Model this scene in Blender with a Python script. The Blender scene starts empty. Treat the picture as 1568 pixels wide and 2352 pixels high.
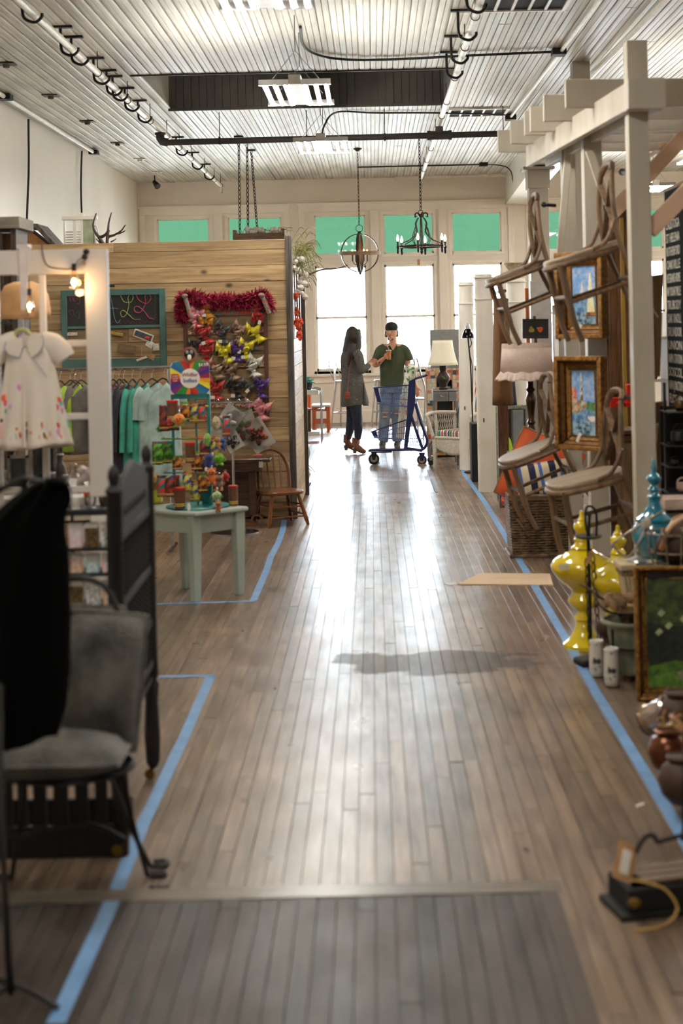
import bpy, bmesh, math, random
from mathutils import Vector, Matrix, Euler
R = random.Random(7)
sc = bpy.context.scene
COL = sc.collection
# ---------------- camera ----------------
F = 3500.0; CX, CY = 854.0, 745.0; ROLL = 0.022; CAMZ = 1.7
cam = bpy.data.cameras.new('camera'); cam_o = bpy.data.objects.new('camera', cam); COL.objects.link(cam_o)
cam_o.location = (0, 0, CAMZ)
cam_o.rotation_euler = (Euler((math.pi/2, 0, 0)).to_matrix() @ Matrix.Rotation(-ROLL, 3, 'Z')).to_euler()
cam.sensor_fit = 'VERTICAL'; cam.sensor_height = 36; cam.sensor_width = 24
cam.lens = F/2352*36
cam.shift_x = (784-CX)/2352; cam.shift_y = (CY-1176)/2352
cam.clip_start = 0.05; cam.clip_end = 300
cam.dof.use_dof = True; cam.dof.focus_distance = 18.5; cam.dof.aperture_fstop = 2.5
sc.camera = cam_o
# ---------------- exposure, world, sun ----------------
sc.view_settings.view_transform = 'Standard'; sc.view_settings.look = 'None'
sc.view_settings.gamma = 1; sc.view_settings.use_curve_mapping = False
sc.view_settings.exposure = 1.05
w = bpy.data.worlds.new('sky'); sc.world = w; w.use_nodes = True
bg = w.node_tree.nodes['Background']; bg.inputs[0].default_value = (0.74, 0.87, 1.0, 1); bg.inputs[1].default_value = 26
sl = bpy.data.lights.new('sun', 'SUN'); sl.energy = 14; sl.angle = 0.01; sl.color = (1, .95, .86)
so = bpy.data.objects.new('sun', sl); COL.objects.link(so)
so.rotation_euler = Vector((0.10, 1.0, 0.62)).to_track_quat('Z', 'Y').to_euler()
sc.cycles.max_bounces = 8; sc.cycles.diffuse_bounces = 6; sc.cycles.glossy_bounces = 3
sc.cycles.transmission_bounces = 5; sc.cycles.transparent_max_bounces = 12
sc.cycles.caustics_reflective = False; sc.cycles.caustics_refractive = False
sc.cycles.sample_clamp_indirect = 8; sc.cycles.use_denoising = True
sc.cycles.use_adaptive_sampling = True; sc.cycles.adaptive_threshold = 0.03
# fluorescent rows (the lamps themselves are built in section lamps): strengths here
TUBE_E = 42.0

# ---------------- helpers ----------------
def W(px, py, Y):
    u, v = px-CX, CY-py
    c, s = math.cos(ROLL), math.sin(ROLL)
    return Vector(((u*c+v*s)*Y/F, Y, CAMZ+(v*c-u*s)*Y/F))
def FL(px, py, z=0.0):
    u, v = px-CX, CY-py
    c, s = math.cos(ROLL), math.sin(ROLL)
    zz = v*c-u*s
    Y = (z-CAMZ)*F/zz
    return Vector(((u*c+v*s)*Y/F, Y, z))
V = Vector
def lin(c):
    return tuple((x/255/12.92 if x/255 <= .04045 else ((x/255+.055)/1.055)**2.4) for x in c)
class MB:
    def __init__(s): s.v = []; s.f = []; s.uv = None
    def add(s, vs, fs):
        n = len(s.v); s.v += [Vector(v) for v in vs]; s.f += [tuple(i+n for i in f) for f in fs]; return s
    def box(s, c, d, rot=None):
        x, y, z = d[0]/2, d[1]/2, d[2]/2
        vs = [V((a*x, b*y, e*z)) for e in (-1, 1) for b in (-1, 1) for a in (-1, 1)]
        if rot is not None:
            m = rot if isinstance(rot, Matrix) else Euler(rot).to_matrix()
            vs = [m @ v for v in vs]
        return s.add([v+V(c) for v in vs], [(0,2,3,1),(4,5,7,6),(0,1,5,4),(2,6,7,3),(0,4,6,2),(1,3,7,5)])
    def b2(s, p, q):
        p, q = V(p), V(q)
        return s.box((p+q)/2, [abs(a) for a in (q-p)])
    def bar(s, p, q, w, h, up=(0,0,1)):
        p, q = V(p), V(q); d = (q-p); L = d.length; d.normalize()
        up = V(up)
        if abs(d.dot(up)) > .98: up = V((0,1,0)) if abs(d.y) < .9 else V((1,0,0))
        x = d.cross(up).normalized(); z = x.cross(d)
        m = Matrix((x, d, z)).transposed()
        return s.box((p+q)/2, (w, L, h), m)
    def tube(s, pts, r, n=8, closed=False, cap=True, sq=1.0, upv=None):
        pts = [V(p) for p in pts]; k = len(pts)
        rs = r if isinstance(r, (list, tuple)) else [r]*k
        ring = []; last = None
        for i, p in enumerate(pts):
            if closed: t = pts[(i+1) % k]-pts[i-1]
            else: t = pts[min(i+1, k-1)]-pts[max(i-1, 0)]
            if t.length < 1e-9: t = V((0,0,1))
            t.normalize()
            if last is None:
                a = V(upv) if upv else (V((0,0,1)) if abs(t.z) < .9 else V((1,0,0)))
            else: a = last
            x = (a-t*a.dot(t))
            if x.length < 1e-5: x = t.orthogonal()
            x.normalize(); last = x; y = t.cross(x)
            ring.append([p+(x*math.cos(2*math.pi*j/n)*rs[i]+y*math.sin(2*math.pi*j/n)*rs[i]*sq) for j in range(n)])
        vs = [v for rg in ring for v in rg]; fs = []
        m = k if closed else k-1
        for i in range(m):
            a, b = i*n, ((i+1) % k)*n
            for j in range(n): fs.append((a+j, a+(j+1) % n, b+(j+1) % n, b+j))
        if cap and not closed:
            fs.append(tuple(range(n-1, -1, -1))); fs.append(tuple((k-1)*n+j for j in range(n)))
        return s.add(vs, fs)
    def lathe(s, prof, c=(0,0,0), n=24, sx=1, sy=1, rot=None, close=True):
        vs = []; fs = []; c = V(c)
        m = None if rot is None else (rot if isinstance(rot, Matrix) else Euler(rot).to_matrix())
        for (r, z) in prof:
            for j in range(n):
                a = 2*math.pi*j/n; v = V((r*math.cos(a)*sx, r*math.sin(a)*sy, z))
                vs.append((m @ v if m else v)+c)
        for i in range(len(prof)-1):
            for j in range(n):
                fs.append((i*n+j, i*n+(j+1) % n, (i+1)*n+(j+1) % n, (i+1)*n+j))
        if close:
            if prof[0][0] > 1e-5: fs.append(tuple(range(n-1, -1, -1)))
            if prof[-1][0] > 1e-5: fs.append(tuple((len(prof)-1)*n+j for j in range(n)))
        return s.add(vs, fs)
    def ball(s, c, r, n=12, rot=None):
        if not isinstance(r, (list, tuple)): r = (r, r, r)
        k = max(4, n//2)
        pr = [(math.sin(math.pi*i/k), -math.cos(math.pi*i/k)) for i in range(k+1)]
        m = None if rot is None else (rot if isinstance(rot, Matrix) else Euler(rot).to_matrix())
        vs = []; fs = []
        for (a, z) in pr:
            for j in range(n):
                t = 2*math.pi*j/n; v = V((a*math.cos(t)*r[0], a*math.sin(t)*r[1], z*r[2]))
                vs.append((m @ v if m else v)+V(c))
        for i in range(k):
            for j in range(n): fs.append((i*n+j, i*n+(j+1) % n, (i+1)*n+(j+1) % n, (i+1)*n+j))
        return s.add(vs, fs)
    def sheet(s, nu, nv, fn, thick=0):
        vs = [V(fn(i/nu, j/nv)) for j in range(nv+1) for i in range(nu+1)]
        fs = [(j*(nu+1)+i, j*(nu+1)+i+1, (j+1)*(nu+1)+i+1, (j+1)*(nu+1)+i) for j in range(nv) for i in range(nu)]
        return s.add(vs, fs)
    def prism(s, pts, d):
        # pts: planar loop, d: extrusion vector
        pts = [V(p) for p in pts]; n = len(pts); d = V(d)
        return s.add(pts+[p+d for p in pts], [tuple(range(n-1,-1,-1)), tuple(range(n, 2*n))]+[(i, (i+1) % n, n+(i+1) % n, n+i) for i in range(n)])
    def loft(s, rings, cap=True):
        # rings: list of (centre, rx, ry, [rotation matrix]) with n=14
        n = 14; vs = []; fs = []
        for rg in rings:
            c, rx, ry = V(rg[0]), rg[1], rg[2]; m = rg[3] if len(rg) > 3 else None
            for j in range(n):
                a = 2*math.pi*j/n; v = V((rx*math.cos(a), ry*math.sin(a), 0))
                vs.append(c+(m @ v if m else v))
        k = len(rings)
        for i in range(k-1):
            for j in range(n): fs.append((i*n+j, i*n+(j+1) % n, (i+1)*n+(j+1) % n, (i+1)*n+j))
        if cap: fs.append(tuple(range(n-1,-1,-1))); fs.append(tuple((k-1)*n+j for j in range(n)))
        return s.add(vs, fs)
    def xf(s, m, start=0):
        for i in range(start, len(s.v)): s.v[i] = m @ s.v[i]
        return s
    def mesh(s, name, off=V((0,0,0)), smooth=35):
        me = bpy.data.meshes.new(name)
        me.from_pydata([tuple(v-off) for v in s.v], [], s.f); me.validate()
        if smooth:
            me.polygons.foreach_set('use_smooth', [True]*len(me.polygons))
            me.set_sharp_from_angle(angle=math.radians(smooth))
        return me
def link(o):
    COL.objects.link(o); return o
def setp(o, label=None, cat=None, group=None, kind=None):
    if label: o['label'] = label
    if cat: o['category'] = cat
    if group: o['group'] = group
    if kind: o['kind'] = kind
    return o
def mods(o, bev=0, sub=0, solid=0, remesh=0, smoothit=0, off=0):
    if solid:
        m = o.modifiers.new('solid', 'SOLIDIFY'); m.thickness = solid; m.offset = off
    if remesh:
        m = o.modifiers.new('remesh', 'REMESH'); m.mode = 'VOXEL'; m.voxel_size = remesh; m.use_smooth_shade = True
    if smoothit:
        m = o.modifiers.new('smooth', 'SMOOTH'); m.iterations = smoothit; m.factor = .6
    if bev:
        m = o.modifiers.new('bevel', 'BEVEL'); m.width = bev; m.segments = 2; m.limit_method = 'ANGLE'; m.angle_limit = .7
    if sub:
        m = o.modifiers.new('sub', 'SUBSURF'); m.levels = sub; m.render_levels = sub
    return o
def mobj(name, mb, m, off=V((0,0,0)), parent=None, smooth=35, **k):
    me = mb.mesh(name, off, smooth); me.materials.append(m)
    o = link(bpy.data.objects.new(name, me)); o.parent = parent
    mods(o, **k); return o
class T:
    """a thing: an Empty at its base, parts are children"""
    def __init__(s, name, label, cat, loc=(0,0,0), group=None, rot=(0,0,0), local=False):
        s.o = link(bpy.data.objects.new(name, None)); s.o.location = V(loc); s.o.rotation_euler = rot
        s.o.empty_display_size = .05
        s.off = V((0,0,0)) if local else V(loc)
        setp(s.o, label, cat, group)
    def part(s, name, mb, m, parent=None, label=None, kind=None, smooth=35, **k):
        o = mobj(name, mb, m, s.off, parent or s.o, smooth, **k)
        if label: o['label'] = label
        if kind: o['kind'] = kind
        return o
def single(name, mb, m, label, cat, group=None, loc=None, smooth=35, **k):
    """a thing that is one mesh, origin at its base centre"""
    if loc is None:
        lo = V([min(v[i] for v in mb.v) for i in range(3)]); hi = V([max(v[i] for v in mb.v) for i in range(3)])
        loc = V(((lo.x+hi.x)/2, (lo.y+hi.y)/2, lo.z))
    o = mobj(name, mb, m, V(loc), None, smooth, **k); o.location = V(loc)
    return setp(o, label, cat, group)
def struct(name, mb, m, parent=None, label=None, **k):
    o = mobj(name, mb, m, parent=parent, **k)
    if parent is None: o['kind'] = 'structure'
    if label: o['label'] = label
    return o
def dup(root, loc=None, rot=None, scale=None, label=None, group=None, mat=None):
    r = root.copy(); link(r)
    if loc is not None: r.location = V(loc)
    if rot is not None: r.rotation_euler = rot
    if scale is not None: r.scale = scale if isinstance(scale, (tuple, list)) else (scale,)*3
    if label: r['label'] = label
    if group: r['group'] = group
    for ch in list(root.children):
        c = ch.copy(); link(c); c.parent = r
        for g in list(ch.children):
            d = g.copy(); link(d); d.parent = c
    return r
def recolor(root, m, names=None):
    for o in [root]+list(root.children):
        if o.type == 'MESH' and (names is None or o.name.split('.')[0] in names):
            o.data = o.data.copy(); o.data.materials.clear(); o.data.materials.append(m)
def text_mb(txt, size, ext=.001, spacing=1.0, shear=0, align='LEFT'):
    cu = bpy.data.curves.new('t', 'FONT'); cu.body = txt; cu.size = size; cu.extrude = ext; cu.space_character = spacing
    cu.shear = shear; cu.align_x = align; cu.resolution_u = 2
    o = bpy.data.objects.new('t', cu); link(o)
    me = bpy.data.meshes.new_from_object(o.evaluated_get(bpy.context.evaluated_depsgraph_get()))
    mb = MB(); mb.add([v.co.copy() for v in me.vertices], [tuple(p.vertices) for p in me.polygons])
    bpy.data.objects.remove(o); bpy.data.curves.remove(cu); bpy.data.meshes.remove(me)
    return mb
def arc(c, r, a0, a1, n=10, ax=(1,0,0), ay=(0,0,1)):
    ax, ay = V(ax), V(ay)
    return [V(c)+ax*math.cos(a0+(a1-a0)*i/n)*r+ay*math.sin(a0+(a1-a0)*i/n)*r for i in range(n+1)]
def smoothp(pts, k=6):
    """Catmull-Rom through the points"""
    pts = [V(p) for p in pts]; out = []
    for i in range(len(pts)-1):
        p0, p1, p2, p3 = pts[max(i-1,0)], pts[i], pts[i+1], pts[min(i+2, len(pts)-1)]
        for j in range(k):
            t = j/k
            out.append(.5*((2*p1)+(p2-p0)*t+(2*p0-5*p1+4*p2-p3)*t*t+(3*p1-p0-3*p2+p3)*t**3))
    out.append(pts[-1]); return out
# ---------------- materials ----------------
MC = {}
def nd(nt, t, **k):
    n = nt.nodes.new(t)
    for a, b in k.items():
        if a.startswith('i_'): n.inputs[int(a[2:])].default_value = b
        else: setattr(n, a, b)
    return n
def M(name, c, rough=.5, metal=0, c2=None, var=.12, scale=12, bump=0, bscale=60, stretch=(1,1,1), coat=0, spec=.5,
      sheen=0, alpha=1, trans=0, emis=None, estr=0, sss=0, detail=3, thresh=None, rvar=0):
    if name in MC: return MC[name]
    m = bpy.data.materials.new(name); m.use_nodes = True; nt = m.node_tree; b = nt.nodes['Principled BSDF']
    c = lin(c); 
    c2 = lin(c2) if c2 else tuple(max(0, x*(1-var*2)) for x in c)
    tc = nd(nt, 'ShaderNodeTexCoord'); mp = nd(nt, 'ShaderNodeMapping'); mp.inputs['Scale'].default_value = stretch
    nt.links.new(tc.outputs['Object'], mp.inputs[0])
    no = nd(nt, 'ShaderNodeTexNoise'); no.inputs['Scale'].default_value = scale; no.inputs['Detail'].default_value = detail
    nt.links.new(mp.outputs[0], no.inputs['Vector'])
    cr = nd(nt, 'ShaderNodeValToRGB'); lo, hi = thresh or (.3, .7)
    cr.color_ramp.elements[0].position = lo; cr.color_ramp.elements[1].position = hi
    cr.color_ramp.elements[0].color = (*c2, 1); cr.color_ramp.elements[1].color = (*c, 1)
    nt.links.new(no.outputs[0], cr.inputs[0]); nt.links.new(cr.outputs[0], b.inputs['Base Color'])
    b.inputs['Roughness'].default_value = rough; b.inputs['Metallic'].default_value = metal
    b.inputs['Specular IOR Level'].default_value = spec
    b.inputs['Coat Weight'].default_value = coat; b.inputs['Coat Roughness'].default_value = .08
    b.inputs['Sheen Weight'].default_value = sheen
    b.inputs['Transmission Weight'].default_value = trans; b.inputs['Alpha'].default_value = alpha
    if sss: b.inputs['Subsurface Weight'].default_value = sss; b.inputs['Subsurface Scale'].default_value = .02
    if emis: b.inputs['Emission Color'].default_value = (*lin(emis), 1); b.inputs['Emission Strength'].default_value = estr
    if rvar:
        mr = nd(nt, 'ShaderNodeMapRange'); mr.inputs[3].default_value = rough-rvar; mr.inputs[4].default_value = rough+rvar
        nt.links.new(no.outputs[0], mr.inputs[0]); nt.links.new(mr.outputs[0], b.inputs['Roughness'])
    if bump:
        n2 = nd(nt, 'ShaderNodeTexNoise'); n2.inputs['Scale'].default_value = bscale; n2.inputs['Detail'].default_value = 3
        nt.links.new(mp.outputs[0], n2.inputs['Vector'])
        bp = nd(nt, 'ShaderNodeBump'); bp.inputs['Strength'].default_value = bump; bp.inputs['Distance'].default_value = .01
        nt.links.new(n2.outputs[0], bp.inputs['Height']); nt.links.new(bp.outputs[0], b.inputs['Normal'])
    MC[name] = m; return m
def wood(name, c, c2, rough=.5, axis='X', scale=5, bump=.2, coat=0, tone=True, knots=False, wear=0):
    if name in MC: return MC[name]
    m = bpy.data.materials.new(name); m.use_nodes = True; nt = m.node_tree; b = nt.nodes['Principled BSDF']; L = nt.links.new
    tc = nd(nt, 'ShaderNodeTexCoord'); mp = nd(nt, 'ShaderNodeMapping')
    st = {'X': (1, 14, 14), 'Y': (14, 1, 14), 'Z': (14, 14, 1)}[axis]
    mp.inputs['Scale'].default_value = st
    oi = nd(nt, 'ShaderNodeObjectInfo')
    mul = nd(nt, 'ShaderNodeVectorMath', operation='SCALE'); mul.inputs[0].default_value = (37, 53, 71); L(oi.outputs['Random'], mul.inputs['Scale'])
    ad = nd(nt, 'ShaderNodeVectorMath', operation='ADD'); L(tc.outputs['Object'], ad.inputs[0]); L(mul.outputs[0], ad.inputs[1])
    L(ad.outputs[0], mp.inputs[0])
    no = nd(nt, 'ShaderNodeTexNoise'); no.inputs['Scale'].default_value = scale; no.inputs['Detail'].default_value = 6; no.inputs['Distortion'].default_value = .6
    L(mp.outputs[0], no.inputs['Vector'])
    cr = nd(nt, 'ShaderNodeValToRGB'); cr.color_ramp.elements[0].position = .32; cr.color_ramp.elements[1].position = .68
    cr.color_ramp.elements[0].color = (*lin(c2), 1); cr.color_ramp.elements[1].color = (*lin(c), 1)
    L(no.outputs[0], cr.inputs[0]); last = cr.outputs[0]
    if tone:
        hs = nd(nt, 'ShaderNodeHueSaturation'); mr = nd(nt, 'ShaderNodeMapRange'); mr.inputs[3].default_value = .72; mr.inputs[4].default_value = 1.2
        at = nd(nt, 'ShaderNodeAttribute', attribute_name='tone')
        sm = nd(nt, 'ShaderNodeMath', operation='ADD'); L(at.outputs['Fac'], sm.inputs[0]); L(oi.outputs['Random'], sm.inputs[1])
        fr = nd(nt, 'ShaderNodeMath', operation='FRACT'); L(sm.outputs[0], fr.inputs[0])
        L(fr.outputs[0], mr.inputs[0]); L(mr.outputs[0], hs.inputs['Value']); L(last, hs.inputs['Color']); last = hs.outputs[0]
    if knots:
        vo = nd(nt, 'ShaderNodeTexVoronoi'); vo.inputs['Scale'].default_value = 2.6
        mk = nd(nt, 'ShaderNodeMapping'); mk.inputs['Scale'].default_value = (1, 1, 1.5); L(ad.outputs[0], mk.inputs[0]); L(mk.outputs[0], vo.inputs['Vector'])
        c3 = nd(nt, 'ShaderNodeValToRGB'); c3.color_ramp.elements[0].position = .035; c3.color_ramp.elements[1].position = .12
        c3.color_ramp.elements[0].color = (.06, .035, .02, 1); c3.color_ramp.elements[1].color = (1, 1, 1, 1)
        L(vo.outputs['Distance'], c3.inputs[0])
        mx = nd(nt, 'ShaderNodeMix', data_type='RGBA', blend_type='MULTIPLY'); mx.inputs[0].default_value = .9
        L(last, mx.inputs[6]); L(c3.outputs[0], mx.inputs[7]); last = mx.outputs[2]
    L(last, b.inputs['Base Color'])
    b.inputs['Roughness'].default_value = rough; b.inputs['Coat Weight'].default_value = coat; b.inputs['Coat Roughness'].default_value = .15
    if bump:
        bp = nd(nt, 'ShaderNodeBump'); bp.inputs['Strength'].default_value = bump; bp.inputs['Distance'].default_value = .004
        L(no.outputs[0], bp.inputs['Height']); L(bp.outputs[0], b.inputs['Normal'])
    MC[name] = m; return m
def glassmat(name, tint=(1,1,1), refl=.12, rough=.02):
    if name in MC: return MC[name]
    m = bpy.data.materials.new(name); m.use_nodes = True; nt = m.node_tree; L = nt.links.new
    nt.nodes.remove(nt.nodes['Principled BSDF']); out = nt.nodes['Material Output']
    t = nd(nt, 'ShaderNodeBsdfTransparent'); t.inputs[0].default_value = (*tint, 1)
    g = nd(nt, 'ShaderNodeBsdfGlossy'); g.inputs[1].default_value = rough
    fr = nd(nt, 'ShaderNodeFresnel'); fr.inputs[0].default_value = 1.45
    mt = nd(nt, 'ShaderNodeMath', operation='MULTIPLY'); mt.inputs[1].default_value = refl*8; mt.use_clamp = True
    L(fr.outputs[0], mt.inputs[0])
    mx = nd(nt, 'ShaderNodeMixShader'); L(mt.outputs[0], mx.inputs[0]); L(t.outputs[0], mx.inputs[1]); L(g.outputs[0], mx.inputs[2]); L(mx.outputs[0], out.inputs[0])
    MC[name] = m; return m
def stripes(name, cols, axis=0, period=.1, rough=.8, bump=0):
    """repeated bands of the given colours along an object axis"""
    if name in MC: return MC[name]
    m = bpy.data.materials.new(name); m.use_nodes = True; nt = m.node_tree; b = nt.nodes['Principled BSDF']; L = nt.links.new
    tc = nd(nt, 'ShaderNodeTexCoord'); sp = nd(nt, 'ShaderNodeSeparateXYZ'); L(tc.outputs['Object'], sp.inputs[0])
    dv = nd(nt, 'ShaderNodeMath', operation='DIVIDE'); dv.inputs[1].default_value = period; L(sp.outputs[axis], dv.inputs[0])
    fr = nd(nt, 'ShaderNodeMath', operation='FRACT'); L(dv.outputs[0], fr.inputs[0])
    cr = nd(nt, 'ShaderNodeValToRGB'); cr.color_ramp.interpolation = 'CONSTANT'; L(fr.outputs[0], cr.inputs[0])
    e = cr.color_ramp.elements; n = len(cols)
    for i, c in enumerate(cols):
        if i < 2: el = e[i]; el.position = i/n
        else: el = e.new(i/n)
        el.color = (*lin(c), 1)
    L(cr.outputs[0], b.inputs['Base Color']); b.inputs['Roughness'].default_value = rough
    MC[name] = m; return m
# ================= SETTING =================
ZC = 4.25; XL = -4.03; XR = 7.5; YF = 26.5; YB = -6.0
m_plaster = M('white_plaster', (238, 232, 221), rough=.7, c2=(228, 221, 208), scale=.8, bump=.05, bscale=8)
m_beige = M('beige_wall_paint', (236, 228, 216), rough=.6, c2=(228, 219, 205), scale=1.2, bump=.04, bscale=10)
m_trim = M('cream_trim_paint', (243, 236, 224), rough=.4, c2=(236, 226, 212), scale=3)
m_ceil = M('ceiling_paint', (204, 200, 189), rough=.46, spec=.3, c2=(166, 160, 146), scale=1.3, stretch=(6, .7, 1), bump=.10, bscale=7, thresh=(.3, .62), rvar=.1)
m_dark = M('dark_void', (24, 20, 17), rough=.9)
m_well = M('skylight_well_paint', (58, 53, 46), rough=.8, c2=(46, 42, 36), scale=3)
m_wellL = M('skylight_well_pale_side', (112, 106, 94), rough=.6)  # left side of the well in a paler tone
def floor_mat(name, c, c2, cstain=True, rough=.33):
    m = wood(name, c, c2, rough=rough, axis='Y', scale=2.2, bump=.18)
    nt = m.node_tree; L = nt.links.new; b = nt.nodes['Principled BSDF']
    geo = nd(nt, 'ShaderNodeNewGeometry')
    src = b.inputs['Base Color'].links[0].from_socket
    no = nd(nt, 'ShaderNodeTexNoise'); no.inputs['Scale'].default_value = 1.6; no.inputs['Detail'].default_value = 5; L(geo.outputs['Position'], no.inputs['Vector'])
    # large blotches of wear
    cr = nd(nt, 'ShaderNodeValToRGB'); cr.color_ramp.elements[0].position = .35; cr.color_ramp.elements[1].position = .65
    cr.color_ramp.elements[0].color = (.72, .70, .68, 1); cr.color_ramp.elements[1].color = (1.05, 1.03, 1.0, 1)
    L(no.outputs[0], cr.inputs[0])
    mx = nd(nt, 'ShaderNodeMix', data_type='RGBA', blend_type='MULTIPLY'); mx.inputs[0].default_value = 1
    L(src, mx.inputs[6]); L(cr.outputs[0], mx.inputs[7]); last = mx.outputs[2]
    fac = None
    if cstain:
        # old water stain with an outline of its own
        mp = nd(nt, 'ShaderNodeMapping'); c0 = FL(1010, 1522); mp.inputs['Location'].default_value = (-c0.x/.62, -c0.y/.30, 0); mp.inputs['Scale'].default_value = (1/.62, 1/.30, 0)
        n2 = nd(nt, 'ShaderNodeTexNoise'); n2.inputs['Scale'].default_value = 4.0; n2.inputs['Detail'].default_value = 4; L(geo.outputs['Position'], n2.inputs['Vector'])
        vm = nd(nt, 'ShaderNodeVectorMath', operation='MULTIPLY_ADD'); vm.inputs[1].default_value = (1.7, 1.7, 0); vm.inputs[2].default_value = (0, 0, 0)
        L(n2.outputs[1], vm.inputs[0]); 
        L(geo.outputs['Position'], mp.inputs[0])
        va = nd(nt, 'ShaderNodeVectorMath', operation='ADD'); L(mp.outputs[0], va.inputs[0]); L(vm.outputs[0], va.inputs[1])
        vb = nd(nt, 'ShaderNodeVectorMath', operation='SUBTRACT'); vb.inputs[1].default_value = (.85, .85, 0); L(va.outputs[0], vb.inputs[0])
        ln = nd(nt, 'ShaderNodeVectorMath', operation='LENGTH'); L(vb.outputs[0], ln.inputs[0])
        c4 = nd(nt, 'ShaderNodeValToRGB'); c4.color_ramp.elements[0].position = .80; c4.color_ramp.elements[1].position = .93
        c4.color_ramp.elements[0].color = (1, 1, 1, 1); c4.color_ramp.elements[1].color = (0, 0, 0, 1); L(ln.outputs[1], c4.inputs[0])
        m2 = nd(nt, 'ShaderNodeMix', data_type='RGBA', blend_type='MULTIPLY'); L(c4.outputs[0], m2.inputs[0]); L(last, m2.inputs[6]); m2.inputs[7].default_value = (.42, .40, .36, 1); last = m2.outputs[2]
        fac = c4.outputs[0]
    L(last, b.inputs['Base Color'])
    n3 = nd(nt, 'ShaderNodeTexNoise'); n3.inputs['Scale'].default_value = 5; n3.inputs['Detail'].default_value = 6
    mp3 = nd(nt, 'ShaderNodeMapping'); mp3.inputs['Scale'].default_value = (1.5, .6, 1); L(geo.outputs['Position'], mp3.inputs[0]); L(mp3.outputs[0], n3.inputs['Vector'])
    mr = nd(nt, 'ShaderNodeMapRange'); mr.inputs[1].default_value = .3; mr.inputs[2].default_value = .7; mr.inputs[3].default_value = rough-.06; mr.inputs[4].default_value = rough+.09
    L(n3.outputs[0], mr.inputs[0]); lr = mr.outputs[0]
    if fac is not None:
        ma = nd(nt, 'ShaderNodeMath', operation='MULTIPLY_ADD'); L(fac, ma.inputs[0]); ma.inputs[1].default_value = .3; L(lr, ma.inputs[2]); lr = ma.outputs[0]
    L(lr, b.inputs['Roughness'])
    b.inputs['Coat Weight'].default_value = .30 if cstain else .08; b.inputs['Coat Roughness'].default_value = .22
    return m
m_floor = floor_mat('worn_floor_wood', (144, 123, 105), (104, 86, 71))
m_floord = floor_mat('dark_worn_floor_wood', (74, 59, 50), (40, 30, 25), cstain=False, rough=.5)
m_hatch = wood('grey_board', (124, 114, 104), (96, 87, 79), rough=.25, axis='X', bump=.15)
# ---- floor ----
mb = MB().b2((XL, YB, -.12), (XR, YF+.3, -.016)); floor = struct('floor', mb, m_dark)
PW = .0572
def plank_tone(me, t):
    a = me.attributes.new('tone', 'FLOAT', 'FACE'); a.data.foreach_set('value', t)
planks = []
x = XL; RP = random.Random(3)
while x < XR-.01:
    y = YB+RP.uniform(-2, 0) if abs(x-.5) < 2.4 else 3.0+RP.uniform(-1, 0)
    while y < YF:
        Ln = RP.choice([.8, 1.1, 1.5, 1.9, 2.4]); planks.append((x, max(y, YB), x+PW, min(y+Ln, YF))); y += Ln
    x += PW
def cutp(pl, bx):
    out = []
    for (a, b, c, d) in pl:
        if c <= bx[0]+.01 or a >= bx[2]-.01 or d <= bx[1] or b >= bx[3]: out.append((a, b, c, d, 0)); continue
        if b < bx[1]: out.append((a, b, c, bx[1], 0))
        if d > bx[3]: out.append((a, bx[3], c, d, 0))
    return out
HX0, HX1, HY0, HY1 = -.70, .60, 15.3, 16.5       # smooth board panel let into the floor
pl = [p[:4] for p in cutp(planks, (HX0, HY0, HX1, HY1))]
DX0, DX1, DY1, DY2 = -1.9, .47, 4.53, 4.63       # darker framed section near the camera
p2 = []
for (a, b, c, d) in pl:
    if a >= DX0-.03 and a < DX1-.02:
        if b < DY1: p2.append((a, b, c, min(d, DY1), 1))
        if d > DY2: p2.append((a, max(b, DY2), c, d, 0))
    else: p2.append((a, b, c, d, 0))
p2 = [p for p in p2 if p[3]-p[1] > .03]
def seen(p):
    yc = max((p[1]+p[3])/2, .1)
    if p[3] < 3.75: return 0
    b = max(p[1], 3.75); xx = CX+F*((p[0]+p[2])/2)/max(b, .5)
    if xx < -30 or xx > 1600: return 0
    ar = (1/b-1/p[3])*PW/((b+p[3])/2)
    xm = CX+F*((p[0]+p[2])/2)/((b+p[3])/2)
    if xm < 330 or xm > 1500: ar *= .25
    return ar
p2.sort(key=seen, reverse=True)
def plank_mb(mb, p, g=.0011):
    a, b, c, d = p[:4]; z = RP.uniform(-.0009, .0009); k = .0003
    x0, x1, y0, y1 = a+g, c-g, b+g, d-g
    n0 = len(mb.v)
    mb.add([(x0,y0,-.016),(x1,y0,-.016),(x1,y1,-.016),(x0,y1,-.016),
            (x0,y0,z-k),(x1,y0,z-k),(x1,y1,z-k),(x0,y1,z-k),
            (x0+k,y0+k,z),(x1-k,y0+k,z),(x1-k,y1-k,z),(x0+k,y1-k,z)],
           [(0,1,5,4),(1,2,6,5),(2,3,7,6),(3,0,4,7),(4,5,9,8),(5,6,10,9),(6,7,11,10),(7,4,8,11),(8,9,10,11)])
    return 9
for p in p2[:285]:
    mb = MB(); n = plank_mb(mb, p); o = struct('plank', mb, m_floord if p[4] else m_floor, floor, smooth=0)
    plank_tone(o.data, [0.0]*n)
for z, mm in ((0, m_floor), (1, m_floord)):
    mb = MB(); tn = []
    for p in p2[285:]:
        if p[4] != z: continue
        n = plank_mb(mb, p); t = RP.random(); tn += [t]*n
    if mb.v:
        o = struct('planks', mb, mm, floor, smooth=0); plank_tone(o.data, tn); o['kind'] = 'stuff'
mb = MB().b2((DX0, DY1+.002, -.016), (DX1+.06, DY2-.002, .002)); struct('border_board', mb, m_hatch, floor, bev=.001)
mb = MB().b2((DX1-.005, .5, -.01), (DX1+.045, DY1, .004)); struct('border_board', mb, M('dark_edge_board', (74, 58, 48), rough=.45), floor, bev=.001)
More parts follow.
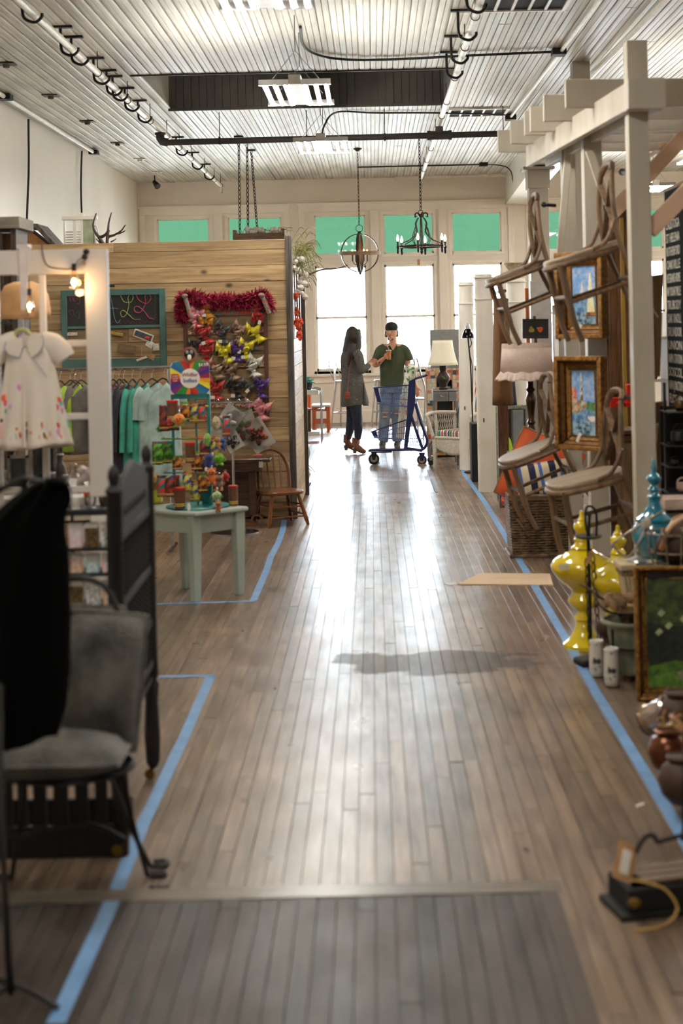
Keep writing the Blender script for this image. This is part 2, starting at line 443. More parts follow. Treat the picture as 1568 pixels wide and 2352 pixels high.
for k in range(2):
    mb = MB().b2((HX0+.003, HY0+.003+k*.6, -.016), (HX1-.003, HY0+.597+k*.6, .001)); struct('hatch_board', mb, m_hatch, floor, bev=.002)
mb = MB().b2((HX1-.0, HY0-.02, 0), (HX1+.022, HY1+.1, .006)); struct('metal_strip', mb, M('dark_metal_strip', (70, 55, 48), rough=.4, metal=.6), floor)
# ---- ceiling: beadboard ----
WX0, WX1, WY0, WY1 = -2.3, .9, 15.25, 17.65
mb = MB().b2((XL, YB, ZC+.012), (XR, WY0, ZC+.2)).b2((XL, WY1, ZC+.012), (XR, YF+.3, ZC+.2)).b2((XL, WY0, ZC+.012), (WX0, WY1, ZC+.2)).b2((WX1, WY0, ZC+.012), (XR, WY1, ZC+.2))
mb.b2((XL, YB, ZC), (XR, 9.6, ZC+.01))
ceil = struct('ceiling', mb, m_ceil)
BW = .11; nb = int((XR-XL)/BW)+1; bl = []
RC = random.Random(5)
for i in range(nb):
    a = XL+i*BW; c = min(a+BW, XR); inw = (a > WX0-.02 and c < WX1+.02)
    ys = [9.6, 13.2+RC.uniform(-1.6, 1.6), 19.8+RC.uniform(-2, 2), YF]
    if inw: ys = [9.6, WY0, WY1, 22+RC.uniform(-2, 2), YF]
    for j in range(len(ys)-1):
        if inw and j == 1: continue
        bl.append((a, ys[j], c, ys[j+1]))
bl.sort(key=lambda p: (p[1]+p[3])/2+abs(p[0]-.2)*.6)
def board_mb(mb, p):
    a, b, c, d = p; z = ZC+RC.uniform(-.002, .002); w = (c-a)
    pr = [(0.003, .011), (.006, -.001), (.02, -.005), (w*.46, -.006), (w*.49, .002), (w*.52, -.006), (w-.02, -.005), (w-.006, -.001), (w-.003, .011)]
    y0 = b+.0015; y1 = d-.0015
    n = len(pr)
    mb.add([(a+u, y0, z+v) for u, v in pr]+[(a+u, y1, z+v) for u, v in pr], [(i, i+1, n+i+1, n+i) for i in range(n-1)]+[tuple(range(n)), tuple(range(2*n-1, n-1, -1))])
for p in bl[:295]:
    mb = MB(); board_mb(mb, p); struct('board', mb, m_ceil, ceil, smooth=0)
if len(bl) > 295:
    mb = MB()
    for p in bl[295:]: board_mb(mb, p)
    struct('boards', mb, m_ceil, ceil, smooth=0)['kind'] = 'stuff'
# skylight well
H = 1.1; mb = MB()
k = WX0
while k < WX1:
    mb.b2((k+.003, WY1-.035, ZC-.004), (min(k+.088, WX1), WY1-.012, ZC+H)); k += .09
mb.b2((WX0, WY1-.011, ZC), (WX1, WY1+.05, ZC+H))
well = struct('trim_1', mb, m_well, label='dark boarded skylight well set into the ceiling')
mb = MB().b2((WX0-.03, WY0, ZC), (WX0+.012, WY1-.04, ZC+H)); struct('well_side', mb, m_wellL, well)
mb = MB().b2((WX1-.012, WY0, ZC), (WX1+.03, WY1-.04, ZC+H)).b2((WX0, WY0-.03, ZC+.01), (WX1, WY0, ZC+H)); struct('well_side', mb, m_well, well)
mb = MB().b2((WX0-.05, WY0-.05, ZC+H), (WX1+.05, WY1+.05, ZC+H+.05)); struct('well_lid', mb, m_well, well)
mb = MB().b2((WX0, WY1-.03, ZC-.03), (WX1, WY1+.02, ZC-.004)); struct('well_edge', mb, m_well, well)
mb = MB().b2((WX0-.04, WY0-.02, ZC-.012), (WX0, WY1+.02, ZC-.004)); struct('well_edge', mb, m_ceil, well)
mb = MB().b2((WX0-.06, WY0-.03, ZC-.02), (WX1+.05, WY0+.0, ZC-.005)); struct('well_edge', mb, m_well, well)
# ---- walls ----
mb = MB().b2((XL-.2, YB-.2, -.2), (XL, YF+.24, ZC+.3)); struct('wall_left', mb, m_plaster)
mb = MB().b2((XR, YB-.2, -.2), (XR+.2, YF+.24, ZC+.3)); struct('wall_right', mb, m_beige)
mb = MB().b2((XL-.2, YB-.2, -.2), (XR+.2, YB, ZC+.3)); struct('wall_back', mb, m_plaster)
GRP = [(-4.00, -1.40, [(-3.70, -2.79), (-2.47, -1.54)]), (-1.24, 2.50, [(-.97, -.08), (.235, 1.10), (1.42, 2.28)]), (2.72, 6.6, [(3.0, 3.88), (4.22, 5.1), (5.44, 6.32)])]
ZS, ZT, ZB0, ZB1, ZTOP = .90, 2.78, 2.90, 3.60, 3.66
mb = MB(); th = .25
xs = [XL-.2]
for g in GRP:
    for (a, b) in g[2]: xs += [a-.05, b+.05]
xs.append(XR+.2)
for i in range(0, len(xs), 2): mb.b2((xs[i], YF, 0), (xs[i+1], YF+th, ZC+.3))
for i in range(1, len(xs)-1, 2):
    mb.b2((xs[i], YF, 0), (xs[i+1], YF+th, ZS)).b2((xs[i], YF, ZTOP), (xs[i+1], YF+th, ZC+.3)).b2((xs[i], YF, ZT), (xs[i+1], YF+th, ZB0-.03))
struct('wall_far', mb, m_beige)
m_pane = glassmat('clear_glass', (1, 1, 1), .10)
m_green = glassmat('green_glass', (.066, .104, .074), .10)
wn = 0
for gi, (g0, g1, wins) in enumerate(GRP):
    mb = MB()
    mb.b2((g0, YF-.03, 3.68), (g1, YF, 3.80)).b2((g0-.02, YF-.05, 3.79), (g1+.02, YF, 3.83))
    mb.b2((g0, YF-.028, .0), (g0+.10, YF, 3.68)).b2((g1-.10, YF-.028, 0), (g1, YF, 3.68))
    mb.b2((g0, YF-.10, ZS-.09), (g1, YF, ZS-.045)).b2((g0+.1, YF-.03, ZS-.2), (g1-.1, YF, ZS-.09))
    for i in range(len(wins)-1):
        a, b = wins[i][1]+.09, wins[i+1][0]-.09; mb.b2((a, YF-.06, ZS-.05), (b, YF, 3.68))
    struct('trim_%d' % (gi+2), mb, m_trim, bev=.004)
    mb = MB().b2((g0+.1, YF-.045, 0), (g1-.1, YF-.0, .20)).b2((g0+.1, YF-.03, .20), (g1-.1, YF, .215)); struct('baseboard_far_%d' % (gi+1), mb, m_trim, bev=.003)
    for (a, b) in wins:
        wn += 1
        mb = MB(); f = .055
        for (z0, z1) in ((ZB0-.03, ZTOP), (ZS-.05, ZT)):
            mb.b2((a-.05, YF+.0, z0), (a+.0, YF+.10, z1)).b2((b, YF+.0, z0), (b+.05, YF+.10, z1))
            mb.b2((a, YF+.0, z0), (b, YF+.10, z0+.05)).b2((a, YF+.0, z1-.05), (b, YF+.10, z1))
        wo = struct('window_%d' % wn, mb, m_trim, bev=.003)
        mb = MB().b2((a+.0, YF+.02, ZB0+.02), (a+.025, YF+.06, ZTOP-.05)).b2((b-.025, YF+.02, ZB0+.02), (b, YF+.06, ZTOP-.05)).b2((a, YF+.02, ZB0+.02), (b, YF+.06, ZB0+.045)).b2((a, YF+.02, ZTOP-.075), (b, YF+.06, ZTOP-.05))
        struct('transom_sash', mb, m_trim, wo)
        mb = MB().b2((a, YF+.045, ZB0+.02), (b, YF+.05, ZTOP-.05)); struct('green_pane', mb, m_green, wo, smooth=0)
        zm = 1.83
        mb = MB().b2((a, YF+.03, ZS), (a+.03, YF+.07, ZT-.05)).b2((b-.03, YF+.03, ZS), (b, YF+.07, ZT-.05)).b2((a, YF+.03, ZS), (b, YF+.07, ZS+.05)).b2((a, YF+.03, ZT-.09), (b, YF+.07, ZT-.05)).b2((a, YF+.03, zm-.02), (b, YF+.07, zm+.02))
        struct('window_sash', mb, m_trim, wo)
        for (z0, z1) in ((ZS+.04, zm-.02), (zm+.02, ZT-.08)):
            mb = MB().b2((a+.02, YF+.05, z0), (b-.02, YF+.054, z1)); struct('pane', mb, m_pane, wo, smooth=0)
# sky light enters through the window openings: portals
for (z0, z1, nm) in ((ZS, 3.66, 'daylight_portal'),):
    l = bpy.data.lights.new(nm, 'AREA'); l.shape = 'RECTANGLE'; l.size = 10.6; l.size_y = z1-z0; l.cycles.is_portal = True
    o = link(bpy.data.objects.new(nm, l)); o.location = ((-4+6.6)/2, YF+.12, (z0+z1)/2); o.rotation_euler = (-math.pi/2, 0, 0)
# outside: pavement, an added canopy, a hedge of street trees, houses
mb = MB().b2((-40, YF+.25, -.3), (50, 60, -.15)); struct('street_ground', mb, M('pale_pavement', (200, 196, 188), rough=.9))
mb = MB().b2((-6, YF+.3, 2.84), (9, 28.5, 2.92)); struct('added_canopy', mb, M('white_canopy', (235, 235, 230), rough=.8))  # canopy added to cut the sun patch on the floor short
for i, (tx, ty, tr) in enumerate([(1.6, 37, 1.25), (.2, 40, .9)]):
    t = T('street_tree', 'small leafy tree outside behind the centre window' if i else 'leafy bush outside behind the man', 'tree', (tx, ty, -.15))
    mb = MB().tube([(tx, ty, -.15), (tx+.05, ty, 1.2)], .07); t.part('trunk', mb, M('tree_bark', (96, 78, 60), rough=.9))
    mb = MB(); rr = random.Random(i)
    for k in range(1400):
        d = V((rr.gauss(0, 1), rr.gauss(0, 1), rr.gauss(0, 1))).normalized()*tr*rr.uniform(.45, 1); c = V((tx, ty, 1.1))+d*.9
        q = Euler((rr.uniform(0, 6), rr.uniform(0, 6), 0)).to_matrix(); s = .07
        mb.add([c+q@V((-s, 0, 0)), c+q@V((0, -s*.5, 0)), c+q@V((s, 0, 0)), c+q@V((0, s*.5, 0))], [(0, 1, 2, 3)])
    t.part('foliage', mb, M('pale_leaf', (150, 190, 150), rough=.6), kind='stuff', smooth=0)
# ================= LAMPS =================
m_tube = M('lit_tube', (255, 255, 255), emis=(255, 250, 240), estr=TUBE_E)
m_housing = M('white_enamel', (225, 222, 215), rough=.35)
m_chrome = M('chrome', (200, 200, 205), rough=.12, metal=1, var=.05)
m_blk = M('black_iron', (28, 25, 23), rough=.5, metal=.3)
m_blkm = M('black_matte', (20, 18, 17), rough=.7)
def highbay(x, y0, label, z=3.65, show=True):
    t = T('tube_light', label, 'ceiling light', (x, y0+.6, z), 'six-tube lights hung down the middle of the room')
    for s in (-1, 1):
        for k in range(3):
            xx = x+s*(.07+k*.085+.01)
            mb = MB().tube([(xx, y0+.02, z), (xx, y0+1.15, z)], .014, 10); t.part('tube', mb, m_tube); t.part('tube_reflector', MB().b2((xx-.016, y0+.03, z+.022), (xx+.016, y0+1.14, z+.027)), m_housing)
        for yy in (y0, y0+1.14):
            mb = MB().b2((x+s*.05, yy, z-.01), (x+s*.29, yy+.03, z+.035)); t.part('tube_holder', mb, m_chrome)
    mb = MB().b2((x-.05, y0, z-.005), (x+.05, y0+1.17, z+.075)); t.part('ballast_box', mb, m_housing, bev=.006)
    for yy in (y0+.2, y0+.95):
        mb = MB().tube([(x-.2, yy, z+.06), (x, yy, z+.3), (x+.2, yy, z+.06)], .003, 5).tube([(x, yy, z+.3), (x, yy, ZC-.01 if not (WY0 < yy < WY1) else ZC+1.1)], .0035, 5); t.part('hanging_wire', mb, m_blk)
highbay(-.58, 12.25, 'six-tube fluorescent light hanging in front of the dark skylight well')
highbay(-.50, 16.05, 'six-tube fluorescent light hanging beyond the skylight well, above the black pipe')
highbay(-.60, 8.15, 'six-tube fluorescent light cut off by the top edge of the picture')
highbay(-.60, 4.1, 'six-tube fluorescent light overhead nearest the camera, out of the picture')
highbay(-.60, .1, 'six-tube fluorescent light behind the camera, out of the picture')
for (xx, yy, lb) in ((3.9, 14.0, 'first'), (4.2, 18.2, 'second'), (4.2, 22.3, 'third'), (6.2, 20.5, 'outermost'), (5.2, 8.5, 'nearest')):
    highbay(xx, yy, 'added six-tube fluorescent light in the right-hand bay behind the pergola, %s of them' % lb)  # lamps added to brighten the far end of the room
# ================= CEILING AND WALL FITTINGS =================
m_pipew = M('white_pipe_paint', (222, 216, 200), rough=.4)
m_piped = M('dark_grey_pipe', (62, 56, 52), rough=.5, metal=.2)
m_cable = M('black_cable', (38, 34, 32), rough=.6)
def sprinkler(x, z, y0, y1, label, hooks, rods):
    t = T('sprinkler_pipe', label, 'pipe', (x, y1, z))
    mb = MB().tube([(x, y0, z), (x, y1, z)], .03, 12); t.part('pipe', mb, m_pipew)
    for y in rods:
        mb = MB().tube([(x, y, z+.03), (x, y, ZC-.004)], .004, 6).tube(arc((x, y, z), .036, 0, 2*math.pi, 14)[:-1], .004, 5, closed=True); t.part('hanger_rod', mb, m_blk)
    for y in hooks:
        mb = MB().box((x-.07, y, ZC-.015), (.16, .05, .02)).tube(smoothp([(x-.09, y, ZC-.02), (x-.09, y, z+.03), (x-.07, y, z-.03), (x, y, z-.055), (x+.05, y, z-.02), (x+.055, y, z+.01)], 4), .012, 6)
        t.part('iron_hook', mb, m_blk)
    mb = MB().tube([(x, y1, z), (x, y1+.02, z-.03), (x, y1+.02, z-.1)], .014, 8).lathe([(.03, 0), (.03, .008)], (x, y1+.02, z-.11), 10); t.part('sprinkler_head', mb, m_chrome)
sprinkler(-2.45, 4.05, 6.0, 25.4, 'white sprinkler pipe with black hooks running along the left of the ceiling',
          [11.3, 12.7, 13.15, 14.2, 14.9, 15.25, 16.0, 16.9, 20.2, 22.0, 23.6], [10.6, 13.9, 15.6, 17.2, 18.6, 19.8, 21.1, 22.8, 24.2, 25.2])
sprinkler(.845, 4.05, 6.0, 24.8, 'white sprinkler pipe running along the ceiling beside the dark skylight well',
          [11.3, 12.4, 13.5, 14.3], [11.7, 13.0, 14.6, 16.2, 17.3, 19.0, 20.5, 22.0, 23.3, 24.6])
t = T('water_main', 'dark grey pipe crossing the room under the ceiling with elbow and tee fittings', 'pipe', (-.8, 18, 3.9))
mb = MB().tube([(-2.36, 18, 3.9), (4.5, 18, 3.93)], .037, 12); t.part('pipe', mb, m_piped)
mb = MB().tube([(-2.45, 18, 4.01), (-2.45, 18, 3.95), (-2.43, 18, 3.915), (-2.36, 18, 3.9)], .05, 12).tube([(-2.45, 18, 3.99), (-2.45, 18, 4.018)], .065, 12); t.part('elbow', mb, m_piped)
mb = MB().tube([(.74, 18, 3.915), (.95, 18, 3.915)], .052, 12).tube([(.845, 18, 3.915), (.845, 18, 4.018)], .045, 12).tube([(.7, 18, 3.915), (.74, 18, 3.915)], .058, 12).tube([(.95, 18, 3.915), (.99, 18, 3.915)], .058, 12); t.part('tee', mb, m_piped)
for xx in (-1.75, -.72, .2, 1.6):
    mb = MB().tube([(xx, 18, 3.94), (xx, 18, ZC-.004)], .005, 6).box((xx, 18, 3.905), (.02, .09, .09)); t.part('hanger_rod', mb, m_blk)
def conduit(name, pts, r, label, mat, boxes=(), cat='pipe'):
    t = T(name, label, cat, pts[-1]); mb = MB().tube(pts, r, 8); t.part('tube', mb, mat)
    for b in boxes: t.part('junction_box', MB().box(b, (.13, .16, .06)), m_blkm, bev=.004)
conduit('ceiling_conduit', [(1.86, 9.7, 4.2), (1.82, 14.2, 4.21), (1.76, 18.7, 4.21)], .018, 'white conduit with two black boxes on the right of the ceiling', m_pipew, [(1.80, 14.25, 4.205), (1.76, 18.75, 4.205)])
conduit('ceiling_conduit', [(2.38, 9.7, 4.18), (2.2, 20, 4.18)], .03, 'thicker white conduit further right on the ceiling beyond the pergola', m_pipew)
conduit('ceiling_conduit', [(-3.84, 14.5, 4.2), (-3.85, 21.4, 4.2)], .025, 'white conduit with black ends above the left wall', m_pipew, [(-3.84, 16.2, 4.2), (-3.85, 21.4, 4.2)])
conduit('ceiling_cable', smoothp([(-.55, 12.9, 4.23), (-.55, 13.9, 4.23), (-.30, 14.4, 4.22), (.2, 14.55, 4.225), (1.0, 14.4, 4.22), (1.76, 14.3, 4.22)]), .012, 'black cable looping over the ceiling from the nearer tube light', m_cable, cat='cable')
conduit('ceiling_cable', smoothp([(-.50, 16.6, 3.72), (-.49, 17.2, 3.95), (-.36, 17.9, 4.2), (.1, 18.2, 4.225), (.9, 18.3, 4.22), (1.74, 18.6, 4.22)]), .011, 'black cable rising from the further tube light to the ceiling box', m_cable, cat='cable')
p1, p2_, p3 = W(820, 386, 24.4), W(1110, 380, 24.4), W(1215, 432, 24.2)
conduit('ceiling_conduit', [(p1.x, 24.4, 4.22), (p2_.x, 24.4, 4.22)], .013, 'thin dark conduit across the ceiling above the chandeliers', m_piped, [(p2_.x, 24.4, 4.22)])
conduit('ceiling_cable', smoothp([(p2_.x, 24.4, 4.22), W(1150, 380, 24.4), W(1172, 392, 24.3), W(1182, 425, 24.2), p3]), .009, 'thin cable curving down from the ceiling to the grey column', m_cable, cat='cable')
def vent(x0, x1, y0, y1, label):
    t = T('ceiling_vent', label, 'vent', ((x0+x1)/2, (y0+y1)/2, ZC-.02))
    mb = MB().b2((x0-.03, y0-.03, ZC-.03), (x1+.03, y0, ZC-.005)).b2((x0-.03, y1, ZC-.03), (x1+.03, y1+.03, ZC-.005)).b2((x0-.03, y0, ZC-.03), (x0, y1, ZC-.005)).b2((x1, y0, ZC-.03), (x1+.03, y1, ZC-.005)); t.part('frame', mb, m_pipew)
    t.part('opening_shade', MB().b2((x0, y0, ZC-.014), (x1, y1, ZC-.008)), m_dark)  # dark sheet stands in for the shade inside the vent
    for k in range(1, 5):
        xx = x0+(x1-x0)*k/5; t.part('divider', MB().b2((xx-.012, y0, ZC-.026), (xx+.012, y1, ZC-.012)), m_pipew)
vent(1.0, 1.66, 18.1, 18.7, 'white framed ceiling vent with dark slots beside the right pipe, further one')
vent(.92, 1.60, 11.5, 12.4, 'white framed ceiling vent with dark slots cut by the top of the picture')
m_plate = M('tarnished_plate', (92, 84, 72), rough=.6, metal=.3)
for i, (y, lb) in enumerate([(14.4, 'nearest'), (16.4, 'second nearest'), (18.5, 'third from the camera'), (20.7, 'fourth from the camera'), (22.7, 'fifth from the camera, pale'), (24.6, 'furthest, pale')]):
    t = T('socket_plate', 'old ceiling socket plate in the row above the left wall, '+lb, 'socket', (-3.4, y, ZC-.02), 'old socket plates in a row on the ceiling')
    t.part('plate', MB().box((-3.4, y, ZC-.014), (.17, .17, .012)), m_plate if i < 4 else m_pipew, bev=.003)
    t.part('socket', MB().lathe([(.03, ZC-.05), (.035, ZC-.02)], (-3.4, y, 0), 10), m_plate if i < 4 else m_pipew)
t = T('spotlight', 'small black spotlight at the top of the far wall corner', 'spotlight', W(358, 424, 25.2)+V((0, 0, .05)))
c = W(358, 424, 25.2); t.part('bracket', MB().tube([c+V((-.02, 0, .02)), (c.x-.02, c.y, ZC)], .01), m_blk)
t.part('spot_head', MB().tube([c+V((-.03, 0, .05)), c+V((.04, -.08, -.04))], [.03, .055], 12), m_blk)
conduit('wall_cable', smoothp([(-3.98, 17.9, 4.2), (-3.99, 17.9, 3.6), (-3.985, 17.75, 3.1), (-3.99, 17.6, 2.3)]), .013, 'black cable hanging loosely down the left wall, nearer one', m_cable, cat='cable')
conduit('wall_cable', smoothp([(-3.98, 21.2, 4.2), (-3.985, 21.1, 3.7), (-3.99, 21.15, 3.0), (-3.99, 21.1, 2.0)]), .013, 'black cable down the left wall below the end box, further one', m_cable, cat='cable')
# white duct elbow under the ceiling by the grey column
pts = [W(905, 407, 26.35), W(1150, 400, 26.25), W(1172, 410, 26.2), W(1182, 425, 26.1), W(1190, 432, 25.9)]
t = T('white_duct', 'white round duct along the top of the far wall dipping behind the grey column', 'duct', pts[-1]); t.part('duct', MB().tube(smoothp(pts), [.045]*6+[.06]*6+[.08]*13, 14), m_pipew)
# building columns
m_grey = M('grey_column_paint', (150, 140, 126), rough=.6, c2=(138, 128, 114), scale=2)
mb = MB().b2((2.08, 19.8, 0), (2.33, 20.05, 3.7)); mb.b2((2.06, 19.78, 3.42), (2.35, 20.07, 3.66)).b2((2.0, 19.72, 3.66), (2.41, 20.13, 3.70)); struct('support_column', mb, m_grey, label='grey square building column with a flat cap, further one', bev=.005)
mb = MB().b2((2.03, 15.0, 0), (2.2, 15.2, ZC)); struct('support_column', mb, m_grey, label='grey square building column behind the pergola posts', bev=.005)
mb = MB().prism([(2.36, YF, 3.72), (2.75, YF, 3.72), (2.75, YF, ZC-.001), (2.36, YF, ZC-.001)], (-.22, -7.0, 0)); struct('ceiling_girder', mb, m_pipew, label='white boxed girder running under the ceiling on top of the grey columns')
# chains with the crate planter
def chain(mb, p, q, step=.045, r=.0035, s=.016):
    p, q = V(p), V(q); n = max(2, int((q-p).length/step)); d = (q-p).normalized(); a = d.orthogonal().normalized(); b = d.cross(a)
    for i in range(n):
        c = p+(q-p)*(i+.5)/n; u = a if i % 2 else b
        mb.tube([c+d*.62*step*math.cos(t)+u*s*.6*math.sin(t) for t in [2*math.pi*k/8 for k in range(8)]], r, 4, closed=True)
t = T('hanging_crate', 'wooden crate of white cotton bolls hanging from three chains above the pine wall', 'crate', W(598, 548, 20.9))
m_oldwood = wood('old_brown_wood', (126, 98, 70), (78, 56, 38), rough=.7, axis='X')
x0 = W(541, 540, 20.9).x; x1 = W(652, 540, 20.9).x; zb = W(600, 552, 20.9).z; zt = W(600, 534, 20.9).z
for yy in (20.7, 21.1): t.part('side_board', MB().b2((x0, yy-.01, zb), (x1, yy+.01, zt-.02)), m_oldwood)
for xx in (x0, x1): t.part('end_board', MB().b2((xx-.02, 20.68, zb), (xx+.02, 21.12, zt+.03)), m_oldwood)
t.part('bottom_board', MB().b2((x0, 20.7, zb), (x1, 21.1, zb+.015)), m_oldwood)
m_cotton = M('cotton_white', (236, 230, 220), rough=.95, bump=.6, bscale=90)
rr = random.Random(4)
mb = MB()
for k in range(34):
    c = V((rr.uniform(x0+.15, x1-.05), rr.uniform(20.75, 21.05), zt+rr.uniform(-.02, .05))); mb.ball(c, rr.uniform(.022, .04), 8)
t.part('cotton_bolls', mb, m_cotton, kind='stuff')
mb = MB()
for k in range(60):
    c = V((rr.uniform(x0+.1, x1+.02), rr.uniform(20.75, 21.05), zt-.02)); d = V((rr.uniform(-.08, .12), rr.uniform(-.05, .05), rr.uniform(.02, .09)))
    mb.tube(smoothp([c, c+d*.6+V((0, 0, .03)), c+d+V((.03, 0, -.01))], 3), .003, 4)
t.part('dry_grass', mb, M('dry_grass', (176, 168, 96), rough=.8), kind='stuff')
for (px, py, Y, bx) in ((548, 316, 20.3, x0+.06), (567, 330, 21.0, x0+.17), (577, 350, 21.9, x0+.30)):
    p = W(px, py, Y); p.z = ZC-.02; mb = MB(); chain(mb, (p.x, p.y, p.z), (bx, 20.9, zt), .06, .006, .028); t.part('chain', mb, m_blk)
    t.part('ceiling_hook_plate', MB().box((p.x, p.y, ZC-.015), (.12, .12, .025)), m_blk)
# orb pendant
c = W(826, 581, 22.0); Ro = W(873, 581, 22).x-c.x
t = T('orb_pendant', 'round orb pendant of crossed wooden and iron hoops with small candle bulbs', 'pendant lamp', (c.x, c.y, c.z-Ro))
m_hoopw = wood('grey_hoop_wood', (150, 128, 104), (104, 84, 66), rough=.6)
def hoop(c, r, w, th, axis_rot, n=48):
    mb = MB(); m = Euler(axis_rot).to_matrix(); vs = []
    for j in range(n):
        a = 2*math.pi*j/n
        for (rr_, h) in ((r, -w/2), (r, w/2), (r-th, w/2), (r-th, -w/2)): vs.append(m @ V((rr_*math.cos(a), rr_*math.sin(a), h))+c)
    fs = [(j*4+k, ((j+1) % n)*4+k, ((j+1) % n)*4+(k+1) % 4, j*4+(k+1) % 4) for j in range(n) for k in range(4)]
    return mb.add(vs, fs)
t.part('wooden_hoop', hoop(c, Ro*1.02, .055, .014, (0.04, 0, 0)), m_hoopw)
m_bronze = M('aged_bronze', (86, 72, 60), rough=.45, metal=.6)
t.part('iron_hoop', hoop(c, Ro*.95, .045, .012, (math.pi/2, 0, .25)), m_bronze)
t.part('iron_hoop', hoop(c, Ro*.95, .045, .012, (math.pi/2, 0, 1.45)), m_bronze)
mb = MB().tube([c+V((0, 0, Ro*.95)), c+V((0, 0, -Ro*.95))], .012, 8).lathe([(.005, -.03), (.03, -.01), (.03, .01), (.008, .04)], c+V((0, 0, Ro*.93)), 12).lathe([(.004, -.05), (.02, -.02), (.02, 0)], c+V((0, 0, -Ro*.93)), 12); t.part('stem', mb, m_bronze)
t.part('hanging_ring', MB().tube(arc(c+V((0, 0, Ro*.95+.075)), .05, 0, 2*math.pi, 16)[:-1], .005, 6, closed=True), m_bronze)
mb = MB(); chain(mb, c+V((0, 0, Ro*.95+.12)), (c.x, c.y, ZC-.03), .05, .005, .02); t.part('chain', mb, m_bronze)
t.part('canopy', MB().lathe([(.02, ZC-.05), (.06, ZC-.02), (.065, ZC-.006)], (c.x, c.y, 0), 14), m_bronze)
m_ivory = M('candle_sleeve', (226, 208, 176), rough=.5)
m_bulb = M('lit_candle_bulb', (255, 220, 160), emis=(255, 190, 110), estr=18)
m_flame = M('glowing_candle_bulb', (255, 240, 220), emis=(255, 222, 190), estr=30)
mb = MB().lathe([(.1, -.13), (.1, -.12)], c, 20); 
for k in range(4):
    a = k*math.pi/2+.5; d = V((math.cos(a)*.12, math.sin(a)*.12, 0))
    mb = MB().tube(smoothp([c+V((0, 0, -.13)), c+d*.6+V((0, 0, -.17)), c+d+V((0, 0, -.12))], 4), .006, 6); t.part('arm', mb, m_bronze)
    mb = MB().tube([c+d+V((0, 0, -.12)), c+d+V((0, 0, -.02))], .012, 8); t.part('candle_sleeve', mb, m_bronze)
    mb = MB().lathe([(.008, 0), (.016, .02), (.010, .05), (.002, .07)], c+d+V((0, 0, -.02)), 8); t.part('bulb', mb, m_bulb)
# iron chandelier
c = W(968, 566, 20.6)
t = T('chandelier', 'black wrought-iron chandelier with six lit candle bulbs and a paper tag', 'chandelier', (c.x, c.y, c.z-.1))
m_iron = M('brown_black_iron', (48, 36, 30), rough=.5, metal=.4)
Rc = .30
t.part('ring', MB().tube(arc(c+V((0, 0, 0)), Rc, 0, 2*math.pi, 32, (1, 0, 0), (0, 1, 0))[:-1], .014, 8, closed=True), m_iron)
top = W(966, 500, 20.6)
t.part('centre_rod', MB().tube([top, c+V((0, 0, -.09))], .008, 6).lathe([(.004, -.06), (.02, -.03), (.012, 0), (.03, .01), (.01, .03)], c+V((0, 0, -.05)), 10), m_iron)
for k in range(6):
    a = k*math.pi/3+.35; d = V((math.cos(a), math.sin(a), 0))
    H = (top-c).z
    mb = MB().tube(smoothp([c+d*.04+V((0, 0, H)), c+d*.085+V((0, 0, H-.08)), c+d*.07+V((0, 0, H-.2)), c+d*.17+V((0, 0, H-.3)), c+d*.27+V((0, 0, H-.34)), c+d*Rc+V((0, 0, .0))], 5), .007, 6)
    mb.tube(smoothp([c+d*.07+V((0, 0, H-.1)), c+d*.10+V((0, 0, H-.16)), c+d*.13+V((0, 0, H-.28)), c+d*.1+V((0, 0, .03)), c+d*.04+V((0, 0, .0))], 4), .006, 6)
    t.part('scroll_arm', mb, m_iron)
    e = c+d*(Rc+.045)
    mb = MB().tube([c+d*Rc, e], .006, 6).lathe([(.006, -.10), (.016, -.08), (.016, -.03), (.022, -.02), (.022, 0), (.013, .01), (.013, .07)], e, 10); t.part('candle_cup', mb, m_iron)
    t.part('bulb', MB().lathe([(.009, .07), (.018, .095), (.012, .13), (.002, .16)], e, 8), m_flame)
for k in range(5):
    a = k*1.257; d = V((math.cos(a), math.sin(a), 0))
    t.part('leaf_scroll', MB().tube(smoothp([top, top+d*.05+V((0, 0, .06)), top+d*.09+V((0, 0, .05)), top+d*.09+V((0, 0, .01)), top+d*.065+V((0, 0, .02))], 4), [.014]*4+[.01]*9+[.004]*4, 6), m_iron)
mb = MB(); p = W(966, 488, 20.6); mb.tube(arc(p, .03, 0, 2*math.pi, 12)[:-1], .005, 5, closed=True); chain(mb, p+V((0, 0, .03)), (p.x, p.y, ZC-.02), .05, .006, .024); t.part('chain', mb, m_iron)
q = W(961, 602, 20.6); t.part('paper_tag', MB().box(q, (.035, .004, .08)).tube([q+V((0, 0, .04)), c+V((-.02, 0, -.1))], .001, 4), M('kraft_paper', (186, 140, 92), rough=.8))
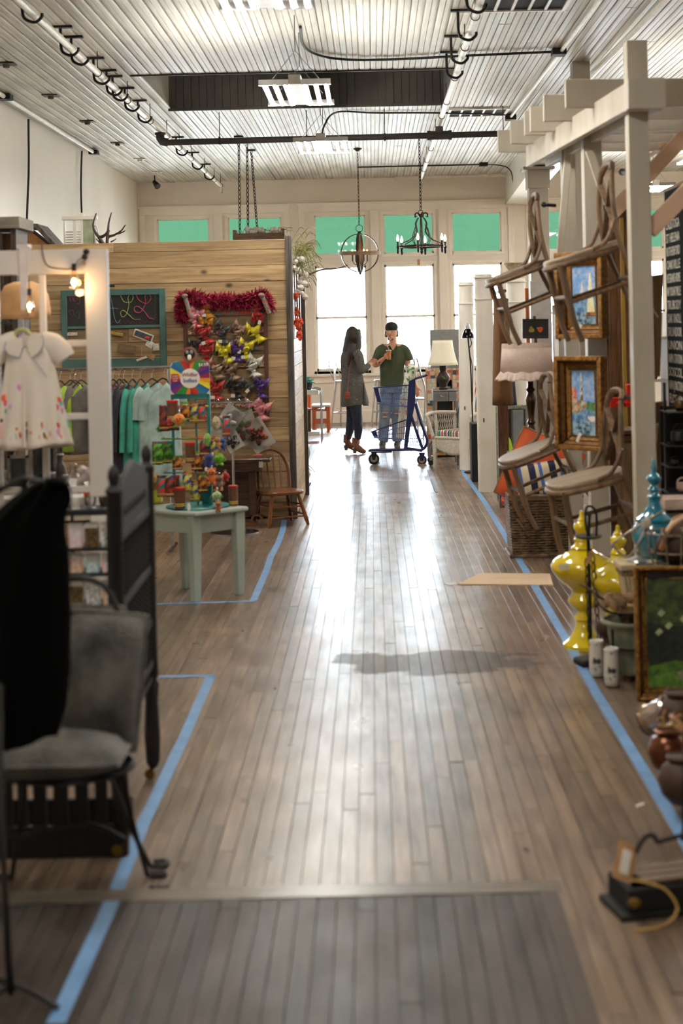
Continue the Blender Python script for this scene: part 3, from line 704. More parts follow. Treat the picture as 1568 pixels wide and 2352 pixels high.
# ================= PINE BOOTH AND WHAT HANGS ON IT =================
YP = 13.46; PX0 = -3.15; PX1 = -.745; PZ = 2.47
m_pine = wood('knotty_pine', (192, 164, 122), (146, 116, 80), rough=.6, axis='X', scale=2.4, knots=True, bump=.1)
m_pine2 = wood('knotty_pine_side', (206, 182, 146), (176, 148, 110), rough=.6, axis='Y', scale=2.4, knots=True, bump=.1)
m_weath = wood('weathered_dark_wood', (98, 90, 82), (52, 46, 42), rough=.8, axis='Z', scale=3, bump=.6)
pw = T('pine_wall', 'booth wall of horizontal knotty pine planks with dark corner posts', 'booth wall', (-1.9, YP, 0))
rp = random.Random(11); z = .02; nbd = 0; hs = []
while z < PZ-.02:
    h = .130*rp.uniform(.93, 1.08); h = min(h, PZ-z); hs.append((z, z+h)); z += h
for i, (a, b) in enumerate(hs):
    off = rp.uniform(0, .006)
    cuts = [PX0, PX1] if i % 3 else [PX0, PX0+rp.uniform(.5, 1.0), PX1]
    for j in range(len(cuts)-1):
        mb = MB().b2((cuts[j]+.001, YP+off, a+.0015), (cuts[j+1]-.001, YP+.03, b-.0015)); pw.part('plank', mb, m_pine, bev=.002)
for i, (a, b) in enumerate(hs):
    if b < 1.83: mb = MB().b2((PX1-.0+.012, YP+.06, a+.0015), (PX1+.04, 15.34, b-.0015)); pw.part('side_plank', mb, m_pine2, bev=.002)
pw.part('corner_post', MB().b2((PX1-.005, YP-.03, 0), (PX1+.05, YP+.06, PZ+.03)), m_weath, bev=.004)
pw.part('corner_post', MB().b2((PX1-.0, 15.34, 0), (PX1+.075, 15.42, PZ)), m_weath, bev=.004)
pw.part('studs', MB().b2((PX0, YP+.035, 0), (PX0+.04, YP+.12, PZ)).b2((-1.9, YP+.035, 0), (-1.86, YP+.12, PZ)).b2((PX0, YP+.035, PZ-.05), (PX1, YP+.12, PZ)), m_oldwood, kind='stuff')
pw.part('backing_board', MB().b2((PX0, YP+.031, 0), (PX1, YP+.034, PZ)), m_oldwood)
pw.part('backing_board', MB().b2((PX1+.004, YP+.07, 0), (PX1+.011, 15.34, 1.8)), m_oldwood)
m_brnw = wood('brown_varnished_wood', (112, 68, 40), (66, 38, 22), rough=.35, axis='Z', scale=4, bump=.1, coat=.3)
for k, (y, zz) in enumerate([(13.8, 2.2), (14.2, 2.28), (14.65, 2.25), (15.1, 2.3)]):
    pw.part('upright_rail', MB().b2((PX1+.005, y, 1.75), (PX1+.04, y+.09, zz)), m_brnw, bev=.003)
# cotton and greenery at the corner
t = T('cotton_garland', 'white cotton and greenery garland on the booth corner post', 'garland', (PX1+.08, 14.3, 2.15)); rr = random.Random(2); mb = MB()
for k in range(26): 
    c = V((PX1+.05+rr.uniform(0, .09), rr.uniform(13.75, 14.9), 2.36-rr.random()**1.5*.42)); mb.ball(c, rr.uniform(.02, .034), 8)
t.part('cotton_bolls', mb, m_cotton, kind='stuff'); mb = MB()
for k in range(90):
    c = V((PX1+.05+rr.uniform(-.03, .06), rr.uniform(13.6, 14.9), 2.47-rr.uniform(0, .3))); d = V((rr.uniform(.0, .13), rr.uniform(-.1, .1), rr.uniform(-.1, .12)))
    mb.tube(smoothp([c, c+d+V((0, 0, .03)), c+d*1.5+V((0, 0, -.04))], 3), .003, 4)
t.part('stems', mb, M('olive_stems', (128, 128, 66), rough=.7), kind='stuff')
mb = MB().tube(smoothp([(PX1+.12, 14.6, 2.18), (PX1+.28, 14.7, 2.24), (PX1+.42, 14.8, 2.25), (PX1+.52, 14.8, 2.28)], 4), [.01]*8+[.006]*5, 6)
t.part('bare_twig', mb, m_weath)
m_coral = M('coral_silk', (226, 84, 50), rough=.7)
def flowers(name, label, cs, r):
    t = T(name, label, 'flowers', cs[0]); mb = MB()
    rr = random.Random(5)
    for c in cs:
        for k in range(7):
            a = rr.uniform(0, 6.3); d = V((math.cos(a)*.6, rr.uniform(-.6, -.1), math.sin(a)))*r
            mb.tube([V(c), V(c)+d*.6, V(c)+d], [r*.15, r*.4, r*.1], 5)
    t.part('petals', mb, m_coral, kind='stuff'); t.part('stem', MB().tube([cs[0], cs[-1]], .004), M('olive_stems', (128, 128, 66)))
flowers('silk_flowers', 'coral silk flowers hanging beside the booth corner post', [(PX1+.05, 14.0, 1.99), (PX1+.06, 14.0, 1.83), (PX1+.04, 14.0, 1.73), (PX1+.075, 13.95, 1.66), (PX1+.09, 13.9, 1.73), (PX1+.08, 13.9, 1.61)], .05)
# ---- teal window frame with chalkboard ----
def px3(px, py, Y): return W(px, py, Y)
YK = YP-.03
m_teal = M('faded_teal_paint', (70, 108, 104), rough=.6, c2=(54, 88, 86), scale=6)
m_board = M('chalkboard_black', (24, 24, 24), rough=.6, c2=(34, 33, 32), scale=5)
q00, q10 = W(140, 670, YK), W(379, 660, YK); kb = W(258, 842, YK)
x0, x1, zt, zb = q00.x, q10.x, (q00.z+q10.z)/2, kb.z
zm = W(258, 751, YK).z
t = T('chalkboard_window', 'old teal window frame with a chalkboard reading hey y\'all in its upper half', 'chalkboard', ((x0+x1)/2, YK, zb))
fw = .052
for (a, b) in (((x0, zb), (x0+fw, zt)), ((x1-fw, zb), (x1, zt))): t.part('stile', MB().b2((a[0], YK-.02, a[1]), (b[0], YK+.018, b[1])), m_teal, bev=.003)
for (a, b) in ((zb, zb+.07), (zt-fw, zt), (zm-.012, zm+.012)): t.part('rail', MB().b2((x0+fw, YK-.018, a), (x1-fw, YK+.016, b)), m_teal, bev=.002)
t.part('chalk_panel', MB().b2((x0+fw, YK-.002, zm+.012), (x1-fw, YK+.006, zt-fw)), m_board)
def chalk(name, pts, r, col, parent=t, k=7):
    pts = [V((p.x, YK-.005, p.z)) for p in (W(a, b, YK) for a, b in pts)]
    return parent.part(name, MB().tube(smoothp(pts, k), r, 5, sq=.5, upv=(0, 1, 0)), M('chalk_'+'_'.join(str(c) for c in col), col, rough=.95, c2=tuple(int(c*.6) for c in col), scale=70))
cg, cp, cb = (186, 204, 110), (226, 92, 120), (110, 160, 170)
chalk('green_letter_l', [(277, 679), (285, 693), (300, 694), (306, 682), (299, 675), (294, 685), (296, 700), (290, 722), (281, 728), (277, 718), (284, 713), (296, 723), (308, 733), (323, 733)], .0062, cg)
chalk('pink_letter_l', [(313, 678), (320, 690), (337, 697), (346, 685), (341, 674), (333, 680), (334, 696), (324, 716), (311, 716), (309, 706), (318, 704), (332, 716), (342, 729), (354, 733)], .0062, cp)
chalk('blue_letter_a', [(253, 676), (258, 700), (263, 730), (270, 742), (277, 733)], .005, cb); chalk('blue_cross_stroke', [(250, 708), (262, 708), (271, 709)], .004, cb, k=2)
chalk('blue_letter_a', [(253, 680), (240, 712), (228, 738)], .005, cb); chalk('green_letter_y', [(200, 684), (208, 704), (222, 708), (226, 690), (222, 720), (210, 742), (200, 736)], .005, cg)
for (nm, pts) in (('pink_letter_h', [(158, 676), (163, 694), (161, 686), (166, 682), (169, 692)]), ('pink_letter_e', [(169, 688), (174, 684), (170, 682), (168, 689), (174, 692)]), ('pink_letter_y', [(176, 682), (178, 689), (183, 680), (183, 696), (177, 697)])):
    chalk(nm, pts, .003, cp, k=4)
chalk('pink_arrow', [(157, 715), (168, 712), (168, 727), (157, 715)], .004, (170, 70, 80), k=2); chalk('green_triangle', [(171, 722), (182, 716), (180, 733), (171, 722)], .004, (110, 130, 80), k=2)
zz = [(250+i*5.5, 741+(4 if i % 2 else -3)) for i in range(19)]; chalk('pink_border', [(a, b-.03*(a-250)) for a, b in zz], .002, (170, 60, 90), k=2)
zz = [(158+i*9, 674+(2 if i % 2 else -2)) for i in range(22)]; chalk('pale_border', [(a, b-.04*(a-158)) for a, b in zz], .0015, (120, 140, 130), k=2)
zz = [(357+(2 if i % 2 else -2), 672+i*4.5) for i in range(14)]; chalk('green_border', zz, .0018, (130, 140, 70), k=2)
t.part('hinge', MB().box(W(256, 661, YK)+V((0, -.02, .015)), (.06, .02, .02)), m_blk)
# small signs hanging in the lower half
m_wht = M('white_card', (232, 228, 220), rough=.7); m_kraft = M('kraft_paper', (186, 140, 92), rough=.8)
sg = [('small framed slate sign with a red heart hanging in the teal window', 329, 771, 46, 18, -22, (70, 76, 84), (220, 216, 206)),
      ('small wooden sign with patterned top hanging in the teal window', 291, 802, 42, 20, -10, (128, 100, 66), (112, 88, 60)),
      ('small yellow and black sign hanging in the teal window', 268, 766, 34, 11, -12, (178, 144, 60), (92, 72, 48)),
      ('square white tag tied in the lower right of the teal window', 344, 790, 16, 15, -35, (226, 222, 212), (226, 222, 212)),
      ('plain white tag behind the square tag in the teal window', 358, 797, 13, 15, 2, (222, 218, 208), (222, 218, 208)),
      ('narrow cream peg tag at the lower right of the teal window', 325, 824, 24, 5, 20, (224, 214, 190), (224, 214, 190)),
      ('small kraft tag with bow at the bottom of the teal window', 348, 820, 14, 12, -30, (176, 136, 88), (176, 136, 88)),
      ('pale label low on the left of the teal window, seen through the white door', 166, 767, 22, 7, 0, (226, 222, 212), (226, 222, 212))]
for (lb, px, py, w_, h_, ang, ci, co) in sg:
    c = W(px, py, YK-.035); sx = w_*YK/F/2; sz = h_*YK/F/2; m = Matrix.Rotation(math.radians(-ang), 3, 'Y')
    s = T('hanging_sign', lb, 'sign', c, 'small signs hanging in the teal window')
    mb = MB().box(c, (sx*2, .008, sz*2), m); s.part('board', mb, M('sign_%d_%d_%d' % co, co, rough=.7))
    s.part('panel', MB().box(c+m@V((0, -.006, 0)), (sx*1.75, .004, sz*1.4), m), M('signp_%d_%d_%d' % ci, ci, rough=.7, c2=tuple(int(a*.75) for a in ci), scale=60))
    if 'heart' in lb:
        s.part('heart', MB().ball(c+m@V((.035, -.012, -.008)), (.018, .004, .014), 8).ball(c+m@V((.05, -.012, -.004)), (.013, .004, .013), 8), M('red_paint', (190, 24, 20), rough=.5))
    s.part('string', MB().tube([c+V((0, 0, sz*.7)), (c.x, YK-.022, min(c.z+.12, zm-.01))], .0012, 4), m_kraft)
# ---- bow board ----
YB2 = YP-.03
bx = [W(427, 800, YB2).x, W(611, 800, YB2).x]; zt = W(520, 690, YB2).z; zb = W(520, 960, YB2).z
t = T('bow_display_frame', 'brown wooden ladder frame crossed by patterned ribbons with hair bows', 'display frame', ((bx[0]+bx[1])/2, YB2, zb))
for x in bx: t.part('post', MB().b2((x-.017, YB2-.02, zb), (x+.017, YB2+.018, zt)), m_brnw, bev=.004)
t.part('top_rail', MB().b2((bx[0], YB2-.02, zt-.03), (bx[1], YB2+.018, zt)), m_brnw)
m_rib1 = M('paisley_ribbon', (70, 150, 140), rough=.7, c2=(190, 70, 60), scale=60, thresh=(.47, .53))
m_rib2 = M('pink_print_ribbon', (214, 190, 160), rough=.7, c2=(150, 60, 66), scale=70, thresh=(.45, .55))
for (py, mm) in ((719, m_rib1), (762, m_rib2), (801, m_rib1), (839, m_rib2), (884, m_rib1), (930, m_rib2)):
    c = W(520, py, YB2); t.part('ribbon', MB().b2((bx[0]+.017, YB2-.008, c.z-.018), (bx[1]-.017, YB2-.003, c.z+.018)), mm)
mk = T('feather_boa', 'magenta feather boa draped along the top of the bow frame', 'feather boa', W(516, 700, YB2-.05))
rr = random.Random(8); path = [V((p.x, YB2-.06, p.z)) for p in (W(a, b, YB2) for a, b in smoothp([V((416, 712, 0)), V((424, 684, 0)), V((440, 678, 0)), V((480, 686, 0)), V((520, 682, 0)), V((560, 684, 0)), V((600, 676, 0)), V((616, 690, 0))], 5)) ] if False else []
bp = smoothp([(418, 725, 0), (420, 690, 0), (440, 681, 0), (480, 690, 0), (520, 688, 0), (560, 690, 0), (598, 678, 0), (616, 700, 0)], 8)
path = [W(p.x, p.y, YB2-.05) for p in bp]
mk.part('cord', MB().tube(path, .018, 6), M('magenta_feather', (158, 6, 54), rough=.95, c2=(100, 2, 32), scale=30, sheen=0))
mb = MB()
for p in path:
    for k in range(60):
        d = V((rr.gauss(0, 1), rr.gauss(0, .7), rr.gauss(0, 1)-.25)).normalized(); L = rr.uniform(.045, .095); a = d.orthogonal().normalized()*.0028
        e = p+d*L+V((0, 0, -.01)); mb.add([p-a, p+a, e+a*1.5, e-a*1.5], [(0, 1, 2, 3)])
        mb.add([p+d*L*.4-a*3, p+d*L*.4+a*3, e], [(0, 1, 2)])
mk.part('feathers', mb, MC['magenta_feather'], kind='stuff', smooth=0)
sc2 = T('patterned_scarf', 'teal and red patterned scarf strip tied on the left end of the feather boa', 'scarf', W(436, 724, YB2-.08), 'patterned scarf strips on the boa')
for (tt, pts) in ((sc2, [(424, 680), (430, 700), (438, 728)]), (T('patterned_scarf', 'teal and red patterned scarf strip tied on the right end of the feather boa', 'scarf', W(618, 720, YB2-.08), 'patterned scarf strips on the boa'), [(600, 678), (608, 694), (618, 720)])):
    pp = [W(a, b, YB2-.11) for a, b in pts]; tt.part('strip', MB().tube(smoothp(pp, 5), .02, 8, sq=.3, upv=(1, 0, 0)), m_rib1)
    tt.part('knot', MB().ball(pp[0], (.03, .02, .022), 8), m_rib1)
def bow(name, label, c, col, s, ang, tag=False):
    """one hair bow: four puffed loops round a knot, folded, with tails"""
    mm = M('satin_%d_%d_%d' % col, col, rough=.38, c2=tuple(int(a*.62) for a in col), scale=7, sheen=.3)
    t = T(name, label, 'hair bow', c, 'hair bows pinned on the ribbons', rot=(0, math.radians(ang), 0), local=True)
    for i, (sx, a) in enumerate(((1, .22), (-1, .22), (1, -.62), (-1, -.62))):
        def fn(u, v, sx=sx, a=a, i=i):
            L = math.sin(u*math.pi*.56)*(1 if i < 2 else .72); w = (.14+1.0*u**.7)*s*(.56 if i < 2 else .4); th = (v-.5)*2
            x = sx*s*.66*L*math.cos(a); z = s*.66*L*math.sin(a)+th*w
            y = -.018+(.012 if i > 1 else 0)-abs(math.sin(u*math.pi))*.035*s/.06*(1-th*th*.55)-.006*math.sin(th*7+i)
            return (x, y, z)
        mb = MB().sheet(8, 6, fn); t.part('loop', mb, mm, smooth=80, solid=.0025)
    t.part('knot', MB().ball((0, -.04, 0), (s*.17, .016, s*.24), 8), mm)
    if tag: t.part('price_tag', MB().box((s*.25, -.07, -s*.35), (.028, .001, .036), (0, .2, 0)), m_wht)
    return t
reds = (176, 16, 12)
bows = [('pale pink bow at the top left of the frame', 453, 718, (226, 150, 160), .060, 20, 0), ('pale pink bow below the top pink one', 448, 740, (228, 150, 156), .055, 70, 0),
 ('mustard yellow bow near the top left', 478, 716, (204, 140, 14), .056, 80, 1), ('lower mustard yellow bow on the left', 474, 738, (206, 142, 16), .056, 10, 0),
 ('red bow under the boa at the right post', 590, 712, reds, .052, 85, 0), ('red bow below it with a white tag, right post', 592, 732, reds, .05, 5, 1),
 ('red bow second row left', 466, 758, reds, .06, 15, 0), ('red bow with white tag left column', 474, 777, reds, .06, 60, 1), ('red bow fourth row left', 474, 800, reds, .058, 10, 0), ('lowest red bow of the left column', 476, 820, reds, .058, 85, 0),
 ('dark grey bow in the second row centre', 510, 752, (62, 64, 62), .056, 35, 0), ('dark grey bow with tag below the first grey one', 514, 776, (58, 60, 60), .054, 80, 1),
 ('taupe bow in the second row', 551, 752, (158, 128, 108), .056, 30, 0), ('taupe bow just below in the centre', 548, 774, (156, 126, 104), .052, 80, 0),
 ('bright yellow bow second row right', 580, 757, (228, 214, 20), .056, 10, 0), ('bright yellow bow right, just below', 592, 772, (228, 214, 20), .056, 60, 0),
 ('yellow bow third row centre left', 514, 800, (222, 212, 24), .062, 5, 0), ('yellow bow hanging lower centre left', 520, 820, (222, 212, 24), .058, 65, 0),
 ('purple bow third row', 545, 798, (74, 24, 122), .056, 5, 1), ('purple bow beneath the third row purple', 546, 816, (72, 22, 118), .056, 90, 1),
 ('yellow bow behind the purple bows', 566, 792, (226, 214, 22), .058, 15, 0), ('yellow bow right of the purple pair, lower', 566, 812, (224, 212, 20), .052, 75, 1),
 ('white bow fourth row right', 585, 828, (222, 220, 214), .056, 20, 0), ('white bow below it on the right', 583, 852, (216, 214, 208), .056, 70, 0),
 ('light brown bow fourth row left', 491, 843, (160, 132, 104), .06, 40, 0), ('light brown bow fourth row, lower left', 498, 856, (156, 126, 98), .056, 70, 0), ('light brown bow fourth row centre', 530, 838, (158, 130, 102), .058, 20, 0), ('light brown bow below centre', 534, 860, (156, 128, 100), .054, 65, 0),
 ('red bow in the bottom row left', 496, 884, (178, 20, 14), .060, 20, 0), ('red bow with tag bottom row, lower', 498, 904, (172, 18, 12), .056, 80, 1),
 ('black bow in the bottom row', 540, 882, (22, 22, 22), .058, 25, 0), ('black bow with tag, bottom row', 544, 900, (20, 20, 20), .056, 80, 1), ('charcoal bow in the bottom row', 568, 886, (52, 54, 50), .058, 30, 1), ('purple bow at the bottom right', 600, 878, (78, 28, 128), .058, 20, 0), ('purple bow at the bottom right corner, lower', 600, 900, (76, 26, 126), .054, 80, 0),
 ('black bow at the left edge of the frame', 448, 790, (20, 20, 22), .055, 0, 0), ('pink bow hanging below the rail at the right', 604, 930, (222, 140, 146), .06, 30, 0), ('pink bow hanging lowest at the right post', 600, 950, (220, 138, 146), .06, 70, 0), ('pink bow behind the plastic bags', 580, 928, (222, 150, 160), .055, 0, 0)]
for (lb, px, py, col, s, ang, tg) in bows: bow('hair_bow', lb, W(px, py, YB2-.012), col, s*1.75, ang, tg)
# ---- clothes rack with children's clothes ----
YR = 11.6
t = T('clothes_rack', 'chrome rail rack of children\'s clothes behind the white door', 'clothes rack', FL(260, 1258))
p, q = W(128, 852, YR), W(392, 840, YR); p.z = q.z = (p.z+q.z)/2
t.part('top_rail', MB().tube([(p.x-.5, YR, p.z), (q.x, YR, p.z)], .013, 8), m_chrome)
for x in (p.x-.4, q.x-.02):
    t.part('upright', MB().tube([(x, YR+.02, .05), (x, YR+.02, p.z)], .014, 8), m_chrome); t.part('foot_bar', MB().tube([(x, YR-.25, .03), (x, YR+.25, .03)], .014, 8), m_chrome)
def garment(name, label, cat, x, Y, zt, w, h, col, yaw=75, sleeve=.5, mat=None, hang=True, flare=1.15, sl_w=.07, group="children's clothes on the chrome rack"):
    """a hollow shirt on a hanger: body sheet front and back, two sleeves"""
    mm = mat or M('cloth_%d_%d_%d' % col, col, rough=.85, c2=tuple(int(a*.7) for a in col), scale=9, sheen=.2)
    t = T(name, label, cat, (x, Y, zt-h), group, rot=(0, 0, math.radians(yaw)), local=True)
    ph = (x*13) % 6
    def body(u, v):
        a = 2*math.pi*u; zz = h*(1-v); sh = min(1, .42+v*6) if v < .1 else 1
        ww = w/2*(sh*(1+(flare-1)*v)); d = .045*(1+.6*v)+.010*math.sin(a*4+ph)*v
        zz -= .0 if v > .02 else 0
        return (ww*math.cos(a), d*math.sin(a)+.008*math.sin(a*7+ph)*v, zz-abs(math.cos(a))*(.05 if v < .12 else 0)*1)
    t.part('body', MB().sheet(28, 12, body), mm, smooth=80, solid=.003)
    if sleeve:
        for s in (-1, 1):
            a = V((s*w*.42, 0, h*.93)); b = a+V((s*.07, .0, -sleeve*.35)); c = a+V((s*.085, .01, -sleeve))
            t.part('sleeve', MB().tube(smoothp([a, b, c], 4), [sl_w*.5]+[sl_w*.62]*4+[sl_w*.5]*4, 10, sq=.55), mm)
    if hang:
        hk = MB().tube(smoothp([(-w*.42, 0, h-.03), (-.03, 0, h+.02), (0, 0, h+.03), (.03, 0, h+.02), (w*.42, 0, h-.03)], 4), .006, 6); t.part('hanger', hk, m_blkm)
        t.part('hanger_hook', MB().tube([(0, 0, h+.03), (0, 0, h+.07)]+arc((0, 0, h+.095), .022, -math.pi/2, math.pi*.9, 8, (1, 0, 0), (0, 0, 1)), .0025, 5), m_chrome)
    return t
m_plaid = M('brown_red_plaid', (186, 160, 124), rough=.85, c2=(66, 34, 28), scale=18, thresh=(.44, .56))
zr = p.z
cl = [('lime green hooded top', 'top', 172, 70, .30, .42, (168, 214, 28)), ('dusty rose cardigan', 'cardigan', 162, 60, .26, .40, (168, 140, 124)), ('grey blouse', 'blouse', 186, 60, .26, .44, (112, 104, 98)),
      ('dark charcoal top', 'top', 138, 75, .28, .44, (52, 46, 46)), ('crimson long-sleeved top', 'top', 248, 80, .28, .46, (196, 24, 60)), ('black hooded jacket', 'jacket', 240, 80, .3, .5, (34, 32, 36)),
      ('brown and red plaid dress', 'dress', 260, 72, .28, .62, None), ('dark navy cardigan', 'cardigan', 284, 78, .3, .56, (38, 34, 52)), ('plum black top', 'top', 274, 70, .28, .5, (46, 36, 50)),
      ('turquoise cardigan, nearer one', 'cardigan', 304, 77, .30, .62, (72, 184, 160)), ('turquoise cardigan, further one', 'cardigan', 323, 75, .30, .60, (58, 168, 146)),
      ('pale mint linen shirt', 'shirt', 349, 60, .30, .60, (176, 200, 192)), ('pale mint shirt with a collar at the rack end', 'shirt', 374, 48, .30, .66, (180, 206, 200))]
for i, (lb, cat, px, yaw, w_, h_, col) in enumerate(cl):
    c = W(px, 880, YR)
    g = garment('hanging_'+{'top': 'pullover'}.get(cat, cat), lb+' on the chrome rack', cat, c.x, YR, zr-.115, w_, h_*1.2, col or (1, 1, 1), yaw, .46 if 'cardigan' in lb else .22 if 'shirt' in cat else .14, m_plaid if col is None else None)
# low wall of bright stock behind the toys
YS = 12.6
t = T('chrome_arm', 'chrome arm with hooks holding the bagged bows', 'display arm', W(545, 925, YS)); t.part('arm', MB().tube([W(484, 926, YS), W(580, 924, YS)], .009, 6), m_chrome)
for px in (500, 522, 548, 568): t.part('hook', MB().tube(arc(W(px, 921, YS), .012, 0, 4.5, 8), .003, 5), m_chrome)
t.part('stand_pole', MB().tube([W(532, 926, YS), (W(532, 926, YS).x, YS, 0.0)], .012, 8), m_chrome); t.part('stand_base', MB().lathe([(.2, 0), (.2, .012), (.03, .03)], (W(532, 926, YS).x, YS, 0)), m_chrome)
m_bag = glassmat('clear_plastic', (.93, .93, .93), .28, .12)
m_xmas = M('red_green_ribbon', (190, 60, 70), rough=.5, c2=(60, 110, 66), scale=26, thresh=(.46, .54))
bags = [('clear bag with a white card and large red and green bow', 560, 985, 66, 88, -18, m_xmas), ('clear bag with orange and black plaid card at the right', 592, 1000, 56, 84, -32, M('orange_black_plaid', (206, 80, 30), rough=.7, c2=(34, 28, 26), scale=40, thresh=(.5, .54))),
        ('clear bag with a white card on the left of the arm', 522, 970, 50, 90, 36, m_wht), ('clear bag with black and white dotted bow, lowest left', 534, 1014, 40, 50, -30, M('black_white_dots', (230, 230, 226), rough=.7, c2=(30, 30, 30), scale=60, thresh=(.55, .6)))]
for i, (lb, px, py, w_, h_, ang, mm) in enumerate(bags):
    c = W(px, py, YS-.02-.03*i); k = YS/F; m = Matrix.Rotation(math.radians(ang), 3, 'Y')
    t = T('bagged_bow', lb, 'packaged bow', c, 'bagged bows on the chrome arm')
    a, b = w_*k/2, h_*k/2
    t.part('card', MB().box(c+m@V((0, .01, 0)), (a*1.9, .002, b*1.7), m), m_wht)
    for j in range(5):
        an = j*1.256+.5; t.part('loop', MB().ball(c+m@V((math.cos(an)*a*.45, -.01, math.sin(an)*a*.45)), (a*.42, .02, a*.24), 10, m@Euler((0, -an, 0)).to_matrix()), mm)
    t.part('plastic_bag', MB().sheet(6, 8, lambda u, v: c+m@V(((u-.5)*2*a*1.08, -.05-.012*math.sin(u*9+v*5), (v-.5)*2*b*1.1))), m_bag, smooth=80)
# ---- dark side table with carved scroll foot behind the toys ----
YT2 = 12.9
a, b = W(505, 1058, YT2), W(620, 1050, YT2); zt = (a.z+b.z)/2
t = T('console_table', 'dark brown wooden side table with a carved scroll foot', 'table', ((a.x+b.x)/2, YT2+.15, 0))
m_dkw = wood('dark_walnut', (92, 56, 34), (50, 30, 18), rough=.35, axis='X', coat=.3, bump=.1)
t.part('table_top', MB().b2((a.x-.25, YT2-.02, zt-.03), (b.x, YT2+.36, zt)), m_dkw, bev=.008)
t.part('apron', MB().b2((a.x-.22, YT2+.01, zt-.11), (b.x-.09, YT2+.33, zt-.03)), m_dkw, bev=.004)
t.part('back_panel', MB().b2((a.x-.22, YT2+.30, .06), (b.x-.12, YT2+.33, zt-.1)), m_dkw)
for x in (a.x-.18, b.x-.16): t.part('leg', MB().b2((x-.03, YT2+.1, .09), (x+.03, YT2+.16, zt-.1)), m_dkw, bev=.006)
for x in (a.x-.18, b.x-.14):
    c = V((x, YT2+.13, .052)); pts = [c+V((math.cos(q)*r, 0, math.sin(q)*r)) for q, r in [(k*.5, .052-.0032*k) for k in range(15)]]
    mb = MB().tube(pts, .012, 6, sq=3.5, upv=(1, 0, 0)).b2((x-.2, YT2+.1, .0), (x, YT2+.16, .03)); t.part('scroll_foot', mb, wood('carved_oak', (150, 100, 56), (90, 56, 30), rough=.45, axis='X', bump=.1))
t.part('price_tag', MB().box(W(599, 1067, YT2-.03), (.035, .002, .05)), m_wht)
single('pink_eraser_box', MB().box(W(592, 1050, YT2+.05)+V((0, 0, .012)), (.075, .03, .02)), M('pink_card', (222, 104, 110), rough=.6), 'small pink box lying on the dark side table', 'box', bev=.004)
# ---- child's spindle-back chair ----
YC = 13.25
def windsor():
    t = T('spindle_chair', 'small brown bentwood spindle-back chair against the booth corner', 'chair', (0, 0, 0), rot=(0, 0, 0), local=True)
    m = wood('honey_brown_wood', (136, 78, 36), (84, 46, 20), rough=.28, axis='Z', coat=.4, bump=.1)
    mb = MB().prism([(x*.19, y*.17, .265) for x, y in [(math.copysign(abs(math.cos(a))**.6, math.cos(a)), math.copysign(abs(math.sin(a))**.6, math.sin(a))) for a in [2*math.pi*k/28 for k in range(28)]]], (0, 0, .03)); t.part('seat', mb, m, bev=.008)
    for sx in (-1, 1):
        for sy in (-1, 1):
            a = V((sx*.12, sy*.11, .27)); b = V((sx*.185, sy*.17, 0))
            t.part('leg', MB().tube([a, a.lerp(b, .25), a.lerp(b, .5), a.lerp(b, .8), b], [.012, .018, .016, .019, .011], 10), m)
    def lp(sx, sy, f): return V((sx*(.12+.065*f), sy*(.11+.06*f), .27*(1-f)))
    for f in (.35, .66):
        for s in (-1, 1):
            t.part('stretcher', MB().tube([lp(s, -1, f), (lp(s, -1, f)+lp(s, 1, f))/2, lp(s, 1, f)], [.007, .010, .007], 8), m)
        t.part('stretcher', MB().tube([lp(-1, -1, f+.05), lp(1, -1, f+.05)], .008, 8), m)
    ay = V((0, .22, .98))
    hoop = [V((-.155, .135, .29)), V((-.165, .165, .42)), V((-.15, .19, .52)), V((-.10, .208, .6)), V((0, .218, .635)), V((.10, .208, .6)), V((.15, .19, .52)), V((.165, .165, .42)), V((.155, .135, .29))]
    t.part('bow_back', MB().tube(smoothp(hoop, 6), .0155, 10), m)
    for x, zz in ((-.09, .60), (-.03, .63), (.03, .63), (.09, .60)): t.part('spindle', MB().tube([(x*.9, .14, .29), (x, .17, .45), (x*1.1, .21, zz)], [.006, .009, .006], 8), m)
    return t
wc = windsor(); c = W(646, 1180, YC); wc.o.location = (c.x, 13.08, 0); wc.o.rotation_euler = (0, 0, math.radians(28))
# ---- mint side table ----
m_mint = M('pale_sage_paint', (176, 188, 180), rough=.42, c2=(158, 170, 162), scale=2, bump=.05)
cf = FL(451, 1382); cr_ = FL(557, 1365); cb_ = FL(427, 1350)
ctr = (cf+cb_)/2
cl_ = ctr*2-cr_
HT = .56
t = T('side_table', 'pale sage green square wooden table holding the toy display', 'table', (ctr.x, ctr.y, 0))
cs = [cf, cr_, cb_, cl_]
for c in cs:
    d = (ctr-c).normalized(); a = V((c.x, c.y, 0))+d*.02
    ang = math.atan2((cr_-cf).y, (cr_-cf).x); m = Matrix.Rotation(ang, 3, 'Z')
    def sq(h, z): return [a+m@V((sx*h, sy*h, z)) for sx, sy in ((-1, -1), (1, -1), (1, 1), (-1, 1))]
    mb = MB().add(sq(.024, 0)+sq(.033, HT-.14)+sq(.033, HT-.03), [(3, 2, 1, 0), (0, 1, 5, 4), (1, 2, 6, 5), (2, 3, 7, 6), (3, 0, 4, 7), (4, 5, 9, 8), (5, 6, 10, 9), (6, 7, 11, 10), (7, 4, 8, 11), (8, 9, 10, 11)])
    t.part('leg', mb, m_mint, bev=.004)
for i in range(4):
    a, b = cs[i], cs[(i+1) % 4]; d = (ctr-(a+b)/2).normalized()*.02
    t.part('apron', MB().bar(V((a.x, a.y, HT-.085))+d, V((b.x, b.y, HT-.085))+d, .02, .11), m_mint)
tc_ = [ctr+(c-ctr)*1.16 for c in cs]
t.part('table_top', MB().prism([(c.x, c.y, HT-.03) for c in tc_], (0, 0, .03)), m_mint, bev=.01)
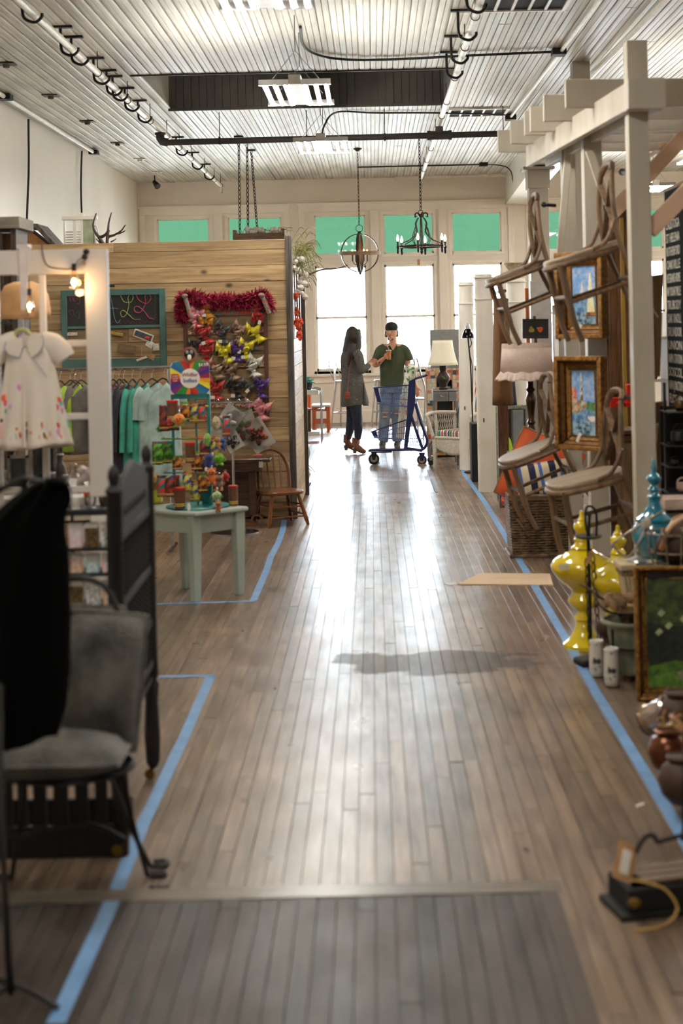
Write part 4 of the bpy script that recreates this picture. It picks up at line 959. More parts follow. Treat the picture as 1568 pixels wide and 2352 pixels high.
# ---- toy display ----
YD = ctr.y; m_tealp = M('teal_plastic', (28, 128, 128), rough=.4)
base = V((W(455, 1170, YD).x, YD, HT))
t = T('toy_display_stand', 'revolving teal wire stand of scented clip toys with a rainbow header sign', 'display stand', base)
t.part('turntable', MB().lathe([(.20, HT), (.205, HT+.006), (.20, HT+.012)], (base.x, base.y, 0), 32), m_tealp)
k = YD/F
zc0 = W(437, 905, YD).z; xl, xr = W(398, 1000, YD).x, W(481, 1000, YD).x
for x in (xl, xr):
    t.part('post', MB().b2((x-.009, YD-.012, HT+.01), (x+.009, YD+.012, zc0)), m_tealp, bev=.002)
t.part('cross_bar', MB().b2((xl, YD-.012, zc0-.03), (xr, YD+.012, zc0)), m_tealp); t.part('cross_bar', MB().b2((xl, YD-.012, W(437, 970, YD).z), (xr, YD+.012, W(437, 966, YD).z)), m_tealp)
t.part('centre_pole', MB().tube([(base.x, YD, HT), (base.x, YD, zc0)], .006, 8), m_tealp)
t.part('stand_side', MB().b2((xr-.06, YD+.02, HT+.01), (xr+.01, YD+.035, HT+.14)), m_tealp, bev=.005)
# header
hx0, hx1, hz0, hz1 = W(392, 860, YD).x, W(482, 860, YD).x, W(437, 905, YD).z, W(437, 829, YD).z; hc = (hx0+hx1)/2; hw = (hx1-hx0)/2
def hout(s=1, n=10):
    r = hw*.32; pts = [(hx0, hz0), (hx1, hz0)]
    pts += [(hx1-r+r*math.cos(a), hz1-r+r*math.sin(a)) for a in [math.pi/2*i/6 for i in range(7)]]+[(hx0+r-r*math.sin(a), hz1-r+r*math.cos(a)) for a in [math.pi/2*i/6 for i in range(7)]]
    return pts
hd = t.part('header_sign', MB().prism([(x, YD-.02, z) for x, z in hout()], (0, .006, 0)), m_wht)
ray = [(150, 20, 60), (220, 120, 20), (230, 210, 30), (40, 130, 50), (20, 120, 140), (60, 40, 130), (170, 20, 40), (226, 160, 20), (50, 140, 60), (20, 100, 160), (120, 30, 110), (200, 40, 30)]
cc = (hc, (hz0+hz1)/2-.005)
op = hout(); 
def edge(a):
    d = (math.cos(a), math.sin(a)); best = 9
    n = len(op)
    for i in range(n):
        (x1_, y1_), (x2_, y2_) = op[i], op[(i+1) % n]; ex, ey = x2_-x1_, y2_-y1_; den = d[0]*ey-d[1]*ex
        if abs(den) < 1e-9: continue
        s = ((x1_-cc[0])*ey-(y1_-cc[1])*ex)/den; u = ((x1_-cc[0])*d[1]-(y1_-cc[1])*d[0])/den
        if s > 0 and -1e-6 <= u <= 1+1e-6: best = min(best, s)
    return (cc[0]+d[0]*best, cc[1]+d[1]*best)
for i in range(24):
    a0, a1 = 2*math.pi*i/24, 2*math.pi*(i+1)/24; e0, e1 = edge(a0), edge(a1)
    t.part('colour_ray', MB().prism([(cc[0], YD-.021, cc[1]), (e0[0], YD-.021, e0[1]), (e1[0], YD-.021, e1[1])], (0, -.0015, 0)), M('ray%d' % (i % 12), ray[i*5 % 12], rough=.5), hd)
t.part('white_disc', MB().lathe([(hw*.5, 0), (hw*.5, .002)], (cc[0], YD-.0225, cc[1]), 28, rot=(math.pi/2, 0, 0)), m_wht, hd)
def txt(tt, s, c, size, col, rotz=0, parent=None, name='lettering', ry=0, sx=1):
    mb = text_mb(s, size, .0006, align='CENTER'); mt = Matrix.Translation(V(c)) @ Euler((math.pi/2, 0, rotz)).to_matrix().to_4x4() @ Matrix.Rotation(ry, 4, 'Z') @ Matrix.Diagonal((sx, 1, 1, 1))
    mb.xf(mt); return tt.part(name, mb, M('ink_%d_%d_%d' % col, col, rough=.6, var=0), parent, smooth=0)
txt(t, 'Whiffer', (cc[0], YD-.0265, cc[1]+.012), .036, (120, 24, 50), parent=hd, sx=.9)
txt(t, 'Sniffers', (cc[0], YD-.0265, cc[1]-.024), .034, (40, 90, 160), parent=hd, sx=.9)
txt(t, '$4.99', (hx1-.04, YD-.024, hz1-.035), .03, (240, 236, 230), parent=hd, sx=.9)
t.part('red_sticker', MB().prism([(hx0+.008+a*.045, YD-.0245, cc[1]-.02+b*.05) for a, b in ((0, .1), (.1, 0), (.9, 0), (1, .1), (1, .9), (.9, 1), (.1, 1), (0, .9))], (0, -.001, 0)), M('red_sticker', (180, 50, 60)), hd)
for i, s_ in enumerate(('SUPER', 'CUTE', 'CLIP')): txt(t, s_, (hx0+.031, YD-.0265, cc[1]+.012-i*.015), .013, (240, 236, 230), parent=hd)
tz = hz1+.045
t.part('oval_topper', MB().lathe([(.05, 0), (.05, .006)], (hc, YD-.018, tz-.008), 20, sx=.88, sy=1.1, rot=(math.pi/2, 0, 0)), M('brown_print', (150, 84, 60), rough=.5)); t.part('topper_face', MB().ball((hc, YD-.026, tz), (.036, .006, .034), 10), m_blkm); t.part('topper_nose', MB().ball((hc, YD-.032, tz-.022), (.014, .006, .02), 8), m_wht)
t.part('topper_eyes', MB().ball((hc-.014, YD-.033, tz+.012), (.01, .003, .012), 8), M('light_grey_print', (150, 150, 150)));  t.part('topper_eyes', MB().ball((hc+.014, YD-.033, tz+.012), (.01, .003, .012), 8), M('light_grey_print', (150, 150, 150)))
hooks = [(375, 934, 470), (392, 932, 460), (365, 1006, 470), (360, 1090, 480), (420, 1090, 530)]
for (py, col, xa, xb) in ((934, (190, 40, 30), 365, 425), (933, (200, 190, 30), 415, 478), (1008, (90, 150, 30), 370, 450), (1006, (220, 90, 20), 450, 500), (1086, (30, 130, 150), 375, 455), (1086, (170, 40, 50), 440, 500)):
    pa, pb = W(xa, py, YD-.12), W(xb, py, YD-.05); t.part('peg_rail', MB().tube([pa, pb], .005, 6), M('peg_%d' % (py+xa), col, rough=.4))
    for f in (.1, .5, .9): 
        c = pa.lerp(pb, f); t.part('peg', MB().tube([c, c+V((0, -.05, .004)), c+V((0, -.055, .014))], .003, 5), m_chrome)
m_foil = [M('toypack_%d' % i, c, rough=.4, c2=c2, scale=40, thresh=(.45, .55)) for i, (c, c2) in enumerate([((44, 30, 30), (150, 50, 40)), ((90, 160, 40), (40, 80, 20)), ((40, 60, 130), (200, 190, 60)), ((30, 110, 120), (200, 60, 40)), ((200, 130, 40), (80, 30, 20))])]
# card packs in rows
pk = [(378, 962, 24, 56, 0), (400, 960, 22, 56, 0), (425, 946, 18, 40, 4), (446, 950, 18, 40, 2), (463, 950, 16, 38, 3), (362, 1042, 24, 50, 1), (384, 1040, 24, 48, 1), (408, 1064, 22, 30, 4), (430, 1108, 20, 44, 2), (448, 1130, 22, 44, 2), (372, 1118, 22, 46, 3), (392, 1118, 22, 46, 0), (408, 1140, 20, 40, 3), (466, 1110, 22, 40, 4), (470, 1030, 20, 30, 0), (500, 1110, 22, 38, 3), (452, 1060, 24, 40, 4), (520, 980, 18, 44, 3), (494, 1030, 20, 40, 2)]
nm = ['leftmost in the top row', 'second in the top row', 'yellow one in the top row', 'blue one in the top row', 'teal one in the top row', 'bright green, left of the middle row', 'bright green, beside its twin in the middle row', 'amber one under the middle row', 'blue one in the lower row', 'blue one low behind the canister', 'teal one at the lower left', 'dark one in the lower row', 'teal one at the bottom left', 'amber one at the lower right', 'dark one behind the plush toys', 'teal one low at the right', 'amber one in the centre', 'teal one high at the right', 'blue one at the right of the middle row']
for i, (px, py, w_, h_, ci) in enumerate(pk):
    c = W(px, py, YD-.10-.02*(i % 3)); tt = T('toy_pack', 'small bagged toy on the teal stand, '+nm[i], 'toy pack', c, 'bagged toys on the teal stand')
    a, b = w_*k/2, h_*k/2
    tt.part('bag', MB().sheet(4, 6, lambda u, v: c+V(((u-.5)*2*a, -.015*math.sin(u*math.pi)*math.sin(v*math.pi), (v-.5)*2*b))), m_foil[ci], solid=.006)
    tt.part('header_card', MB().box(c+V((0, -.004, b)), (a*2, .004, .016)), m_foil[(ci+2) % 5]); tt.part('rainbow_strip', MB().box(c+V((0, -.012, -b*.75)), (a*1.9, .006, .012)), stripes('rainbow', [(180, 30, 30), (220, 140, 20), (220, 210, 40), (40, 140, 60), (30, 80, 160)], 2, .012, .5))
# striped canisters with red lids
m_can = M('black_canister_print', (26, 24, 26), rough=.35, c2=(96, 60, 40), scale=45, thresh=(.60, .66))
m_redlid = M('red_plastic_lid', (190, 34, 26), rough=.35)
cans = [('black canister with red lid hanging at the upper left of the stand', 396, 946, -.14, .060), ('black canister with red lid in the middle of the stand', 437, 1042, -.12, .055), ('black canister standing on the table front left of the stand', 413, 1164, -.17, .058), ('black canister standing on the table right of the stand', 536, 1158, .0, .05), ('dark canister with red lid low on the stand', 402, 1118, -.10, .05)]
for i, (lb, px, py, dy, r) in enumerate(cans):
    c = W(px, py, YD+dy); h = .115 
    if 'table' in lb: c.z = HT+.001 if i != 2 else HT+.013
    else: c.z -= h/2
    tt = T('toy_canister', lb, 'canister', c, 'dark canisters with red lids')
    rr_ = r*.58
    tt.part('tube', MB().lathe([(rr_, 0), (rr_, h)], c, 20), m_can); tt.part('lid', MB().lathe([(rr_*1.08, 0), (rr_*1.1, .012), (rr_*.95, .016)], c+V((0, 0, h)), 20), m_redlid); tt.part('rainbow_band', MB().lathe([(rr_*1.01, 0), (rr_*1.01, .02)], c+V((0, 0, .012)), 20), stripes('rainbow', [(180, 30, 30)], 2, .012))
# plush toys
def plush(lb, px, py, dy, r, col, kind=0, col2=None, face=True):
    c = W(px, py, YD+dy); mm = M('plush_%d_%d_%d' % col, col, rough=.95, c2=tuple(int(a*.7) for a in col), scale=40, bump=.5, bscale=200, sheen=.5)
    m2 = mm if not col2 else M('plush_%d_%d_%d' % col2, col2, rough=.95, bump=.5, bscale=200)
    tt = T('plush_toy', lb, 'plush toy', (c.x, c.y, c.z-r), 'clip-on plush toys on the teal stand')
    if kind == 0:
        tt.part('body', MB().ball(c, (r, r*.8, r), 14), mm)
        for s in (-1, 1): tt.part('foot', MB().ball(c+V((s*r*.5, -r*.3, -r*.95)), (r*.35, r*.35, r*.25), 8), m2); tt.part('arm', MB().ball(c+V((s*r*.98, -r*.2, -.1*r)), (r*.3, r*.25, r*.35), 8), m2)
    elif kind == 1:
        tt.part('body', MB().ball(c+V((0, 0, -r*.5)), (r*.7, r*.6, r*.8), 12), mm); tt.part('head', MB().ball(c+V((0, 0, r*.5)), (r*.7, r*.65, r*.65), 12), mm)
        for s in (-1, 1):
            tt.part('ear', MB().ball(c+V((s*r*.55, 0, r*1.05)), (r*.22, r*.15, r*.3), 8), m2); tt.part('leg', MB().ball(c+V((s*r*.45, -r*.3, -r*1.35)), (r*.28, r*.3, r*.4), 8), m2); tt.part('arm', MB().ball(c+V((s*r*.8, -r*.2, -r*.4)), (r*.22, r*.22, r*.42), 8, (0, s*.5, 0)), mm)
    else:
        tt.part('body', MB().ball(c, (r*.72, r*.6, r*1.35), 14), mm); tt.part('stem', MB().tube([c+V((0, 0, r*1.3)), c+V((r*.2, 0, r*1.6))], r*.15), m2)
    h = .45*r if kind == 1 else .1*r
    if face:
        for s in (-1, 1): tt.part('eye', MB().ball(c+V((s*r*.28, -r*.78 if kind != 1 else -r*.62, h+.1*r)), r*.12, 8), m_blkm)
        tt.part('mouth', MB().tube(arc(c+V((0, -r*.80 if kind != 1 else -r*.66, h-.12*r)), r*.2, math.pi*1.1, math.pi*1.9, 6), r*.04, 4), m_blkm)
    tt.part('clip_ring', MB().tube(arc(c+V((0, 0, r*1.3)), r*.25, 0, 6.283, 10)[:-1], .0018, 4, closed=True), m_chrome)
plush('round orange plush with a dark grin at the top left of the stand', 411, 964, -.2, .038, (232, 130, 36), 0, (120, 170, 40))
plush('small red plush beside the grinning orange one', 391, 967, -.17, .022, (206, 40, 30), 0)
plush('pale green plush pod high on the right of the stand', 476, 1010, -.15, .032, (150, 200, 90), 2, (90, 150, 40))
plush('cream plush with purple trim at the upper right of the stand', 496, 972, -.1, .034, (224, 200, 160), 2, (110, 60, 120))
plush('tan plush animal at the right of the stand', 499, 1016, -.1, .03, (206, 150, 90), 1)
plush('blue plush at the middle right of the stand', 480, 1058, -.14, .04, (30, 50, 140), 1, (220, 220, 215))
plush('bright green round plush at the right of the stand', 503, 1054, -.1, .036, (120, 200, 30), 0)
plush('orange plush fox-shaped, lower right of the stand', 486, 1092, -.16, .038, (232, 120, 24), 1)
plush('grey brown monkey-like plush at the lower right', 504, 1106, -.15, .034, (150, 110, 84), 1, (206, 160, 120))
plush('red plush ring at the far right of the stand', 517, 1094, -.08, .026, (206, 30, 26), 0)
plush('blue plush behind the green round one', 511, 1018, -.04, .028, (50, 90, 180), 1)
plush('spotted pale green plush near the table edge', 498, 1140, -.17, .032, (176, 206, 140), 0, (90, 110, 60))
plush('small brown plush hanging over the table edge', 501, 1162, -.2, .024, (196, 126, 56), 1)
plush('green plush on the left edge of the stand', 366, 985, -.08, .018, (70, 150, 40), 0)
plush('small yellow green plush low on the stand', 424, 1118, -.14, .018, (150, 200, 50), 0)
plush('red apple plush behind the top bar', 468, 958, -.06, .018, (210, 40, 40), 0)
plush('tan plush bear behind the top bar', 446, 958, -.06, .018, (206, 150, 90), 1)
single('white_jar', MB().lathe([(.011, HT), (.012, HT+.03), (.008, HT+.034), (.008, HT+.045)], (W(433, 1160, YD-.2).x, YD-.2, .002), 12), m_wht, 'tiny white jar standing on the front of the sage table', 'jar')
# bag of raffia at the rack foot
c = W(352, 1150, 9.95); t = T('raffia_bag', 'yellow green gift bag with long straw raffia on the back corner of the sage table', 'gift bag', (c.x, 10.0, HT))
t.part('bag', MB().b2((c.x-.055, 9.96, HT+.001), (c.x+.05, 10.05, HT+.09)), M('lime_bag', (176, 180, 34), rough=.6), bev=.01)
mb = MB(); rr = random.Random(6); zq = HT+.09
for i in range(70):
    a = V((c.x+rr.uniform(-.06, .05), 10.0+rr.uniform(-.03, .03), zq-.03)); mb.tube(smoothp([a, a+V((rr.uniform(-.04, .04), -.02, .07)), a+V((rr.uniform(-.05, .02)-.02, -.03, .13+rr.uniform(-.04, .02)))], 3), .003, 4)
t.part('raffia', mb, M('straw_raffia', (206, 172, 110), rough=.8), kind='stuff')
t.part('orange_bow', MB().ball((c.x-.02, 9.97, zq+.13), (.03, .02, .02), 8), M('orange_satin', (220, 90, 20), rough=.4))

# orange wheeled case behind the carved bed panel
c = FL(335, 1345); t = T('wheeled_case', 'orange wheeled case with black casters, mostly hidden behind the dark carved panel', 'case', c)
t.part('shell', MB().sheet(20, 12, lambda u, v: (c.x-.12+.15*math.cos(u*2*math.pi)*math.sin(.25+v*2.6)**.35, c.y+.1*math.sin(u*2*math.pi), .05+.36*v)), M('orange_shell', (206, 92, 18), rough=.45), solid=.004)
for dx in (-.2, .0): t.part('caster', MB().lathe([(.03, -.012), (.034, 0), (.03, .012)], c+V((dx, 0, .034)), 14, rot=(math.pi/2, 0, 0)), m_blkm)
# ================= PEOPLE =================
def PT(px, py, Y, dy=0): return W(px, py, Y+dy)
def limb(mb, Y, pts, n=12, k=3, sq=1.0):
    """pts: (px, py, dy, radius px)"""
    P = smoothp([W(a, b, Y+d) for a, b, d, r in pts], k)
    rr = smoothp([(r*Y/F, 0, 0) for a, b, d, r in pts], k)
    mb.tube(P, [q.x for q in rr], n, sq=sq, upv=(1, 0, 0)); return mb
def fingers(mb, Y, base, dirs, r=.0075):
    """each finger its own bent, tapering chain: base point, list of polylines (in metres offsets)"""
    for pts in dirs:
        P = smoothp([base+V(p) for p in pts], 3); n = len(P); mb.tube(P, [r*(1-.25*i/n) for i in range(n)], 7); mb.ball(P[-1], r*.75, 6)
m_skin = M('light_skin', (214, 160, 132), rough=.5, c2=(204, 146, 118), scale=8, sss=.1)
m_hair1 = M('dark_brown_hair', (58, 42, 36), rough=.45, c2=(34, 24, 20), scale=30, stretch=(8, 8, 1), bump=.4, bscale=40)
m_hair2 = M('brown_hair', (104, 72, 48), rough=.55, c2=(76, 52, 34), scale=40, bump=.4, bscale=60)
# ---- woman ----
YW = 20.1
t = T('person', 'woman with long dark hair in a grey marled cardigan and dark jeans, facing the man', 'person', FL(808, 1038)); 
mb = MB()
limb(mb, YW, [(812, 775, 0, 10), (811, 792, 0, 9.5), (808, 806, 0, 12)])                        # neck
mb.ball(PT(814, 772, YW), (.082, .085, .112), 14); mb.ball(PT(829, 774, YW), (.018, .016, .024), 8); mb.ball(PT(825, 785, YW), (.035, .04, .03), 8)
limb(mb, YW, [(809, 803, 0, 18), (808, 830, 0, 20), (809, 865, 0, 17), (810, 900, 0, 21), (812, 925, 0, 21)], sq=.95)   # trunk
for dx, dyy in ((-4, .07), (6, -.07)):
    limb(mb, YW, [(811+dx, 915, dyy, 13), (812+dx, 945, dyy, 11.5), (811+dx*1.6, 972, dyy, 8.5), (811+dx*1.9, 985, dyy, 8.3), (808+dx*2.2, 1006, dyy, 5.5), (808+dx*2.2, 1020, dyy, 5.5)])
limb(mb, YW, [(822, 812, -.16, 9), (826, 832, -.17, 8), (829, 850, -.17, 7), (840, 845, -.15, 6), (848, 838, -.12, 4.6), (852, 835, -.10, 4.2)])
limb(mb, YW, [(822, 812, .16, 9), (828, 832, .17, 8), (836, 846, .15, 7), (846, 836, .1, 5), (851, 831, .08, 4.2)])
for yy in (-.10, .08):
    h = W(855, 833 if yy < 0 else 829, YW+yy); mb.ball(h, (.035, .018, .03), 10)
    fingers(mb, YW, h, [[(.02, -.012, .018), (.05, -.014, .02), (.065, -.014, .004)], [(.025, -.004, .008), (.06, -.004, .006), (.075, -.004, -.012)], [(.022, .004, 0), (.055, .004, -.008), (.068, .004, -.024)], [(.018, .012, -.008), (.044, .012, -.018), (.052, .012, -.03)], [(.0, -.015, .02), (.02, -.03, .035), (.04, -.032, .036)]])
t.part('body', mb, m_skin, remesh=.007, smoothit=3)
mb = MB(); 
limb(mb, YW, [(812, 766, 0, 15), (808, 776, .0, 17), (805, 792, .01, 17), (802, 808, .0, 17), (798, 822, -.01, 13), (791, 834, -.02, 7), (785, 842, -.02, 2.5)], sq=.85)
limb(mb, YW, [(817, 760, -.02, 12), (822, 776, -.05, 8), (823, 795, -.08, 7), (820, 812, -.10, 5), (818, 826, -.1, 2)])
limb(mb, YW, [(810, 790, -.07, 10), (806, 812, -.1, 10), (802, 830, -.1, 6), (799, 844, -.1, 2)])
mb.ball(PT(809, 770, YW), (.094, .104, .122), 14)
t.part('hair', mb, m_hair1, remesh=.009, smoothit=3)
m_card = M('marled_grey_knit', (124, 120, 114), rough=.95, c2=(38, 37, 36), scale=130, thresh=(.38, .6), stretch=(1, 1, 2.4), bump=.5, bscale=200)
mb = MB()
limb(mb, YW, [(809, 800, 0, 15), (808, 812, 0, 24), (807, 832, 0, 26), (808, 862, 0, 25), (811, 895, 0, 29), (813, 915, 0, 32), (815, 931, 0, 33)], sq=.8)
cardo = t.part('cardigan', mb, m_card, remesh=.012, smoothit=2)
for yy, dz in ((-.165, 0), (.165, 0)):
    mb = MB(); limb(mb, YW, [(818, 808, yy*.8, 10), (823, 818, yy, 11.5), (827, 835, yy*1.05, 10.5), (829, 850, yy*1.0, 9.5), (838, 846, yy*.95, 8), (848, 838, yy*.7, 6)]); t.part('sleeve', mb, m_card, remesh=.011, smoothit=2)
t.part('open_hem', MB().sheet(6, 8, lambda u, v: W(834+u*10*(.2+v), 880+v*52, YW-.1-.04*math.sin(u*3))), m_card, solid=.008, smooth=80)
m_dj = M('dark_denim', (44, 48, 66), rough=.8, c2=(28, 30, 44), scale=14)
mb = MB()
for dx, dyy in ((-4, .07), (6, -.07)):
    limb(mb, YW, [(811+dx*.3, 908, dyy*.5, 9), (811+dx*.7, 925, dyy*.9, 14), (812+dx, 945, dyy, 13), (811+dx*1.6, 972, dyy, 10), (811+dx*1.9, 985, dyy, 10), (808+dx*2.2, 1005, dyy, 7.5), (808+dx*2.2, 1010, dyy, 7.5)])
t.part('jeans', mb, m_dj, remesh=.009, smoothit=2)
m_boot = M('brown_leather', (126, 76, 52), rough=.4, c2=(96, 56, 38), scale=9, bump=.1)
for dx, dyy, by in ((-12, .07, 1034), (10, -.07, 1041)):
    x = 808+dx*.9
    P = lambda a, b: W(x+a, by+b, YW+dyy); mb = MB()
    mb.tube([P(0, -36), P(-1, -26), P(-1, -17)], [.05, .047, .05], 12, sq=.85, upv=(1, 0, 0))
    mb.tube(smoothp([P(-4, -16), P(4, -13), P(13, -6), P(20, -3.5), P(23, -2.5)], 3), [.042]*3+[.043]*3+[.036]*3+[.026]*3+[.014], 12, sq=.85, upv=(0, 0, 1))
    t.part('boot', mb, m_boot, remesh=.008, smoothit=3)
    t.part('boot_heel', MB().prism([P(-8, -12)+V((0, -.03, 0)), P(3, -10)+V((0, -.03, 0)), P(1, 0)+V((0, -.025, 0)), P(-6, 0)+V((0, -.025, 0))], (0, .06, 0)), M('boot_heel_brown', (92, 62, 44), rough=.5), bev=.004)
    t.part('boot_sole', MB().prism([P(0, -8)+V((0, -.03, 0)), P(12, -2.5)+V((0, -.034, 0)), P(23, -1.2)+V((0, -.02, 0)), P(23, 0)+V((0, -.02, 0)), P(12, 0)+V((0, -.034, 0)), P(0, -5.5)+V((0, -.03, 0))], (0, .06, 0)), M('boot_heel_brown', (92, 62, 44)))
t2 = T('crossbody_bag', 'small rust leather crossbody bag on a thin strap worn by the woman', 'bag', W(797, 915, YW-.2))
m_rust = M('rust_leather', (150, 70, 44), rough=.45)
t2.part('strap', MB().tube(smoothp([W(813, 803, YW-.11), W(808, 822, YW-.19), W(803, 850, YW-.21), W(799, 880, YW-.215), W(798, 903, YW-.24)], 4), .006, 6, sq=.5), m_rust)
t2.part('pouch', MB().box(W(797, 909, YW-.245), (.07, .05, .10), (0, .15, 0)), m_rust, bev=.014); t2.part('flap', MB().box(W(797, 905, YW-.275), (.066, .012, .05), (0, .15, 0)), m_rust, bev=.004)
# ---- man ----
YM = 21.0
t = T('person', 'man in green V-neck T-shirt, ripped jeans and backwards black cap, holding a drink', 'person', FL(898, 1028))
mb = MB()
hc = W(899, 764, YM); k = YM/F
mb.ball(hc+V((0, 0, .01)), (.073, .092, .112), 16); mb.ball(hc+V((-.012, -.02, -.065)), (.052, .066, .055), 12)                # skull and jaw
mb.ball(hc+V((-.03, -.088, -.012)), (.013, .022, .02), 8); mb.tube([hc+V((-.022, -.082, .02)), hc+V((-.03, -.098, -.014))], [.009, .013], 8)  # nose
mb.ball(hc+V((-.025, -.078, .026)), (.045, .014, .010), 8); mb.ball(hc+V((-.026, -.082, -.052)), (.022, .012, .009), 8); mb.ball(hc+V((-.022, -.07, -.092)), (.024, .02, .02), 8)
for s in (-1, 1): mb.ball(hc+V((s*.076, .0, -.01)), (.012, .02, .032), 8)
limb(mb, YM, [(901, 772, .01, 9), (902, 785, .0, 9), (901, 796, .0, 12)])
limb(mb, YM, [(901, 790, 0, 20), (901, 803, 0, 27), (901, 835, 0, 25), (901, 865, 0, 23), (902, 890, 0, 24)], sq=.62)
for sx, pts in ((-1, [(875, 803, 0, 10.5), (867, 820, -.03, 8), (861, 836, -.06, 7), (866, 836, -.12, 7), (875, 828, -.18, 5.2), (882, 822, -.22, 4)]),
                (1, [(927, 803, 0, 10.5), (934, 822, 0, 8), (937, 842, -.02, 7), (945, 862, -.1, 6.2), (954, 884, -.2, 4.2), (957, 890, -.22, 4)])): limb(mb, YM, pts)
h = W(886, 818, YM-.24); mb.ball(h, (.032, .026, .042), 10)
fingers(mb, YM, h, [[(.0, -.01, .032), (.03, -.035, .034), (.058, -.03, .033)], [(.002, -.014, .014), (.034, -.042, .014), (.064, -.034, .013)], [(.002, -.014, -.006), (.034, -.042, -.006), (.062, -.034, -.007)], [(.002, -.01, -.024), (.03, -.036, -.025), (.054, -.03, -.026)], [(.0, .01, .03), (.03, .022, .045), (.056, .012, .048)]], .0085)
h = W(959, 894, YM-.24); mb.ball(h, (.036, .022, .034), 10)
fingers(mb, YM, h, [[(.012, -.015, -.02), (.02, -.02, -.055), (.012, -.012, -.085)], [(.0, -.018, -.024), (.004, -.024, -.062), (-.004, -.014, -.095)], [(-.014, -.015, -.022), (-.014, -.02, -.058), (-.02, -.012, -.088)], [(-.026, -.01, -.014), (-.03, -.014, -.044), (-.034, -.008, -.07)], [(.026, -.004, .0), (.046, -.01, -.02), (.05, -.014, -.046)]], .0085)
for dx, pts in ((-1, [(889, 885, 0, 14), (885, 925, 0, 12.5), (883, 952, -.02, 10), (882, 965, -.02, 9.8), (880, 990, 0, 8.5), (879, 1012, 0, 6.2), (878, 1021, 0, 6)]), (1, [(915, 885, 0, 14), (914, 925, 0, 12.5), (912, 952, -.02, 10), (912, 965, -.02, 9.8), (912, 990, 0, 8.5), (912, 1012, 0, 6.2), (912, 1021, 0, 6)])): limb(mb, YM, pts)
t.part('body', mb, m_skin, remesh=.007, smoothit=3)
for s in (-1, 1):
    e = hc+V((-.026+s*.028, -.084+(.012 if s > 0 else .002), .012)); t.part('eye', MB().ball(e, (.009, .004, .0045), 8), m_wht); t.part('iris', MB().ball(e+V((-.002, -.005, 0)), (.0048, .003, .0046), 6), M('dark_iris', (50, 36, 28)))
    t.part('eyebrow', MB().tube([e+V((-.014, -.004, .015)), e+V((.0, -.007, .019)), e+V((.014, .0, .015))], .004, 5), m_hair2)
t.part('lips', MB().ball(hc+V((-.026, -.094, -.052)), (.018, .006, .006), 8), M('lips', (186, 110, 98), rough=.5))
mb = MB().ball(hc+V((-.016, -.052, -.088)), (.044, .030, .024), 12).ball(hc+V((-.026, -.085, -.038)), (.020, .012, .005), 8); t.part('beard', mb, m_hair2, remesh=.004, smoothit=1)
mb = MB()
for s in (-1, 1):
    mb.ball(hc+V((s*.078, .02, .0)), (.018, .042, .034), 10)
    mb.ball(hc+V((s*.074, .03, -.045)), (.02, .03, .022), 8)
    limb(mb, YM, [(899+s*12.5, 763, .0, 3), (899+s*13, 769, .02, 3), (899+s*14, 773, .03, 2)])
mb.ball(hc+V((.0, .06, -.04)), (.07, .05, .05), 12)
t.part('hair', mb, m_hair2, remesh=.008, smoothit=2)
m_cap = M('black_cap_cloth', (36, 35, 36), rough=.85)
mb = MB().lathe([(.088, .0), (.092, .03), (.086, .065), (.06, .098), (.02, .112), (0, .114)], hc+V((.0, .004, .035)), 24, sx=.96, sy=1.15); capo = t.part('cap', mb, m_cap, solid=.004, smooth=80)
t.part('cap_strap', MB().tube(arc(hc+V((-.01, -.10, .04)), .03, 0, math.pi, 8), .005, 5), m_cap, capo); t.part('cap_brim', MB().ball(hc+V((.02, .13, .03)), (.07, .07, .012), 12), m_cap, capo)
m_tee = M('olive_green_cotton', (84, 92, 66), rough=.9, c2=(68, 76, 54), scale=7, bump=.15, bscale=18)
mb = MB(); limb(mb, YM, [(901, 791, 0, 14), (901, 796, 0, 24), (901, 812, 0, 30.5), (900, 840, 0, 29), (900, 865, 0, 28), (901, 886, 0, 29.5)], sq=.66, n=16)
for pts in ([(884, 800, 0, 12), (873, 806, 0, 12), (866, 822, -.02, 11), (863, 829, -.03, 10.5)], [(918, 800, 0, 12), (929, 806, 0, 12), (937, 820, 0, 11), (939, 828, 0, 10.5)]): limb(mb, YM, pts)
tee = t.part('tshirt', mb, m_tee, remesh=.011, smoothit=2)
vn = [W(894, 793, YM-.14), W(902, 806, YM-.175), W(911, 793, YM-.14)]
t.part('neck_opening', MB().prism([vn[0]+V((0, -.028, 0)), vn[1]+V((0, -.030, .0)), vn[2]+V((0, -.028, 0)), W(902, 789, YM-.15)], (0, .02, 0)), m_skin, tee)
t.part('neck_band', MB().tube([vn[0]+V((0, -.03, 0)), vn[1]+V((0, -.034, 0)), vn[2]+V((0, -.03, 0))], .006, 6), m_tee, tee)
m_lj = M('ripped_light_denim', (150, 164, 182), rough=.85, c2=(92, 106, 128), scale=9, bump=.2, bscale=30)
mb = MB(); limb(mb, YM, [(901, 880, 0, 28), (901, 892, 0, 28), (901, 902, 0, 26)], sq=.66, n=16)
for pts in ([(889, 890, 0, 17), (885, 925, 0, 15), (883, 955, -.02, 13), (881, 985, 0, 12.5), (880, 1008, 0, 12), (879, 1014, 0, 11)], [(915, 890, 0, 17), (914, 925, 0, 15), (912, 955, -.02, 13), (912, 985, 0, 12.5), (912, 1008, 0, 12), (912, 1014, 0, 11)]): limb(mb, YM, pts)
jn = t.part('jeans', mb, m_lj, remesh=.011, smoothit=2)
for (a, b, w_) in ((884, 948, .05), (884, 958, .035), (911, 950, .04)): 
    c = W(a, b, YM-.105); t.part('knee_rip', MB().ball(c, (w_, .012, .012), 10), m_skin, jn)
